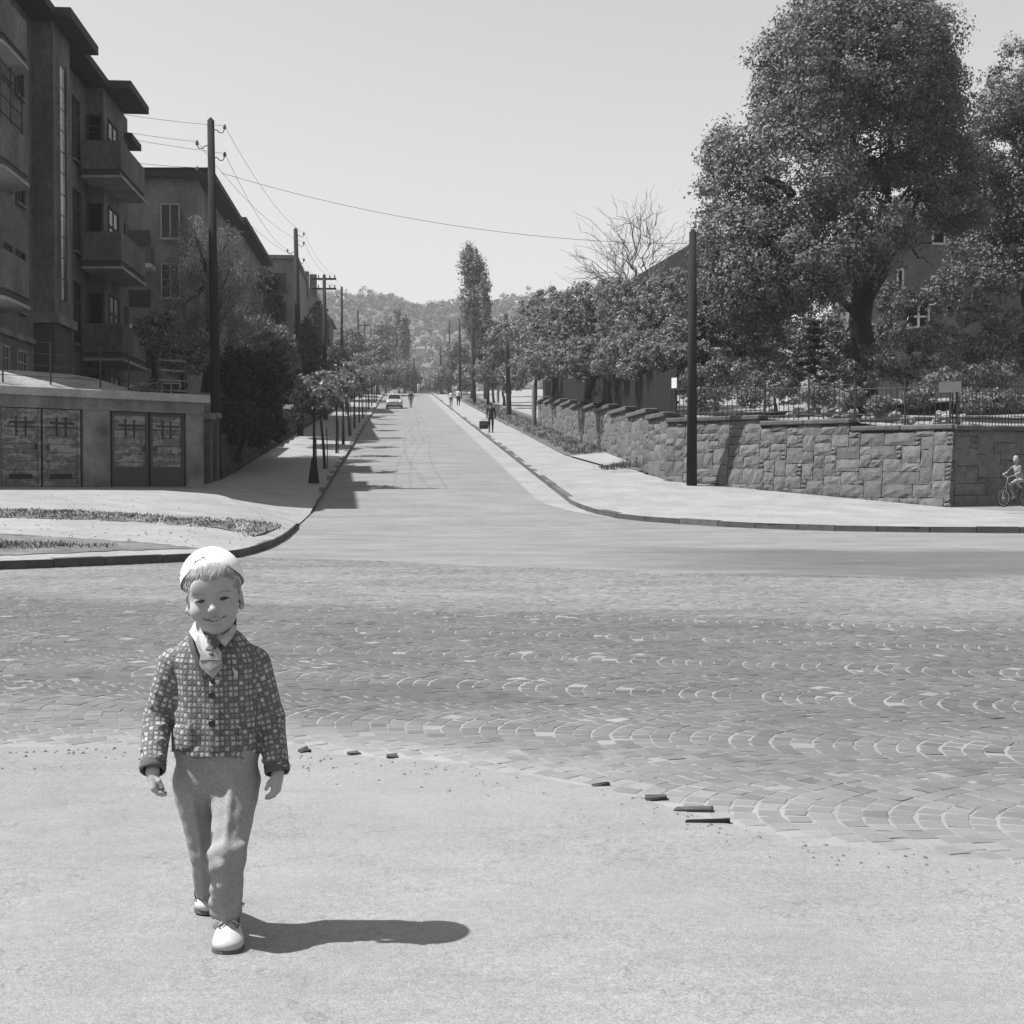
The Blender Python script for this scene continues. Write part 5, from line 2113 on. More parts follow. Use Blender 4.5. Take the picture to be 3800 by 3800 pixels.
# left: weeping tree, hedge trees
wt = [pb(720, 850, 90, 60, 56, 1.3), pb(740, 960, 120, 110, 56, 1.6), pb(720, 1090, 130, 110, 55, 1.6), pb(850, 1000, 110, 110, 57, 1.6), pb(880, 1120, 110, 110, 57, 1.6), pb(660, 1170, 110, 70, 54, 1.3), pb(800, 1200, 150, 80, 55, 1.5), pb(850, 880, 60, 60, 57, 1.0)]
tree("weeping_tree", "pale weeping tree with trailing leaves in front of the second apartment block", "tree", at(770, 1440, 56), wt, 17000, 0.075, 'leaf_pale', 0.22, fork=at(780, 1050, 56), sub=0, tone=0.25, shell=0.4, per=34, droop=0.35, asp=0.3)
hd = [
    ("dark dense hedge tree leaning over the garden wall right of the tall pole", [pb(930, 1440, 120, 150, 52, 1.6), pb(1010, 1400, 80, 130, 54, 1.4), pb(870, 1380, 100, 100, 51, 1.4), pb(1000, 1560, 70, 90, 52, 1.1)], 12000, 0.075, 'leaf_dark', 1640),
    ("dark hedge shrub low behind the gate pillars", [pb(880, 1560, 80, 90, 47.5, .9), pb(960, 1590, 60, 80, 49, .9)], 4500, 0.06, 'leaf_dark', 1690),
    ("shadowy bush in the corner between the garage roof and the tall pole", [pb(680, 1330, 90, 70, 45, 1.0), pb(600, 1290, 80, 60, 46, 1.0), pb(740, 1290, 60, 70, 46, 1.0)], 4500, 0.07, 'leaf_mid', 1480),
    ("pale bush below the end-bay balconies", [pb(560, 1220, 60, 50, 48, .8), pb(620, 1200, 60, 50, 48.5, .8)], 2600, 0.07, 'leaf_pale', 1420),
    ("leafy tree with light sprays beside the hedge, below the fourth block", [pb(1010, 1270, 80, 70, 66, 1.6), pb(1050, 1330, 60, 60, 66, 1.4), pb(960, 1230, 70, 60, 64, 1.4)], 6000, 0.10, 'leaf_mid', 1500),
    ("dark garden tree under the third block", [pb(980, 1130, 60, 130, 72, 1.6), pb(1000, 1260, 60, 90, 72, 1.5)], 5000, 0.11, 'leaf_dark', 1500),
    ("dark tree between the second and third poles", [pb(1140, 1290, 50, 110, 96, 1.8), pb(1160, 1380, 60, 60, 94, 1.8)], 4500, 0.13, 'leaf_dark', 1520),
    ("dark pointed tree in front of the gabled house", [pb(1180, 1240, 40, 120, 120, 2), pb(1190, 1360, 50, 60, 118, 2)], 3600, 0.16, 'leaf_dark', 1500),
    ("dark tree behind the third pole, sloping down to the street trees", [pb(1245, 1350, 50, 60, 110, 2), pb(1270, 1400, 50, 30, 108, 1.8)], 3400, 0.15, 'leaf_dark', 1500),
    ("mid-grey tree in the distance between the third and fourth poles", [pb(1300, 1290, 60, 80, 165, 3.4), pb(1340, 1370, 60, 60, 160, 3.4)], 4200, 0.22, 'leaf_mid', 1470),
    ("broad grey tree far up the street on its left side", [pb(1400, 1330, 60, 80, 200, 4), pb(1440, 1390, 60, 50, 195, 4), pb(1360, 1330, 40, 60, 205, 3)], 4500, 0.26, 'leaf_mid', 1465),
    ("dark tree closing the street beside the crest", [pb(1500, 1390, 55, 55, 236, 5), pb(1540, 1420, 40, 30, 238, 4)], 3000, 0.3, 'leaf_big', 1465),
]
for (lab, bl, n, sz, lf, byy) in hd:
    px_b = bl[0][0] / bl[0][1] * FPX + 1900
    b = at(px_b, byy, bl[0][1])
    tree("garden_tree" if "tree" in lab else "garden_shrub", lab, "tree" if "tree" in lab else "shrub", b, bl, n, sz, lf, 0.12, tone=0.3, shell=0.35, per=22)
for i, (px, pyt, pyb, rx, D, lab) in enumerate(((1432, 1170, 1420, 24, 262, "dark columnar poplar of the pair beyond the crest, the shorter left one"),
                                                (1480, 1140, 1420, 24, 270, "tall columnar poplar beyond the crest, in the middle of the group"),
                                                (1500, 1150, 1430, 12, 250, "narrow dark poplar at the right of the distant group"),
                                                (1405, 1200, 1420, 14, 262, "small columnar poplar at the left of the distant group"))):
    bl = [pb(px, (pyt + pyb) / 2 + 0.25 * (pyb - pyt) * q, rx, 0.33 * (pyb - pyt), D, rx * D / FPX) for q in (-0.75, 0, 0.75)]
    tree("poplar_tree", lab, "tree", at(px, pyb + 40, D), bl, 1500, 0.34, 'leaf_big', 0.2, tone=.25, shell=.3, up=0.0, group="distant poplars")

# young street trees on the left sidewalk
Dt = [44.6, 51.2, 60.6, 67.5, 76.5, 85.5, 95, 104, 114, 125, 137, 150, 165]
kinds = []
for kk in range(3):
    r = np.random.default_rng(60 + kk)
    root = thing("street_tree", "x", "young tree", (0, 0, 0), "young street trees along the left kerb")
    g = G()
    hgt = 2.45 + 0.1 * kk
    lean = V((-0.18 if kk == 1 else 0.02, 0, 0))
    g.tube([(0, 0, -.05), lean * 0.3 + (0.01, 0, 0.8), lean * 0.7 + (0, .01, 1.6), lean + (0, 0, hgt)], [0.062, 0.05, 0.042, 0.032], 8)
    for j in range(7):
        a = r.uniform(0, 6.28)
        s_ = lean + V((0, 0, hgt - r.uniform(0, .4)))
        g.tube(bent(r, s_, s_ + V((math.cos(a) * .7, math.sin(a) * .7, r.uniform(.2, .9))), 3, .1), [.022, .018, .014, .008], 5)
    put("trunk", g.v, g.f, M['bark'], root, world=False)
    g = G()
    g.tube([(0.10, 0.05, 0), (0.07, 0.03, 1.5)], [0.02, 0.018], 6)
    put("stake", g.v, g.f, M['pole'], root, world=False)
    bl = [(lean[0], 0, hgt + 0.55, 0.8, 0.8, 0.55), (lean[0] - .4, .2, hgt + .3, .5, .5, .4), (lean[0] + .45, -.1, hgt + .35, .5, .5, .4), (lean[0] - .55, -.2, hgt - .15, .3, .3, .4)]
    v, f, t_ = leaf_cloud(r, bl, 700, 0.095, tone=0.3, per=10, shell=0.4, spread=1.6)
    put("crown", v, f, M['leaf_pale'], root, world=False, attrs={"tone": ('FACE', 'FLOAT', t_)})
    kinds.append(root)
ordn = ["first", "second", "third", "fourth", "fifth", "sixth", "seventh", "eighth", "ninth", "tenth", "eleventh", "twelfth", "thirteenth"]
for i, D in enumerate(Dt):
    o = kinds[i] if i < 3 else copy_tree(kinds[i % 3])
    o.location = (SX(D, -2.80), D, float(zr(D)) + 0.13)
    o.rotation_euler = (0, 0, 0 if i < 3 else i * 1.7)
    s_ = (1.0, 1.02, 0.95)[i % 3] * (1 if i < 3 else float(tr.uniform(0.95, 1.15)))
    o.scale = (s_, s_, s_)
    o['label'] = "thin young street tree by the left kerb, %s from the crossing%s" % (ordn[i], "" if i == 0 else "")
gd = G()
for j in range(6):
    a = j * math.pi / 3
    gd.tube([(0.16 * math.cos(a), 0.16 * math.sin(a), 0), (0.05 * math.cos(a), 0.05 * math.sin(a), 0.85)], [0.03, 0.02], 5)
gd.tube([(0, 0, 0), (0, 0, 0.8)], [0.13, 0.055], 7)
put("tree_guard", gd.v, gd.f, M['pole'], kinds[0], world=False)

# far wooded hill
hw = np.random.default_rng(5)
bl = []
while len(bl) < 3600:
    y = hw.uniform(345, 930)
    x = -0.0817 * y + hw.uniform(-0.16, 0.17) * y
    z = float(zr(330.0)) * 0 + max(float(zr(330)), -4) - 0.35 + float(ridge(x, y))
    s_ = hw.uniform(2.6, 5.2)
    if y < 640 and math.sin(x * 0.05 + y * 0.045) + 0.6 * math.sin(x * 0.11 - y * 0.03) > 0.45 and hw.random() < 0.85:
        continue
    bl.append((x, y, max(z, 3) + s_ * 0.8, s_, s_, s_ * hw.uniform(0.9, 1.4), hw.uniform(0.6, 1.25)))
v, f, t_ = leaf_cloud(hw, bl, 190000, 0.70, tone=0.2, per=30, shell=0.4, spread=1.9)
tag(put("far_wood", v, f, M['leaf_far'], None, attrs={"tone": ('FACE', 'FLOAT', t_)}), kind='stuff')
# a few pale houses on the hill
for i, (px, py, D) in enumerate(((1660, 1160, 800), (1575, 1265, 640), (1640, 1200, 700), (1700, 1255, 600), (1562, 1310, 520))):
    p = at(px, py, D)
    h = thing("hill_house", ("tiny pale house high on the wooded hill", "tiny pale house halfway up the hill, left of the others", "tiny grey house on the hill's shoulder",
                             "tiny pale house on the hill next to the poplar", "lowest of the tiny houses on the hill")[i], "house", p, "pale houses on the hill")
    w = 0.0062 * D
    G().box(p, (w, 4, 0.0052 * D)).out("wall", M['concrete_pale'], h)
    g = G()
    a = V((-w / 2 - .2, -2.2, 0.0026 * D)) + p
    g.add([a, a + (w + .4, 0, 0), a + (w + .4, 4.4, 0), a + (0, 4.4, 0), a + (0.4, 2.2, 1.2), a + (w, 2.2, 1.2)], [(0, 1, 5, 4), (1, 2, 5), (2, 3, 4, 5), (3, 0, 4)])
    g.out("roof", M['plaster'], h)

# ------------------------------------------------------------------ poles and wires


def hook(g, p, sx):
    """Curved iron bracket with its insulator, arm towards sx."""
    pts_ = [p, p + V((0.10 * sx, 0, -0.02)), p + V((0.18 * sx, 0, -0.10)), p + V((0.28 * sx, 0, -0.10)), p + V((0.34 * sx, 0, 0.02))]
    g.tube(pts_, 0.016, 5)
    return pts_[-1]


def pole(label, base, top, r=0.16, hooks=(), arms=(), group="wooden utility poles"):
    base, top = V(base), V(top)
    th = thing("utility_pole", label, "utility pole", base, group)
    G().tube([base - V((0, 0, .3)), (base + top) / 2, top], [r, r * 0.85, r * 0.66], 12).out("shaft", M['pole'], th, smooth=True)
    G().tube([top, top + V((0, 0, 0.10))], [r * 0.66, 0.03], 10).out("cap", M['pole'], th)
    tips = []
    for (dz, sx) in hooks:
        p = top - V((0, 0, dz)) + V((0.10 * sx, 0, 0))
        g = G()
        tip = hook(g, p, sx)
        g.out("bracket", M['iron'], th)
        G().tube([tip, tip + V((0, 0, .06)), tip + V((0, 0, .14))], [0.05, 0.055, 0.03], 8).out("insulator", M['porcelain'], th)
        tips.append(tip + V((0, 0, .1)))
    for dz in arms:
        c = top - V((0, 0, dz))
        G().box(c, (1.7, 0.12, 0.13)).out("crossarm", M['pole'], th)
        for q in (-0.75, -0.4, 0.4, 0.75):
            t_ = c + V((q, 0, 0.065))
            G().tube([t_, t_ + V((0, 0, .1)), t_ + V((0, 0, .22))], [0.03, 0.05, 0.03], 7).out("insulator", M['porcelain'], th)
            tips.append(t_ + V((0, 0, .2)))
    return th, tips


D1 = 43.8
b1 = at(805, 1806, D1)
b1[2] = left_z(b1[0], D1)
P1, t1 = pole("tallest wooden pole on the left, at the end of the garages", b1, at(782, 448, D1), 0.17, ((0.28, 1), (0.78, -1), (1.15, 1), (1.6, -1)))
D2 = 74.0
b2 = (SX(D2, -5.35), D2, float(zr(D2)) + 0.15)
P2, t2 = pole("second wooden pole up the left side of the street, above the hedge", b2, at(1097, 852, D2), 0.17, ((0.3, 1), (0.8, 1), (1.2, -1), (1.7, 1)))
D3 = 98.0
P3, t3 = pole("wooden pole with two crossarms on the left of the street", (SX(D3, -5.3), D3, float(zr(D3)) + .15), at(1203, 1022, D3), 0.18, (), (0.25, 0.95))
D4 = 126.0
P4, t4 = pole("wooden pole without crossarms next up the street from the double-armed one", (SX(D4, -5.3), D4, float(zr(D4)) + .15), at(1268, 1066, D4), 0.16, ((.3, 1), (.8, -1)))
prev = t4
for i, (px, pyt, D, lab) in enumerate(((1328, 1155, 172, "slim distant pole on the left of the street, nearest the fourth pole"),
                                       (1352, 1200, 200, "slim distant pole with a short top bar on the left of the street"),
                                       (1376, 1215, 226, "slimmest distant pole on the left, just below the poplars"),)):
    b = (SX(D, -5.0 if i < 2 else -4.6), D, float(zr(D)) + .1)
    _, tt_ = pole(lab, b, at(px, pyt, D), 0.17, ((.4, 1), (.9, -1)), (0.3,) if i == 1 else ())
DR = 43.4
br_ = at(2567, 1789, DR)
br_[2] = 0.25 + float(zr(DR)) if False else br_[2]
PR, trr = pole("lone wooden pole standing against the corner stone wall", br_, at(2571, 862, DR - 0.75), 0.17, ())
pole("wooden pole on the right verge above the stepped wall's far end", gnd(1890, 1543, .25), at(1877, 1168, gnd(1890, 1543, .25)[1]), 0.2, ((0.3, -1),))
pole("slender pole on the right verge just before the poplar", gnd(1762, 1497, .25), at(1750, 1190, gnd(1762, 1497, .25)[1]), 0.19, ((0.3, -1),))
pole("slender pole with a tapering dark top left of the poplar", gnd(1708, 1478, .25), at(1705, 1190, gnd(1708, 1478, .25)[1]), 0.2, ((0.5, 1), (1.0, -1)))
pole("thin low pole near the briefcase man's sidewalk", gnd(1812, 1508, .25), at(1809, 1385, gnd(1812, 1508, .25)[1]), 0.16)
pole("faint distant pole near the crest, right of the middle of the street", gnd(1538, 1457, 0), at(1536, 1330, gnd(1538, 1457, 0)[1]), 0.18)
pole("faint distant pole at the crest beside the conifer", gnd(1637, 1460, .2), at(1635, 1290, gnd(1637, 1460, .2)[1]), 0.18)


def wire(label, a, b, sag, r=0.0065, group="overhead wires"):
    a, b = V(a), V(b)
    pts_ = []
    for i in range(17):
        t_ = i / 16
        p = a * (1 - t_) + b * t_
        p[2] -= sag * 4 * t_ * (1 - t_)
        pts_.append(p)
    o = G().tube(pts_, r, 5, cap=False).out("overhead_wire", M['wire'])
    return tag(o, label, "wire", group)


heights = ("topmost", "second", "third", "lowest")
for i in range(4):
    wire("%s of the four overhead wires running from the tall left pole to the second pole" % heights[i], t1[i], t2[i], 0.5)
wall_ends = [bpt(38.5, FA + 0.02, 13.9), bpt(38.5, FA + 0.02, 12.9), bpt(38.5, FA + 0.02, 12.35), bpt(38.5, FA + 0.02, 11.6)]
for i, py in enumerate((408, 460, 483, 572)):
    e = at(520 if i == 0 else 440, py, 43.2)
    far_ = t1[i] + (e - t1[i]) * 3.2
    wire("%s of the four overhead wires left of the tall pole" % heights[i], t1[i], far_, 0.25)
for i in range(4):
    wire("%s of the overhead wires between the second and the double-armed pole" % heights[i], t2[i], t3[[3, 2, 7, 6][i]], 0.4)
    wire("%s of the thin overhead wires beyond the double-armed pole" % heights[i], t3[[3, 2, 7, 6][i]], t4[i % 2] + V((0, 0, -0.15 * i)), 0.4, 0.007)
wire("single overhead wire crossing the street between the tall left pole and the lone right pole", at(822, 642, D1), at(2571, 905, DR - 0.72), 0.55, 0.0075)
wire("faint sagging overhead wire across the far end of the street", at(1370, 1240, 226), at(1705, 1207, 165), 0.9, 0.012)

# ------------------------------------------------------------------ parked car
M['cloth_dark'] = mat("dark_cloth", 0.03, var=0.2, bump=0)
M['cloth_mid'] = mat("grey_cloth", 0.10, var=0.2, bump=0)
M['cloth_white'] = mat("white_cloth", 0.6, var=0.06, bump=0)
M['skin'] = mat("skin", 0.26, rough=0.6, var=0.06, scale=20, fine=120, fvar=0.04, bump=0.05, dist=0.002, spec=0.3)
M['hair_dark'] = mat("dark_hair", 0.04, var=0.2, bump=0)

M['cloth_pale'] = mat("pale_grey_cloth", 0.24, var=0.2, bump=0)
cp = gnd(1457, 1517)
cx, cy = cp[0], cp[1] + 2.0
sl = 0.0786
AXC = V([(UDIR[1], -UDIR[0], 0), unit((UDIR[0], UDIR[1], sl)), unit((-UDIR[0] * sl, -UDIR[1] * sl, 1.0))])   # right, back, up
c0 = V((cx, cy, float(zr(cy))))
car = thing("parked_car", "pale saloon car parked at the left kerb far up the street, facing the camera", "car", c0)


def cpt(x, y, z):
    return c0 + V((x, y, z)) @ AXC


prof = [(-2.05, 0.32, 0.62, 0.70), (-1.95, 0.28, 0.78, 0.76), (-1.2, 0.26, 0.86, 0.79), (-0.95, 0.26, 0.90, 0.80), (0, .26, .92, .81), (1.1, .26, .92, .80), (1.7, .27, .88, .77),
        (2.0, .3, .80, .72)]
rings = []
for (y, z0, z1, w) in prof:
    rings.append([cpt(-w, y, z0 + .05), cpt(-w * 1.0, y, (z0 + z1) / 2), cpt(-w * .95, y, z1 - .05), cpt(-w * .85, y, z1), cpt(w * .85, y, z1), cpt(w * .95, y, z1 - .05),
                  cpt(w, y, (z0 + z1) / 2), cpt(w, y, z0 + .05), cpt(w * .8, y, z0), cpt(-w * .8, y, z0)])
G().loft(rings).out("body", M['carpaint'], car, smooth=True)
rings = []
for (y, z, w) in ((-0.95, .90, .70), (-0.35, 1.36, .58), (-0.2, 1.41, .57), (0.75, 1.41, .57), (1.0, 1.33, .58), (1.45, .92, .68)):
    rings.append([cpt(-w - .06, y, .88), cpt(-w, y, max(z - .03, .9)), cpt(-w * .8, y, z), cpt(w * .8, y, z), cpt(w, y, max(z - .03, .9)), cpt(w + .06, y, .88)])
G().loft(rings).out("cabin", M['carpaint'], car, smooth=False)
G().add([cpt(-.60, -.90, .98), cpt(.60, -.90, .98), cpt(.50, -.44, 1.33), cpt(-.50, -.44, 1.33)], [(0, 1, 2, 3)]).out("windscreen", M['glass'], car)
for sx in (-1, 1):
    G().add([cpt(sx * .75, -.6, .95), cpt(sx * .75, 1.1, .95), cpt(sx * .62, .8, 1.33), cpt(sx * .62, -.25, 1.33)], [(0, 1, 2, 3)]).out("side_window", M['glass'], car)
    hl = G().ball(cpt(sx * .56, -2.02, .64), (0.10, 0.06, 0.10)).out("headlight", M['chrome'], car)
    for y in (-1.25, 1.3):
        w = bpy.data.objects.new("wheel", None)
        w.parent = car
        COL.objects.link(w)
        G().tube([cpt(sx * .62, y, .30), cpt(sx * .79, y, .30)], 0.30, 16).out("tyre", M['rubber'], w)
        G().tube([cpt(sx * .78, y, .30), cpt(sx * .80, y, .30)], 0.17, 12).out("rim", M['chrome'], w)
G().box(cpt(0, -2.10, .42), (1.5, .08, .11), AXC, .02).out("bumper", M['chrome'], car)
G().box(cpt(0, -2.03, .58), (0.72, .04, .14), AXC).out("grille", M['black'], car)
G().box(cpt(0, -2.0, .27), (1.3, .10, .16), AXC).out("valance", M['black'], car)
G().box(cpt(0, -2.155, .42), (.40, .01, .11), AXC).out("number_plate", M['white'], car)


# ------------------------------------------------------------------ people in the distance
def figure(prims, h=0.014):
    """prims: (kind, a, b, r1, r2, material) -> one continuous mesh, materials by nearest primitive."""
    lo = np.min([np.minimum(p[0], p[1]) - max(p[2], p[3]) for p in prims], axis=0) - 0.05
    hi = np.max([np.maximum(p[0], p[1]) + max(p[2], p[3]) for p in prims], axis=0) + 0.05
    F = Field(*[np.arange(lo[k], hi[k] + h, h) for k in range(3)])
    for (a, b, r1, r2, m_) in prims:
        F.cone(a, b, r1, r2, k=0.03)
    v, f = F.mesh()
    fc = v[f].mean(1)
    D = np.stack([sd_cone(fc, V(a), V(b), r1, r2) for (a, b, r1, r2, m_) in prims], -1)
    names = []
    for p in prims:
        if p[4] not in names:
            names.append(p[4])
    mi = np.array([names.index(p[4]) for p in prims])[D.argmin(1)]
    return v, f, [M[n_] for n_ in names], mi


def walker(label, base, H=1.72, face=0.0, top='cloth_dark', bottom='cloth_dark', sleeve=None, skirt=False, stride=0.16, hair='hair_dark', wide=1.0, group=None, shoe='cloth_dark',
           arm_out=0.0):
    """Standing or walking adult; face = heading angle (0 faces the camera)."""
    k = H / 1.72
    sleeve = sleeve or top
    P = []

    def c(a, b, r1, r2, m_):
        P.append((V(a) * k, V(b) * k, r1 * k, r2 * k, m_))
    w = wide
    for sx, ph in ((-1, 1), (1, -1)):
        hip, kn, an = (sx * .09, 0, .88), (sx * .095, -ph * stride * .55 - .02, .48), (sx * .09, -ph * stride + (.06 if ph < 0 else 0), .09)
        c(hip, kn, .085 * w, .06 * w, bottom)
        c(kn, an, .058 * w, .042, bottom)
        c((an[0], an[1] + .03, .045), (an[0] + sx * .02, an[1] - .15, .04), .043, .035, shoe)
        sh, el, wr = (sx * .185 * w, 0, 1.39), (sx * (.235 + arm_out), ph * .06, 1.12), (sx * (.235 + arm_out), ph * .10 - .10, .88)
        c(sh, el, .058, .046, sleeve)
        c(el, wr, .044, .034, sleeve)
        c(wr, (wr[0], wr[1] - .03, wr[2] - .10), .034, .026, 'skin')
    c((0, 0, .92), (0, 0, 1.08), .135 * w, .125 * w, bottom)
    c((-.03, 0, 1.05), (.03, 0, 1.05), .13 * w, .13 * w, top)
    c((0, 0, 1.08), (0, 0, 1.30), .128 * w, .14 * w, top)
    c((-.11 * w, 0, 1.36), (.11 * w, 0, 1.36), .085, .085, top)
    if skirt:
        c((0, 0, .95), (0, 0, .55), .15, .20, bottom)
    c((0, 0, 1.40), (0, -.01, 1.52), .055, .052, 'skin')
    c((0, -.02, 1.56), (0, -.01, 1.62), .078, .088, 'skin')
    c((0, -.105, 1.575), (0, -.085, 1.60), .014, .012, 'skin')
    v, f, ms, mi = figure(P)
    r = V([(math.cos(face), -math.sin(face), 0), (math.sin(face), math.cos(face), 0), (0, 0, 1)])
    th = thing("person", label, "person", base, group)
    put("body", v @ r.T, f, None, th, world=False, smooth=True, mats=ms, mi=mi)
    hv = G().ball(V((0, .015, 1.645)) * k, V((.088, .098, .080)) * k, 12, 8)
    put("hair", V(hv.v) @ r.T, hv.f, M[hair], th, world=False, smooth=True)
    return th


pz = gnd(1822, 1606, 0.13)
pe = walker("man in a dark suit on the right-hand sidewalk, holding a large bag", pz, 1.75, face=math.pi, top='cloth_dark', bottom='cloth_dark')
bagp = pz + V((-0.42, -0.08, 0.45))
bag = thing("bag", "large dark square bag carried low by the man on the right-hand sidewalk", "bag", bagp)
G().box(bagp + V((0, 0, 0)), (0.52, 0.17, 0.46), None, 0.03).out("case", M['cloth_dark'], bag)
G().tube([bagp + V((-.1, 0, .23)), bagp + V((-.06, 0, .34)), bagp + V((.06, 0, .34)), bagp + V((.1, 0, .23))], .014, 6).out("handle", M['black'], bag)
G().box(bagp + V((0, -0.09, 0.05)), (0.40, 0.012, 0.10), None, 0.004).out("pocket", M['cloth_mid'], bag)
walker("person in dark clothes walking in the middle of the street beside the parked car", gnd(1525, 1513), 1.66, face=0.2, top='cloth_dark', bottom='cloth_mid')
walker("person in a bright white shirt and dark trousers on the right-hand sidewalk", gnd(1701, 1506, .13), 1.72, face=math.pi, top='cloth_white', bottom='cloth_dark', wide=1.25)
walker("slimmer person in a pale top walking beside the one in the white shirt", gnd(1674, 1508, .13), 1.56, face=math.pi, top='cloth_white', bottom='cloth_dark', stride=.1)
walker("tiny pale figure on the sidewalk at the crest", gnd(1607, 1458, .13), 1.7, face=math.pi, top='cloth_white', bottom='cloth_mid')
walker("tiny pale-clothed figure in the street at the crest, left of its companion", gnd(1553, 1457), 1.7, top='cloth_white', bottom='cloth_white', wide=1.3)
walker("tiny pale-clothed figure in the street at the crest, right of its companion", gnd(1569, 1457), 1.75, top='cloth_white', bottom='cloth_mid', wide=1.2)
walker("tiny grey figure on the far left sidewalk under the young trees", (SX(110, -4.2), 110, float(zr(110)) + .12), 1.7, top='cloth_white', bottom='cloth_mid')

# ------------------------------------------------------------------ child on a bicycle at the right edge
cb = at(3765, 1893, 36.0)
cb[2] = float(zr(36.0)) + 0.22
hx = unit((-0.80, -0.45, 0))               # riding direction: to the left, a little towards the camera
hy = V((-hx[1], hx[0], 0))
BX = V([hx, hy, (0, 0, 1)])


def bp(x, y, z):
    return cb + V((x, y, z)) @ BX


bike = thing("bicycle", "child's pale bicycle ridden along the shaded wall at the right edge", "bicycle", cb)
WRD = 0.23
for wx in (0.42, -0.42):
    w = bpy.data.objects.new("wheel", None)
    w.parent = bike
    COL.objects.link(w)
    G().tube([bp(wx + WRD * math.cos(a), 0, WRD + WRD * math.sin(a)) for a in np.linspace(0, 2 * math.pi, 25)], 0.018, 6, cap=False).out("tyre", M['rubber'], w)
    G().tube([bp(wx + (WRD - .022) * math.cos(a), 0, WRD + (WRD - .022) * math.sin(a)) for a in np.linspace(0, 2 * math.pi, 25)], 0.010, 5, cap=False).out("rim", M['chrome'], w)
    g = G()
    for a in np.linspace(0, 2 * math.pi, 13)[:-1]:
        g.tube([bp(wx, 0, WRD), bp(wx + (WRD - .02) * math.cos(a), 0, WRD + (WRD - .02) * math.sin(a))], .003, 3)
    g.tube([bp(wx, -.04, WRD), bp(wx, .04, WRD)], .02, 7)
    g.out("spokes", M['chrome'], w)
g = G()
for a, b in (((0.30, 0, .60), (-0.10, 0, .27)), ((-0.10, 0, .27), (-0.22, 0, .58)), ((0.28, 0, .64), (-0.20, 0, .52)), ((-0.10, 0, .27), (-.42, .03, WRD)), ((-.2, 0, .54), (-.42, .03, WRD)),
             ((0.28, 0, .68), (0.34, 0, .5)), ((0.34, .04, .5), (.42, .04, WRD)), ((0.34, -.04, .5), (.42, -.04, WRD))):
    g.tube([bp(*a), bp(*b)], 0.016, 7)
g.out("frame", M['cloth_mid'], bike)
G().tube([bp(.18, -.22, .82), bp(.26, -.12, .80), bp(.27, 0, .76), bp(.26, .12, .80), bp(.18, .22, .82)], .013, 7).out("handlebar", M['chrome'], bike)
G().tube([bp(.28, 0, .66), bp(.27, 0, .77)], .014, 7).out("stem", M['chrome'], bike)
G().ball(bp(-.24, 0, .62), (.11, .07, .04)).out("saddle", M['black'], bike)
for sy, z in ((-1, .15), (1, .40)):
    G().box(bp(-.10 + .0, sy * .10, z), (.09, .07, .02), BX).out("pedal", M['black'], bike)
PR_ = []
for sy, pz_ in ((-1, .17), (1, .42)):
    PR_ += [(bp(-.22, sy * .07, .68), bp(.08, sy * .09, .56 + .10 * (pz_ > .3)), .062, .048, 'skin'), (bp(.08, sy * .09, .56 + .10 * (pz_ > .3)), bp(-.12, sy * .10, pz_ + .06), .045, .032, 'skin'),
            (bp(-.14, sy * .10, pz_ + .04), bp(-.02, sy * .10, pz_ + .03), .032, .026, 'cloth_mid'),
            (bp(-.06, sy * .13, 1.02), bp(.06, sy * .20, .88), .040, .032, 'cloth_mid'), (bp(.06, sy * .20, .88), bp(.19, sy * .20, .84), .030, .024, 'skin'),
            (bp(.17, sy * .20, .845), bp(.20, sy * .20, .825), .026, .024, 'skin')]
PR_ += [(bp(-.23, -.06, .68), bp(-.23, .06, .68), .085, .085, 'cloth_mid'), (bp(-.21, 0, .72), bp(-.12, 0, .95), .098, .105, 'cloth_pale'), (bp(-.09, -.08, 1.02), bp(-.09, .08, 1.02), .06, .06, 'cloth_pale'),
        (bp(-.08, 0, 1.06), bp(-.05, 0, 1.15), .042, .042, 'skin'), (bp(-.03, 0, 1.20), bp(-.05, 0, 1.26), .07, .082, 'skin'), (bp(.045, 0, 1.205), bp(.03, 0, 1.22), .012, .012, 'skin')]
rid = thing("person", "child in pale clothes riding a small bicycle, half cut off at the right edge", "person", bp(-.15, 0, 0))
v, f, ms, mi = figure(PR_, 0.011)
put("body", v, f, None, rid, smooth=True, mats=ms, mi=mi)
G().ball(bp(-.068, 0, 1.275), (.085, .085, .075), 12, 8).out("hair", M['hair_dark'], rid, smooth=True)

# ------------------------------------------------------------------ the boy
OB = at(800, 3500, 3.70)
OB[2] = 0.0
boy = thing("person", "small boy in a white skull cap, checked cardigan and tie walking towards the camera", "person", OB)
X0, Y0 = OB[0], OB[1]


def q(px, py, D):
    return at(px, py, D)


# --- materials of the boy
t = NT("boy_skin")
co = t.coord()
a1 = t.noise(co, 30, 3)
t.color(t.math('MULTIPLY', t.ramp(a1, 0.3, 0.7, 0.94, 1.06), 0.36))
t.b.inputs["Roughness"].default_value = 0.55
t.b.inputs["Specular IOR Level"].default_value = 0.35
M['boyskin'] = t.m
M['lip'] = mat("lips", 0.22, rough=0.5, var=0.05, bump=0)
M['eyewhite_shaded'] = mat("shaded_eye_white", 0.15, rough=0.25, var=0.05, bump=0, spec=0.5)  # eye white darkened, brow shadow put into its colour
M['iris'] = mat("dark_iris", 0.02, rough=0.2, var=0.05, bump=0, spec=0.6)
M['lash'] = mat("lashes", 0.03, var=0.05, bump=0)
M['brow'] = mat("eyebrow_hair", 0.24, var=0.1, bump=0)
M['hairblond'] = mat("blond_hair", 0.36, rough=0.5, var=0.45, scale=60, fine=200, fvar=0.3, bump=0, spec=0.4)
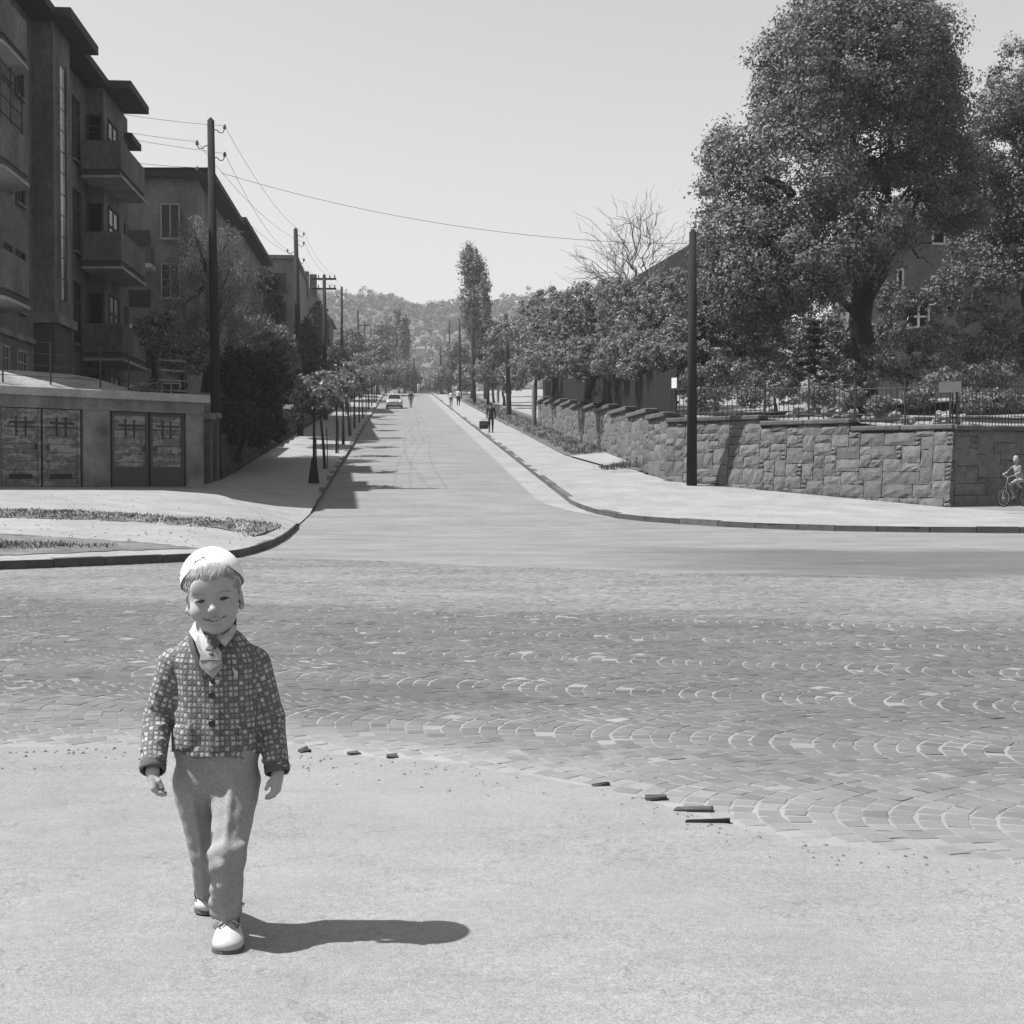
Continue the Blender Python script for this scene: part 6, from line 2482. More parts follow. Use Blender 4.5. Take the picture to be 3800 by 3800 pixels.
M['cap'] = mat("white_knitted_cap", 0.88, rough=0.95, var=0.03, scale=10, fine=260, fvar=0.05, bump=0.5, dist=0.003)
M['shirt'] = mat("white_shirt_cotton", 0.48, rough=0.9, var=0.03, bump=0.1)
M['tiecloth'] = mat("pale_tie_cloth", 0.36, rough=0.8, var=0.10, scale=30, fine=300, fvar=0.15, bump=0.2, dist=0.002)
M['vest'] = mat("grey_vest_cloth", 0.11, rough=0.9, var=0.1, scale=30, fine=300, fvar=0.2, bump=0.2, dist=0.002)
M['button'] = mat("black_button", 0.012, rough=0.35, var=0.05, bump=0, spec=0.5)
M['rib'] = mat("dark_ribbed_knit", 0.11, rough=0.95, var=0.15, scale=40, fine=350, fvar=0.3, bump=0.6, dist=0.003)
M['shoe'] = mat("white_shoe_leather", 0.46, rough=0.6, var=0.10, scale=14, fine=70, fvar=0.07, bump=0.15, dist=0.004, spec=0.35)
M['sole'] = mat("grey_shoe_sole", 0.12, var=0.2, scale=20)
M['trouser'] = mat("grey_wool_trousers", 0.30, rough=0.95, var=0.10, scale=26, fine=170, fvar=0.30, bump=0.5, dist=0.004)

# checked wool: coordinates are laid on the cloth (around / along torso and sleeves)
t = NT("checked_cardigan_wool")
uvw = t.attr("cloth").outputs["Vector"]
wv = t.new("ShaderNodeTexNoise")
t.l.new(uvw, wv.inputs["Vector"])
wv.inputs["Scale"].default_value = 55
u, w_, _z = t.sep(uvw)
nz = t.math('MULTIPLY', t.math('SUBTRACT', wv.outputs[0], 0.5), 0.55)
PER = 0.0152
uu = t.math('ADD', t.math('DIVIDE', u, PER), nz)
vv_ = t.math('ADD', t.math('DIVIDE', w_, PER * 0.95), nz)
fu, fv = t.math('FRACT', uu), t.math('FRACT', vv_)


def tri(x):
    return t.math('ABSOLUTE', t.math('SUBTRACT', x, 0.5))


edge_ = t.math('MAXIMUM', tri(fu), tri(fv))
sq = t.math('SUBTRACT', 1.0, t.smooth(edge_, 0.10, 0.52))
iu, iv = t.math('FLOOR', uu), t.math('FLOOR', vv_)
mu = t.math('LESS_THAN', t.math('FLOORED_MODULO', iu, 3.0), 0.5)
mv = t.math('LESS_THAN', t.math('FLOORED_MODULO', iv, 3.0), 0.5)
xor = t.math('ABSOLUTE', t.math('SUBTRACT', mu, mv))
wn_ = t.new("ShaderNodeTexWhiteNoise", noise_dimensions='2D')
cb_ = t.new("ShaderNodeCombineXYZ")
t.l.new(iu, cb_.inputs[0])
t.l.new(iv, cb_.inputs[1])
t.l.new(cb_.outputs[0], wn_.inputs[0])
sqv = t.math('MULTIPLY', t.mix(xor, 0.44, 0.21), t.ramp(wn_.outputs[0], 0, 1, 0.72, 1.22))
fz = t.new("ShaderNodeTexNoise")
t.l.new(uvw, fz.inputs["Vector"])
fz.inputs["Scale"].default_value = 300
fuzz = t.ramp(fz.outputs[0], 0.3, 0.7, 0.5, 1.5)
t.color(t.math('MULTIPLY', t.mix(sq, 0.115, sqv), fuzz))
t.b.inputs["Roughness"].default_value = 0.95
t.b.inputs["Specular IOR Level"].default_value = 0.1
t.bump(t.math('ADD', t.math('MULTIPLY', sq, 0.7), fz.outputs[0]), 0.5, 0.003)
M['check'] = t.m

# --- head frame
HC = q(791, 2196, 3.665)
roll, yaw, nod = math.radians(6.5), math.radians(9), math.radians(4)
Rr = V([(math.cos(roll), 0, math.sin(roll)), (0, 1, 0), (-math.sin(roll), 0, math.cos(roll))]).T
Ry = V([(math.cos(yaw), math.sin(yaw), 0), (-math.sin(yaw), math.cos(yaw), 0), (0, 0, 1)]).T
Rn = V([(1, 0, 0), (0, math.cos(nod), math.sin(nod)), (0, -math.sin(nod), math.cos(nod))]).T
HR = Rr @ Ry @ Rn                               # columns: head right, head back, head up


def hp(x, y, z):
    return HC + HR @ V((x, y, z))


# --- skeleton
NECK = q(797, 2420, 3.705)
SHL, SHR = q(640, 2462, 3.71), q(952, 2462, 3.73)
ELL, ELR = q(585, 2660, 3.71), q(1003, 2665, 3.75)
WRL, WRR = q(566, 2862, 3.60), q(1030, 2868, 3.68)
HIPL, HIPR = q(732, 2890, 3.715), q(878, 2890, 3.70)
KNL, KNR = q(768, 3165, 3.76), q(845, 3180, 3.605)
ANL, ANR = q(772, 3322, 3.93), q(841, 3420, 3.665)
PEL = (HIPL + HIPR) / 2

xs = np.arange(X0 - 0.24, X0 + 0.24, 0.0022)
ysg = np.arange(3.44, 4.02, 0.0024)
zsg = np.concatenate([np.arange(0.02, 0.36, 0.006), np.arange(0.36, 0.50, 0.0022), np.arange(0.50, 0.80, 0.006), np.arange(0.80, 1.09, 0.0018)])
F = Field(xs, ysg, zsg)
# head
F.ell(hp(0, .012, .028), (.0745, .088, .082), R=HR)
F.ell(hp(0, -.016, -.028), (.0615, .064, .072), .02, R=HR)
F.ell(hp(0, -.012, -.070), (.047, .050, .034), .02, R=HR)
for s_ in (-1, 1):
    F.ell(hp(s_ * .037, -.048, -.042), (.026, .0255, .024), .018, R=HR)
F.ell(hp(0, -.054, -.091), (.020, .019, .015), .018, R=HR)
F.ell(hp(0, -.066, .020), (.05, .014, .03), .02, R=HR)
for s_ in (-1, 1):
    F.ell(hp(s_ * .0295, -.0945, -.012), (.0205, .0185, .0115), .011, '-', R=HR)
    F.ell(hp(s_ * .0295, -.0665, -.0125), (.0155, .0135, .0105), .005, R=HR)
F.cone(hp(0, -.072, -.012), hp(0, -.085, -.034), .0045, .0065, .014)
F.ell(hp(0, -.0875, -.0370), (.0080, .0078, .0070), .008, R=HR)
for s_ in (-1, 1):
    F.ell(hp(s_ * .0090, -.082, -.0395), (.0050, .007, .0048), .006, R=HR)
    F.ell(hp(s_ * .0045, -.090, -.0455), (.0022, .003, .0018), .002, '-', R=HR)
# mouth: smiling lips
for s_ in (-1, 1):
    F.cone(hp(0, -.0798, -.0630), hp(s_ * .025, -.0700, -.0600), .0034, .0018, .009)
    F.cone(hp(0, -.0785, -.0715), hp(s_ * .020, -.0705, -.0655), .0032, .0018, .009)
    F.cone(hp(0, -.0828, -.0668), hp(s_ * .014, -.0790, -.0652), .0013, .0012, .0022, '-')
    F.cone(hp(s_ * .014, -.0790, -.0652), hp(s_ * .027, -.0705, -.0605), .0012, .0014, .0025, '-')
    F.ell(hp(s_ * .0285, -.0712, -.0602), (.0035, .005, .0035), .006, '-', R=HR)
# ears
for s_ in (-1, 1):
    c_, b_ = math.cos(.5 * s_), math.sin(.5 * s_)
    RE = HR @ V([(c_, -b_, 0), (b_, c_, 0), (0, 0, 1)])
    F.ell(hp(s_ * .0705, .010, -.030), (.0062, .0160, .0255), .009, R=RE)
    F.ell(hp(s_ * .0765, .001, -.026), (.0055, .0090, .0155), .004, '-', R=RE)
    F.ell(hp(s_ * .0672, .001, -.050), (.005, .006, .008), .007, R=HR)
# neck, trunk
F.cone(hp(0, .018, -.070), NECK, .040, .046, .02)
F.cone(NECK, PEL, .050, .045, .02)
F.cone(SHL, SHR, .035, .035, .02)
for sh, el, wr in ((SHL, ELL, WRL), (SHR, ELR, WRR)):
    F.cone(sh, el, .030, .023, .012)
    F.cone(el, wr, .023, .0165, .008)
for hi_, kn, an in ((HIPL, KNL, ANL), (HIPR, KNR, ANR)):
    F.cone(hi_, kn, .036, .030, .015)
    F.cone(kn, an, .032, .022, .012)


def hand(wr, el, end, side, curl=0.6):
    """Relaxed child's hand hanging from the wrist, palm facing the thigh."""
    d = unit(end - wr)
    inw = unit(V((-side, 0.15, 0)) - d * np.dot(V((-side, 0.15, 0)), d))       # towards the thigh (palm side)
    fw = unit(np.cross(inw, d)) * 1.0
    if fw[1] > 0:
        fw = -fw                            # thumb side: forwards
    F.cone(wr, wr + d * .018, .0165, .0155, .006)
    for o_, L_, r_ in ((.014, .044, .0100), (.005, .047, .0105), (-.005, .045, .0105), (-.014, .040, .0095)):
        F.cone(wr + d * .010 + fw * o_ * .6, wr + d * L_ + fw * o_ + inw * .001, .0105, r_, .007)
    for o_, L_, c_ in ((.0150, .030, .9), (.0052, .034, 1.0), (-.0048, .032, 1.1), (-.0142, .025, 1.25)):
        k0 = wr + d * (.047 if abs(o_) < .01 else .043) + fw * o_
        a_ = curl * c_
        d1 = unit(d * math.cos(a_) + inw * math.sin(a_))
        d2 = unit(d * math.cos(a_ * 2.1) + inw * math.sin(a_ * 2.1))
        d3 = unit(d * math.cos(a_ * 2.8) + inw * math.sin(a_ * 2.8))
        k1 = k0 + d1 * L_ * .46
        k2 = k1 + d2 * L_ * .32
        k3 = k2 + d3 * L_ * .24
        F.cone(k0, k1, .0068, .0060, .0025)
        F.cone(k1, k2, .0060, .0055, .0025)
        F.cone(k2, k3, .0055, .0046, .0025)
    t0 = wr + d * .014 + fw * .012 + inw * .004
    t1 = t0 + unit(d * .8 + fw * .45 + inw * .55) * .021
    t2 = t1 + unit(d * .95 + fw * .05 + inw * .45) * .017
    F.cone(t0, t1, .0090, .0068, .005)
    F.cone(t1, t2, .0066, .0050, .003)


hand(WRL, ELL, q(578, 2960, 3.585), -1, 0.55)
hand(WRR, ELR, q(1024, 2960, 3.66), 1, 0.5)
v, f = F.mesh()
fc = v[f].mean(1)
# lips take their own colour (near the mouth only)
hl_ = (fc - HC) @ HR
lipm = (np.abs(hl_[:, 0]) < .0235 - 0.0) & (hl_[:, 2] > -.0765 + .12 * hl_[:, 0] ** 2 / .02) & (hl_[:, 2] < -.0585 + 0.0) & (hl_[:, 1] < -.0735)
lipd = np.full(len(fc), 1.0)
for s_ in (-1, 1):
    lipd = np.minimum(lipd, sd_cone(fc, hp(0, -.0798, -.0630), hp(s_ * .025, -.0700, -.0600), .0034, .0018))
    lipd = np.minimum(lipd, sd_cone(fc, hp(0, -.0785, -.0715), hp(s_ * .020, -.0705, -.0655), .0032, .0018))
mi = ((lipd < 0.0010) & (np.abs(hl_[:, 0]) < .03) & (hl_[:, 1] < -.06)).astype(np.int32)
put("body", v, f, None, boy, smooth=True, mats=[M['boyskin'], M['lip']], mi=mi)

# the line of the closed, smiling mouth
def face_y(x, z):
    for y_ in np.arange(-.115, -.03, .0006):
        p_ = hp(x, y_, z)
        i_, j_, k_ = (int(np.searchsorted(a_, c_)) for a_, c_ in zip((F.xs, F.ys, F.zs), p_))
        if F.a[i_, j_, k_] < 0:
            return y_
    return -.07


P = []
for x_ in np.linspace(-.025, .025, 15):
    z_ = -.0672 + .0068 * (abs(x_) / .025) ** 1.8
    P.append(hp(x_, face_y(x_, z_) + .0006, z_))
P = [P[0]] + [(P[i - 1] + P[i] * 2 + P[i + 1]) / 4 for i in range(1, 14)] + [P[-1]]
M['mouthline'] = mat("mouth_line", 0.06, var=0.05, bump=0)
G().tube(P, [.0017, .0016, .0013] + [.0010] * 9 + [.0013, .0016, .0017], 6).out("mouth", M['mouthline'], boy, smooth=True)

# eyes: narrow, screwed up against the sun, painted darker for the brow shadow
for s_ in (-1, 1):
    e = bpy.data.objects.new("eye", None)
    e.parent = boy
    COL.objects.link(e)
    c = hp(s_ * .0295, -.0742, -.0128)
    g = G()
    g.ball((0, 0, 0), (.0132, .0062, .0034), 18, 10)
    put("shaded_eye_white", V(g.v) @ HR.T + c, g.f, M['eyewhite_shaded'], e, smooth=True)
    g = G()
    g.ball((0, 0, 0), (.0080, .0034, .0037), 16, 9)
    put("iris", V(g.v) @ HR.T + hp(s_ * .0290, -.0782, -.0126), g.f, M['iris'], e, smooth=True)
    P = [hp(s_ * (.0295 + x_), -.0790 + abs(x_ - .0) ** 2 * 28 + 0.001, -.0092 - (x_ / .0155) ** 2 * .0042) for x_ in np.linspace(-.0145, .0155, 9)]
    G().tube(P, [.0010, .0018, .0025, .0029, .0030, .0028, .0025, .0018, .0010], 6).out("eyelash", M['lash'], e, smooth=True)  # lash line thickened to deepen the painted brow shadow
    P = [hp(s_ * (.0295 + x_), -.0790 + abs(x_) ** 2 * 30 + .0016, -.0158 + (x_ / .0155) ** 2 * .0024) for x_ in np.linspace(-.012, .013, 7)]
    G().tube(P, [.0004, .0008, .0009, .0009, .0009, .0008, .0004], 5).out("lower_lid", M['lip'], e, smooth=True)
    g = G()
    for k_ in range(34):
        x_ = -.016 + .034 * k_ / 33 + rng.normal(0, .0006)
        z_ = .0050 + .0022 * math.sin((x_ + .016) / .034 * 3.0) + rng.normal(0, .0007)
        y_ = -.0822 + (x_ + .0295) ** 2 * 5.2 - 0.0012
        a = hp(s_ * (.0295 + x_), y_, z_)
        g.tube([a, a + HR @ V((s_ * .005, .0012, .0012))], [.0005, .0002], 3)
    g.out("eyebrow", M['brow'], boy)

# hair: a cropped shell under the cap and a combed fringe
H2 = Field(*[np.arange(HC[k] - .115, HC[k] + .125, .0028) for k in range(3)])
H2.ell(hp(0, .016, .030), (.0785, .090, .085), R=HR)
H2.ell(hp(0, .052, -.03), (.058, .050, .055), .02, R=HR)
H2.add(lambda P: -(((P - HC) @ HR)[..., 2] - (.050 - 0.62 * np.clip(((P - HC) @ HR)[..., 1] + .062, 0, .074) - 3.0 * np.clip(((P - HC) @ HR)[..., 1] - .012, 0, .05))),
       HC - .2, HC + .2, .004, '-') if False else None
PH = np.stack(np.meshgrid(H2.xs, H2.ys, H2.zs, indexing='ij'), -1)
L_ = (PH - HC) @ HR
line = np.where(L_[..., 1] < -.045, .048, .048 - .95 * (L_[..., 1] + .045))
line = np.where(L_[..., 1] > .022, -.0157 - 2.2 * (L_[..., 1] - .022), line)
line = np.maximum(line, -.075) + 0.006 * np.sin(L_[..., 0] * 240) * (L_[..., 1] < -.03)
H2.a = np.maximum(H2.a, (line - L_[..., 2]) * 0.7).astype(np.float32)
v, f = H2.mesh()
hair = put("hair", v, f, M['hairblond'], boy, smooth=True)
g = G()
hr_ = np.random.default_rng(4)
for k_ in range(330):
    x_ = hr_.uniform(-.064, .064)
    y0_ = -math.sqrt(max(0, 1 - (x_ / .081) ** 2)) * .090 + .016
    L = hr_.uniform(.018, .044) * (1.15 if -.01 < x_ < .03 else 1.0) * (0.8 + .3 * (abs(x_) < .045))
    z0_ = .0845 - 3.2 * x_ * x_
    sw = hr_.normal(-0.18, .34)
    P = []
    for t_ in np.linspace(0, 1, 6):
        xx = x_ + sw * L * t_
        zz = z0_ - L * t_
        yy = -math.sqrt(max(0.02, 1 - (xx / .0775) ** 2 - ((zz - .028) / .085) ** 2)) * .0885 + .012 - .0052 - .0010 * math.sin(t_ * 3)
        P.append(hp(xx, yy, zz))
    r0_ = hr_.uniform(.0011, .0020)
    g.tube(P, [r0_, r0_, r0_ * .95, r0_ * .8, r0_ * .55, r0_ * .15], 4)
for s_ in (-1, 1):                           # short hair in front of the ears
    for k_ in range(60):
        y_ = hr_.uniform(-.050, .000)
        z_ = hr_.uniform(.0, .052) - .55 * (y_ + .02)
        x_ = s_ * (.0755 * math.sqrt(max(.05, 1 - ((y_ - .012) / .089) ** 2 - ((z_ - .028) / .083) ** 2)) + .0008)
        L = hr_.uniform(.010, .020)
        g.tube([hp(x_, y_, z_), hp(x_ * 1.0 + s_ * .001, y_ + .004, z_ - L * .5), hp(x_ * .985, y_ + .005, z_ - L)], [.0013, .0012, .0003], 4)
g.out("fringe", M['hairblond'], hair, smooth=True)

# cap: knitted skull cap tipped back, its rim turned up with a dark edge
CP = Field(*[np.arange(HC[k] - .12, HC[k] + .135, .0026) for k in range(3)])
CP.ell(hp(0, .018, .034), (.0835, .0955, .0850), R=HR)
PH = np.stack(np.meshgrid(CP.xs, CP.ys, CP.zs, indexing='ij'), -1)
L_ = (PH - HC) @ HR
rim = .0850 - .52 * (L_[..., 1] + .075) - 4.4 * np.clip(np.abs(L_[..., 0]) - .012, 0, 1) ** 2
rim_d = (rim - L_[..., 2]) * .85
CP.a = np.maximum(np.maximum(CP.a, rim_d), -(CP.a + .0075)).astype(np.float32)
v, f = CP.mesh()
capo = put("cap", v, f, M['cap'], boy, smooth=True)
# rim piping
P = []
for a in np.linspace(-2.2, 2.2, 60):
    # intersect the rim surface with the cap shell at this heading by marching
    best = None
    for zz in np.linspace(-.06, .112, 260):
        k0 = 1 - ((zz - .034) / .0850) ** 2
        if k0 <= 0:
            continue
        xx = .0835 * math.sqrt(k0) * math.sin(a)
        yy = .018 - .0955 * math.sqrt(k0) * math.cos(a)
        d_ = abs(.0850 - .52 * (yy + .075) - 4.4 * max(abs(xx) - .012, 0) ** 2 - zz)
        if best is None or d_ < best[0]:
            best = (d_, xx, yy, zz)
    P.append(hp(best[1] * .995, best[2] * .995, best[3]))
G().tube(P, .0018, 6).out("piping", M['vest'], capo, smooth=True)
# small running-animal emblem embroidered on the front
g = G()


def cappt(x_, z_):
    y_ = .018 - .0955 * math.sqrt(max(0.01, 1 - (x_ / .0835) ** 2 - ((z_ - .034) / .0850) ** 2)) - .0006
    return hp(x_, y_, z_)


for pl in (((-.038, .0895), (-.030, .0925), (-.022, .0945), (-.012, .0990), (-.006, .0995)), ((-.030, .0925), (-.033, .0880), (-.037, .0865)), ((-.022, .0945), (-.018, .0895)),
           ((-.012, .0990), (-.009, .0955), (-.005, .0945)), ((-.027, .0935), (-.026, .0890)), ((-.012, .099), (-.015, .1005))):
    g.tube([cappt(*p_) for p_ in pl], .0011, 5)
g.out("emblem", M['lash'], capo)

# --- cardigan
C = Field(np.arange(X0 - .27, X0 + .27, .0028), np.arange(3.50, 3.86, .0028), np.arange(.42, .87, .0028))
CX = q(805, 2600, 3.71)[0]
tl = [(.500, 803, .116, .094), (.535, 803, .116, .090), (.60, 804, .112, .085), (.66, 803, .108, .082), (.71, 801, .109, .081), (.755, 800, .110, .078), (.79, 799, .100, .068), (.815, 798, .078, .056),
      (.835, 797, .056, .048)]
tz = V([a[0] for a in tl])
tcx = V([at(a[1], 2600, 3.71)[0] for a in tl])
ta, tb_ = V([a[2] for a in tl]), V([a[3] for a in tl])
PG = np.stack(np.meshgrid(C.xs, C.ys, C.zs, indexing='ij'), -1)
zc_ = np.clip(PG[..., 2], .49, .85)
cx_ = np.interp(zc_, tz, tcx)
A_, B_ = np.interp(zc_, tz, ta), np.interp(zc_, tz, tb_)
wr_ = 0.0022 * np.sin(PG[..., 2] * 95 + PG[..., 0] * 38) * np.clip((.68 - PG[..., 2]) * 6, 0, 1) + .0016 * np.sin(PG[..., 0] * 120 + PG[..., 2] * 22)
dx_, dy_ = (PG[..., 0] - cx_) / A_, (PG[..., 1] - 3.715) / B_
rad = (np.abs(dx_) ** 2.35 + np.abs(dy_) ** 2.35) ** (1 / 2.35)
dT = (rad - 1) * np.minimum(A_, B_) * 0.92 + wr_
hem = .505 + .006 * np.sin((PG[..., 0] - X0) * 38) - .012 * (PG[..., 0] - X0) / .12
dT = np.maximum(dT, hem - PG[..., 2])
C.a = np.minimum(C.a, dT).astype(np.float32)
SL = []
for side, (sh, el, wr) in ((-1, (SHL + V((.004, 0, .0)), ELL, WRL)), (1, (SHR + V((-.004, 0, 0)), ELR, WRR))):
    wr2 = el + (wr - el) * 0.97
    SL.append((sh, el, wr2))
    C.cone(sh, el, .043, .0385, .022)
    C.cone(el, wr2, .0385, .0330, .012)
    # folds across the sleeve
    ax = unit(wr2 - el)
    for i_, tt in enumerate((.10, .22, .36, .50, .66, .80)):
        c_ = el + (wr2 - el) * tt
        tilt = unit(ax + V((0.5 * side * (-1) ** i_, -.3, 0)) * .7)
        sdv = unit(np.cross(tilt, (0, 1, 0)))
        C.cone(c_ - sdv * .033 + V((0, -.026, 0)), c_ + sdv * .033 + V((0, -.030, 0)), .0030, .0045, .010)
    for i_, tt in enumerate((.35, .6, .85)):
        c_ = sh + (el - sh) * tt
        C.cone(c_ + V((-side * .030, -.018, -.014)), c_ + V((side * .012, -.036, .012)), .003, .0045, .010)
    # cuff: cut the sleeve and hollow it
    end = wr2
    C.add(lambda P, e=end, a_=ax: -((P - e) @ a_), end - .055, end + .055, .002, '-', pad=0.0)
    C.cone(end - ax * .016, end + ax * .05, .0265, .0265, .003, '-')
# V neck
fz_ = q(784, 2522, 3.62)
VB = fz_[2]
Pm = PG
cxv = CX - .016
slope = np.where(Pm[..., 0] < cxv, 2.2, 1.95)
wedge = (VB + np.abs(Pm[..., 0] - cxv) * slope - Pm[..., 2]) * .5
wedge = np.maximum(wedge, Pm[..., 1] - 3.70)
C.a = np.maximum(C.a, -wedge).astype(np.float32)
# hollow neck hole
C.add(lambda P: sd_cone(P, NECK - V((0, 0, .03)), NECK + V((0, -.01, .12)), .047, .062), NECK - .11, NECK + .15, .004, '-')
v, f = C.mesh()


def cloth_uv(v):
    th_ = np.arctan2(v[:, 0] - np.interp(v[:, 2], tz, tcx), -(v[:, 1] - 3.715))
    U = np.stack([th_ * .108, v[:, 2], 0 * th_], -1)
    for side, (sh, el, wr2) in zip((-1, 1), SL):
        d1 = sd_cone(v, sh, el, .043, .0385)
        d2 = sd_cone(v, el, wr2, .0385, .033)
        dt = np.abs(v[:, 0] - np.interp(v[:, 2], tz, tcx)) - np.interp(np.clip(v[:, 2], .5, .83), tz, ta)
        s_ = np.minimum(d1, d2) < np.maximum(dt, -.5)
        s_ &= (side * (v[:, 0] - np.interp(v[:, 2], tz, tcx))) > .075
        up_ = d1 < d2
        for sel, a_, b_, off in ((s_ & up_, sh, el, 0.0), (s_ & ~up_, el, wr2, np.linalg.norm(el - sh))):
            ax = unit(b_ - a_)
            w = v[sel] - a_
            al = w @ ax
            e1_ = unit(np.cross(ax, (0, 1, 0)))
            e2_ = np.cross(ax, e1_)
            U[sel] = np.stack([np.arctan2(w @ e1_, w @ e2_) * .038 + 3 * side, -al - off, 0 * al], -1)
    return U


uvc = cloth_uv(v)
card = put("cardigan", v, f, M['check'], boy, smooth=True, attrs={"cloth": ('POINT', 'FLOAT_VECTOR', uvc)})


def surf_y(x_, z_, extra=0.0):
    """Front surface of the cardigan's body at x, z."""
    a_, b_ = np.interp(z_, tz, ta), np.interp(z_, tz, tb_)
    u_ = min(.98, abs(x_ - np.interp(z_, tz, tcx)) / a_)
    return 3.715 - b_ * (1 - u_ ** 2.35) ** (1 / 2.35) * 1.0 - extra


def front(px, py, extra=0.002):
    D = 3.63
    for _ in range(6):
        p = at(px, py, D)
        D = surf_y(p[0], p[2], extra)
    p = at(px, py, D)
    return p


# ribbed edge round the neck
for side in (-1, 1):
    P = []
    for t_ in np.linspace(0, 1, 14):
        z_ = VB + t_ * (.835 - VB)
        x_ = cxv + side * (z_ - VB) / (2.2 if side < 0 else 1.95)
        P.append(V((x_, surf_y(x_, min(z_, .825), -.001) + (0.02 * max(0, t_ - .8) * 5 * .6), z_)))
    P.append(P[-1] + V((side * -.004, .035, .010)))
    rings = []
    for i_, p_ in enumerate(P):
        d_ = unit(P[min(i_ + 1, len(P) - 1)] - P[max(i_ - 1, 0)])
        n_ = unit(V((side * .25, -1, .2)))
        s_ = unit(np.cross(d_, n_))
        n_ = np.cross(s_, d_)
        rings.append([p_ + s_ * .0085 * math.cos(a) + n_ * .0042 * math.sin(a) for a in np.linspace(0, 2 * math.pi, 11)[:-1]])
    G().loft(rings).out("neck_rib", M['rib'], card, smooth=True)
# cuffs
for side, (sh, el, wr2) in zip((-1, 1), SL):
    ax = unit(wr2 - el)
    e1_ = unit(np.cross(ax, (0, 1, 0)))
    e2_ = np.cross(ax, e1_)
    rings = []
    for (o_, r_) in ((-.022, .0335), (-.016, .0352), (-.009, .0338), (-.004, .0352), (.003, .0338), (.006, .031), (.004, .027), (-.012, .0262)):
        rings.append([wr2 + ax * o_ + r_ * (e1_ * math.cos(a) + e2_ * math.sin(a)) for a in np.linspace(0, 2 * math.pi, 29)[:-1]])
    G().loft(rings, cap=False).out("cuff", M['rib'], card, smooth=True)


def patch(name, quad_px, m, parent, extra=0.003, th=0.0035, n=10, uv=True, bulge=0.0):
    """Cloth patch lying on the cardigan: quad of photo pixels (tl, tr, br, bl)."""
    tl_, tr_, br_2, bl_ = [V(p, ).astype(float) for p in quad_px]
    vs = []
    for lay in (0, 1):
        for j in range(n + 1):
            for i in range(n + 1):
                u_, w2 = i / n, j / n
                p_ = (tl_ * (1 - u_) + tr_ * u_) * (1 - w2) + (bl_ * (1 - u_) + br_2 * u_) * w2
                e_ = extra + (th if lay else -.002)
                if lay and (i in (0, n) or j in (0, n)):
                    e_ -= th * .45
                vs.append(front(p_[0], p_[1], e_ + bulge * math.sin(u_ * math.pi) * math.sin(w2 * math.pi)))
    N = (n + 1) ** 2
    fs = []
    for j in range(n):
        for i in range(n):
            a = j * (n + 1) + i
            fs.append((N + a, N + a + n + 1, N + a + n + 2, N + a + 1))
    ring = [i for i in range(n + 1)] + [j * (n + 1) + n for j in range(1, n + 1)] + [n * (n + 1) + i for i in range(n - 1, -1, -1)] + [j * (n + 1) for j in range(n - 1, 0, -1)]
    for k_ in range(len(ring)):
        a, b = ring[k_], ring[(k_ + 1) % len(ring)]
        fs.append((a, N + a, N + b, b))
    vs = V(vs)
    at_ = {"cloth": ('POINT', 'FLOAT_VECTOR', cloth_uv(vs))} if uv else None
    return put(name, vs, fs, m, parent, smooth=True, attrs=at_)


patch("button_band", ((775, 2528), (817, 2522), (818, 2788), (776, 2795)), M['check'], card, .004, .004, 12)
patch("pocket", ((635, 2692), (712, 2684), (712, 2782), (637, 2790)), M['check'], card, .003, .004, bulge=.003)
patch("pocket", ((884, 2694), (955, 2704), (952, 2785), (890, 2778)), M['check'], card, .003, .004, bulge=.003)
patch("handkerchief", ((860, 2474), (866, 2474), (880, 2514), (872, 2514)), M['shirt'], card, .004, .003, 4, uv=False)
patch("handkerchief", ((864, 2476), (884, 2494), (882, 2514), (876, 2514)), M['shirt'], card, .005, .003, 4, uv=False)
for (px, py) in ((786, 2580), (786, 2684), (790, 2530)):
    c_ = front(px, py, .010)
    r_ = .0092 if py > 2540 else .006
    g = G()
    rings = []
    for (y_, k_) in ((.004, .75), (.0, 1.0), (-.003, 1.0), (-.0045, .8), (-.0038, .55), (-.0038, .0)):
        rings.append([c_ + V((r_ * k_ * math.cos(a), y_, r_ * k_ * math.sin(a))) for a in np.linspace(0, 2 * math.pi, 17)[:-1]])
    g.loft(rings).out("button", M['button'], card, smooth=True)

# --- shirt front, collar, tie
S = Field(np.arange(X0 - .09, X0 + .09, .003), np.arange(3.58, 3.80, .003), np.arange(.68, .875, .003))
S.cone(V((CX - .01, 3.712, .70)), V((CX - .006, 3.708, .79)), .072, .058, .01)
S.cone(V((CX - .006, 3.708, .79)), hp(0, .010, -.092) * 0 + NECK + V((0, -.004, .045)), .058, .0505, .01)
S.cone(NECK + V((0, -.008, .03)), NECK + V((0, -.012, .12)), .0445, .0475, .003, '-')
v, f = S.mesh()
shirt = put("shirt", v, f, M['shirt'], boy, smooth=True)


def flap(name, pts_px, D_pts, m, parent, th=.003):
    """Flat cloth piece through photo points with given depths, with thickness."""
    P = [at(a, b, d) for (a, b), d in zip(pts_px, D_pts)]
    n = len(P)
    c_ = np.mean(P, axis=0)
    nrm = np.zeros(3)
    for i in range(n):
        nrm += np.cross(P[i] - c_, P[(i + 1) % n] - c_)
    nrm = unit(nrm)
    if nrm[1] > 0:
        nrm = -nrm
    vs = [p + nrm * th for p in P] + [p - nrm * th for p in P] + [c_ + nrm * (th * 2.2), c_ - nrm * th]
    fs = []
    for i in range(n):
        k_ = (i + 1) % n
        fs += [(i, k_, 2 * n), (n + i, n + k_, 2 * n + 1), (i, k_, n + k_, n + i)]
    o = put(name, vs, fs, m, parent)
    return o


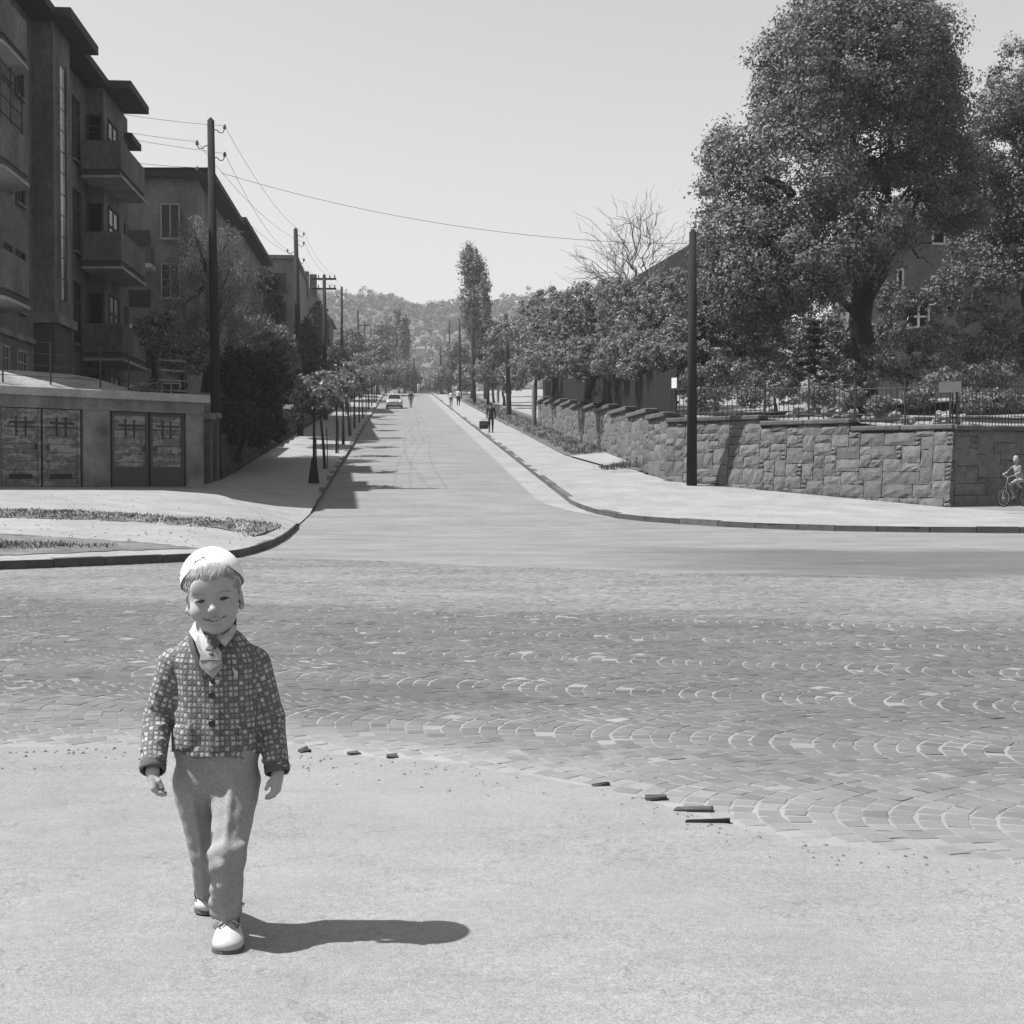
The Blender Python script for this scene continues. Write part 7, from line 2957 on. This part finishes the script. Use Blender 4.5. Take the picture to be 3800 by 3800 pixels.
flap("collar_flap", [(722, 2312), (737, 2332), (752, 2352), (775, 2362), (770, 2395), (757, 2424), (728, 2385), (703, 2346), (712, 2332)],
     [3.70, 3.675, 3.655, 3.636, 3.628, 3.630, 3.640, 3.672, 3.69], M['shirt'], shirt)
flap("collar_flap", [(802, 2362), (830, 2356), (852, 2338), (870, 2318), (876, 2340), (862, 2368), (836, 2398), (815, 2380)],
     [3.640, 3.650, 3.668, 3.70, 3.69, 3.655, 3.634, 3.632], M['shirt'], shirt)
# collar stand behind
rings = []
for (z_, r_) in ((-.012, .0535), (.030, .0505), (.032, .0475), (-.01, .050)):
    rings.append([NECK + V((r_ * math.sin(a), -.008 - r_ * math.cos(a) * 1.0, .048 + z_ + .014 * (1 - math.cos(a)) / 2)) for a in np.linspace(.35, 2 * math.pi - .35, 40)])
G().loft(rings, cap=False, closed=False).out("collar_stand", M['shirt'], shirt, smooth=True)

tie = flap("tie", [(770, 2404), (808, 2402), (822, 2420), (823, 2462), (781, 2488), (741, 2464), (745, 2420)], [3.618, 3.618, 3.612, 3.606, 3.602, 3.606, 3.612], M['tiecloth'], boy, .004)
flap("knot", [(776, 2366), (802, 2364), (812, 2400), (800, 2412), (778, 2410), (768, 2398)], [3.627, 3.627, 3.619, 3.617, 3.617, 3.619], M['vest'], tie, .006)
flap("knot_front", [(770, 2378), (783, 2372), (792, 2402), (790, 2410), (764, 2410)], [3.620, 3.618, 3.610, 3.609, 3.612], M['tiecloth'], tie, .003)
flap("fold", [(744, 2450), (820, 2449), (820, 2453), (744, 2454)], [3.604, 3.604, 3.602, 3.602], M['vest'], tie, .0016)
flap("emblem", [(774, 2424), (790, 2420), (798, 2430), (786, 2438), (778, 2434)], [3.6055, 3.6055, 3.605, 3.6045, 3.605], M['vest'], tie, .0016)
flap("lower_end", [(739, 2462), (781, 2476), (826, 2460), (824, 2478), (790, 2516), (748, 2480)], [3.622, 3.618, 3.622, 3.620, 3.616, 3.620], M['tiecloth'], tie, .003)

# --- trousers
T = Field(np.arange(X0 - .16, X0 + .17, .0028), np.arange(3.48, 4.02, .0030), np.arange(.05, .56, .0028))
T.cone(V((HIPL[0] + .012, 3.715, .515)), V((HIPR[0] - .012, 3.71, .515)), .075, .075, .02)
T.cone(V((HIPL[0] + .02, 3.715, .44)), V((HIPR[0] - .02, 3.71, .44)), .068, .068, .03)
for hi_, kn, an, rr4 in ((HIPL + V((-.002, 0, -.01)), KNL, ANL + (ANL - KNL) * .02, (.066, .045, .036)), (HIPR + V((.000, 0, -.01)), KNR, ANR, (.065, .0455, .0370))):
    T.cone(hi_, kn, rr4[0], rr4[1], .018)
    T.cone(kn, an, rr4[1], rr4[2], .014)
    # pressed crease down the front
    for a_, b_, ra, rb_2 in ((hi_, kn, rr4[0], rr4[1]), (kn, an, rr4[1], rr4[2])):
        ax = unit(b_ - a_)
        fw = unit(V((0, -1, 0)) - ax * (-ax[1]))
        T.cone(a_ + fw * (ra * .98), b_ + fw * (rb_2 * .98), ra * .10, rb_2 * .11, .013)
# creases of cloth at the knee, fork and ankle
for (pa, pb_, D, r_) in (((850, 2870), (790, 2945), 3.642, .0055), ((880, 2880), (800, 2990), 3.640, .0045), ((776, 3170), (822, 3148), 3.528, .007),
                         ((780, 3230), (830, 3205), 3.535, .005), ((790, 3300), (835, 3285), 3.556, .006), ((785, 3350), (880, 3360), 3.578, .008), ((800, 3330), (885, 3325), 3.572, .006),
                         ((788, 3390), (885, 3385), 3.585, .005), ((840, 3165), (900, 3140), 3.545, .006)):
    if D < 3.6:                             # lay the fold on the front of the leading leg
        ends_ = []
        for p_ in (pa, pb_):
            Dm = 3.40
            while Dm < 3.75 and min(sd_cone(at(*p_, Dm)[None], HIPR, KNR, .066, .048)[0], sd_cone(at(*p_, Dm)[None], KNR, ANR, .048, .0375)[0]) > 0.001:
                Dm += .002
            ends_.append(at(*p_, Dm))
        T.cone(ends_[0], ends_[1], r_ * .4, r_ * .7, .030)
    else:
        T.cone(at(*pa, D + .006), at(*pb_, D + .006), r_ * .6, r_ * .9, .022)
PT = np.stack(np.meshgrid(T.xs, T.ys, T.zs, indexing='ij'), -1)
T.a = (T.a + (.0007 * np.sin(PT[..., 2] * 70 + PT[..., 0] * 55 + PT[..., 1] * 30) + .0004 * np.sin(PT[..., 2] * 130 - PT[..., 0] * 90))).astype(np.float32)
# hems
for an, kn, r_ in ((ANL + (ANL - KNL) * .02, KNL, .055), (ANR, KNR, .055)):
    ax = unit(an - kn)
    T.add(lambda P, e=an, a_=ax, rr9=r_: np.maximum(-((P - e) @ a_), np.linalg.norm((P - e) - ((P - e) @ a_)[..., None] * a_, axis=-1) - rr9), an - .06, an + .06, .002, '-', pad=0.0)
T.add(lambda P: -(P[..., 2] - .53) * -1 - 0 * P[..., 0] if False else (.53 - P[..., 2]) * 1.0, V((X0 - 1, 3, .53)), V((X0 + 1, 4.2, .6)), .002, '-', pad=0.0)
v, f = T.mesh()
tro = put("trousers", v, f, M['trouser'], boy, smooth=True)
# turned hem band of the leading leg
for an, kn, r_ in ((ANR, KNR, .0385), (ANL + (ANL - KNL) * .02, KNL, .039)):
    ax = unit(an - kn)
    e1_ = unit(np.cross(ax, (0, 1, 0)))
    e2_ = np.cross(ax, e1_)
    rings = []
    for (o_, k_) in ((-.030, .985), (-.028, 1.03), (-.002, 1.04), (.003, 1.0), (.002, .88), (-.02, .86)):
        rings.append([an + ax * o_ + r_ * k_ * (e1_ * math.cos(a) + e2_ * math.sin(a) * (1.12 if np.dot(e2_ * math.sin(a), (0, -1, 0)) > 0 else 1)) for a in np.linspace(0, 2 * math.pi, 33)[:-1]])
    G().loft(rings, cap=False).out("hem", M['trouser'], tro, smooth=True)


# --- shoes
def shoe(toe, heel, an, zbase=0.0, label=None):
    d = unit((toe - heel) * (1, 1, 0))
    s_ = V((-d[1], d[0], 0))
    L = np.linalg.norm((toe - heel)[:2])
    ang_ = math.atan2(d[1], d[0])
    R = V([d, s_, (0, 0, 1)]).T
    root = bpy.data.objects.new("shoe", None)
    root.parent = boy
    COL.objects.link(root)
    b = V((heel[0], heel[1], zbase))
    lo = np.minimum(b, b + d * L) - .07
    hi = np.maximum(b, b + d * L) + .07
    F_ = Field(np.arange(lo[0], hi[0], .0022), np.arange(lo[1], hi[1], .0022), np.arange(zbase + .004, zbase + .14, .0022))

    def pt(x, y, z):
        return b + R @ V((x * L, y * 1.27, z))
    F_.ell(pt(.80, 0, .022), (.036, .040, .0225), .012, R=R)
    F_.ell(pt(.60, 0, .026), (.045, .0385, .031), .02, R=R)
    F_.ell(pt(.22, 0, .026), (.040, .031, .028), .02, R=R)
    F_.cone(pt(.42, 0, .040), pt(.26, 0, .070), .027, .029, .02)
    F_.cone(pt(.22, 0, .04), an + V((0, 0, -.004)) * 0 + pt(.24, 0, .095), .026, .028, .015)
    F_.cone(pt(.24, 0, .088), pt(.24, 0, .14), .023, .023, .003, '-')
    F_.box(pt(.5, 0, -.02), (.5, .2, .030), R=R)if False else None
    PQ = np.stack(np.meshgrid(F_.xs, F_.ys, F_.zs, indexing='ij'), -1)
    F_.a = np.maximum(F_.a, (zbase + .0105 - PQ[..., 2])).astype(np.float32)
    F_.a = np.maximum(F_.a, (PQ[..., 2] - zbase - .108)).astype(np.float32)
    v, f = F_.mesh()
    put("upper", v, f, M['shoe'], root, smooth=True)
    ol = []
    for (x, w) in ((-.02, .0), (.0, .016), (.08, .025), (.25, .0275), (.45, .0275), (.65, .033), (.82, .0335), (.93, .026), (1.0, .012), (1.015, 0.0)):
        ol.append((x, w))
    poly = [pt(x, w, 0)[:2] for x, w in ol] + [pt(x, -w, 0)[:2] for x, w in ol[-2:0:-1]]
    G().prism(poly, zbase, zbase + .0115).out("sole", M['sole'], root)
    # tongue, eyelet flaps and laces
    g = G()
    for k_, (x, z) in enumerate(((.60, .057), (.53, .066), (.46, .076))):
        g.tube([pt(x, -.015, z - .006), pt(x + .01, -.006, z + .0015), pt(x + .01, .006, z + .0015), pt(x, .015, z - .006)], .0027, 5)
    for sy in (-1, 1):
        g.tube([pt(.50, 0, .072), pt(.58, sy * .014, .066), pt(.57, sy * .022, .058), pt(.52, sy * .012, .066)], .0026, 5)
        g.tube([pt(.52, 0, .070), pt(.63, sy * .010, .059), pt(.67, sy * .017, .050)], .0017, 5)
    g.out("lace", M['shoe'], root)
    for sy in (-1, 1):
        P = [pt(.70, sy * .002, .050), pt(.66, sy * .014, .050), pt(.58, sy * .021, .055), pt(.48, sy * .022, .066), pt(.38, sy * .025, .078)]
        P = [p_ + V((0, 0, .002)) for p_ in P]
        G().tube(P, .0026, 5).out("seam", M['sole'], root, smooth=True)
    return root


tR = q(846, 3530, 3.56)
hR = q(850, 3490, 3.70)
tR[2] = hR[2] = 0
dR = unit(tR - hR)
shoe(tR + dR * .006, tR - dR * .150, ANR)
tL = q(763, 3398, 3.875)
tL[2] = 0
dL = unit(V((-.10, -1, 0)))
shoe(tL, tL - dL * .145, ANL, 0.004)

# ------------------------------------------------------------------ loose grit
gr = np.random.default_rng(12)
P, F_ = [], []
k = 0
for _ in range(420):
    if gr.random() < 0.55:
        x = gr.uniform(-2.6, 2.2)
        y = float(edge_y(x)) - abs(gr.normal(0, 0.22)) - 0.02
        z = 0.0
    else:
        px, py = gr.uniform(0, 900), gr.uniform(1840, 2030)
        p = on_left(px, py)
        x, y, z = p
    r_ = gr.uniform(0.004, 0.011) * (1 if z == 0 else 2.6)
    a = gr.uniform(0, 6.28)
    c, s = math.cos(a) * r_, math.sin(a) * r_
    P += [(x + c, y + s, z), (x - s, y + c, z), (x - c, y - s, z), (x + s, y - c, z), (x + c * .2, y + s * .2, z + r_ * .8)]
    F_ += [(k, k + 1, k + 4), (k + 1, k + 2, k + 4), (k + 2, k + 3, k + 4), (k + 3, k, k + 4)]
    k += 5
tag(put("gravel", P, np.array(F_), M['concrete']), kind='stuff')

# weeds at the foot of the corner wall
wp = []
for _ in range(70):
    q_ = WL + (WR - WL) * gr.uniform(0.02, 1.0) + WN * (0.24 + abs(gr.normal(0, .03)))
    for _k in range(7):
        wp.append(q_ + V((gr.normal(0, .05), gr.normal(0, .05), 0.0)))
blades("weeds", wp, 'grass', h=0.10, w=0.012)

# ------------------------------------------------------------------ air: the far hill fades
hz = bpy.data.materials.new("pale_haze")
hz.use_nodes = True
hz.node_tree.nodes.clear()
ho = hz.node_tree.nodes.new("ShaderNodeOutputMaterial")
hv = hz.node_tree.nodes.new("ShaderNodeVolumePrincipled")
hv.inputs["Color"].default_value = (0.9, 0.9, 0.9, 1)
hv.inputs["Density"].default_value = 0.00036
hv.inputs["Anisotropy"].default_value = 0.0
hz.node_tree.links.new(hv.outputs[0], ho.inputs["Volume"])
tag(G().box((0, 985, 58.0), (2900, 2150, 130)).out("haze", hz), kind='stuff')
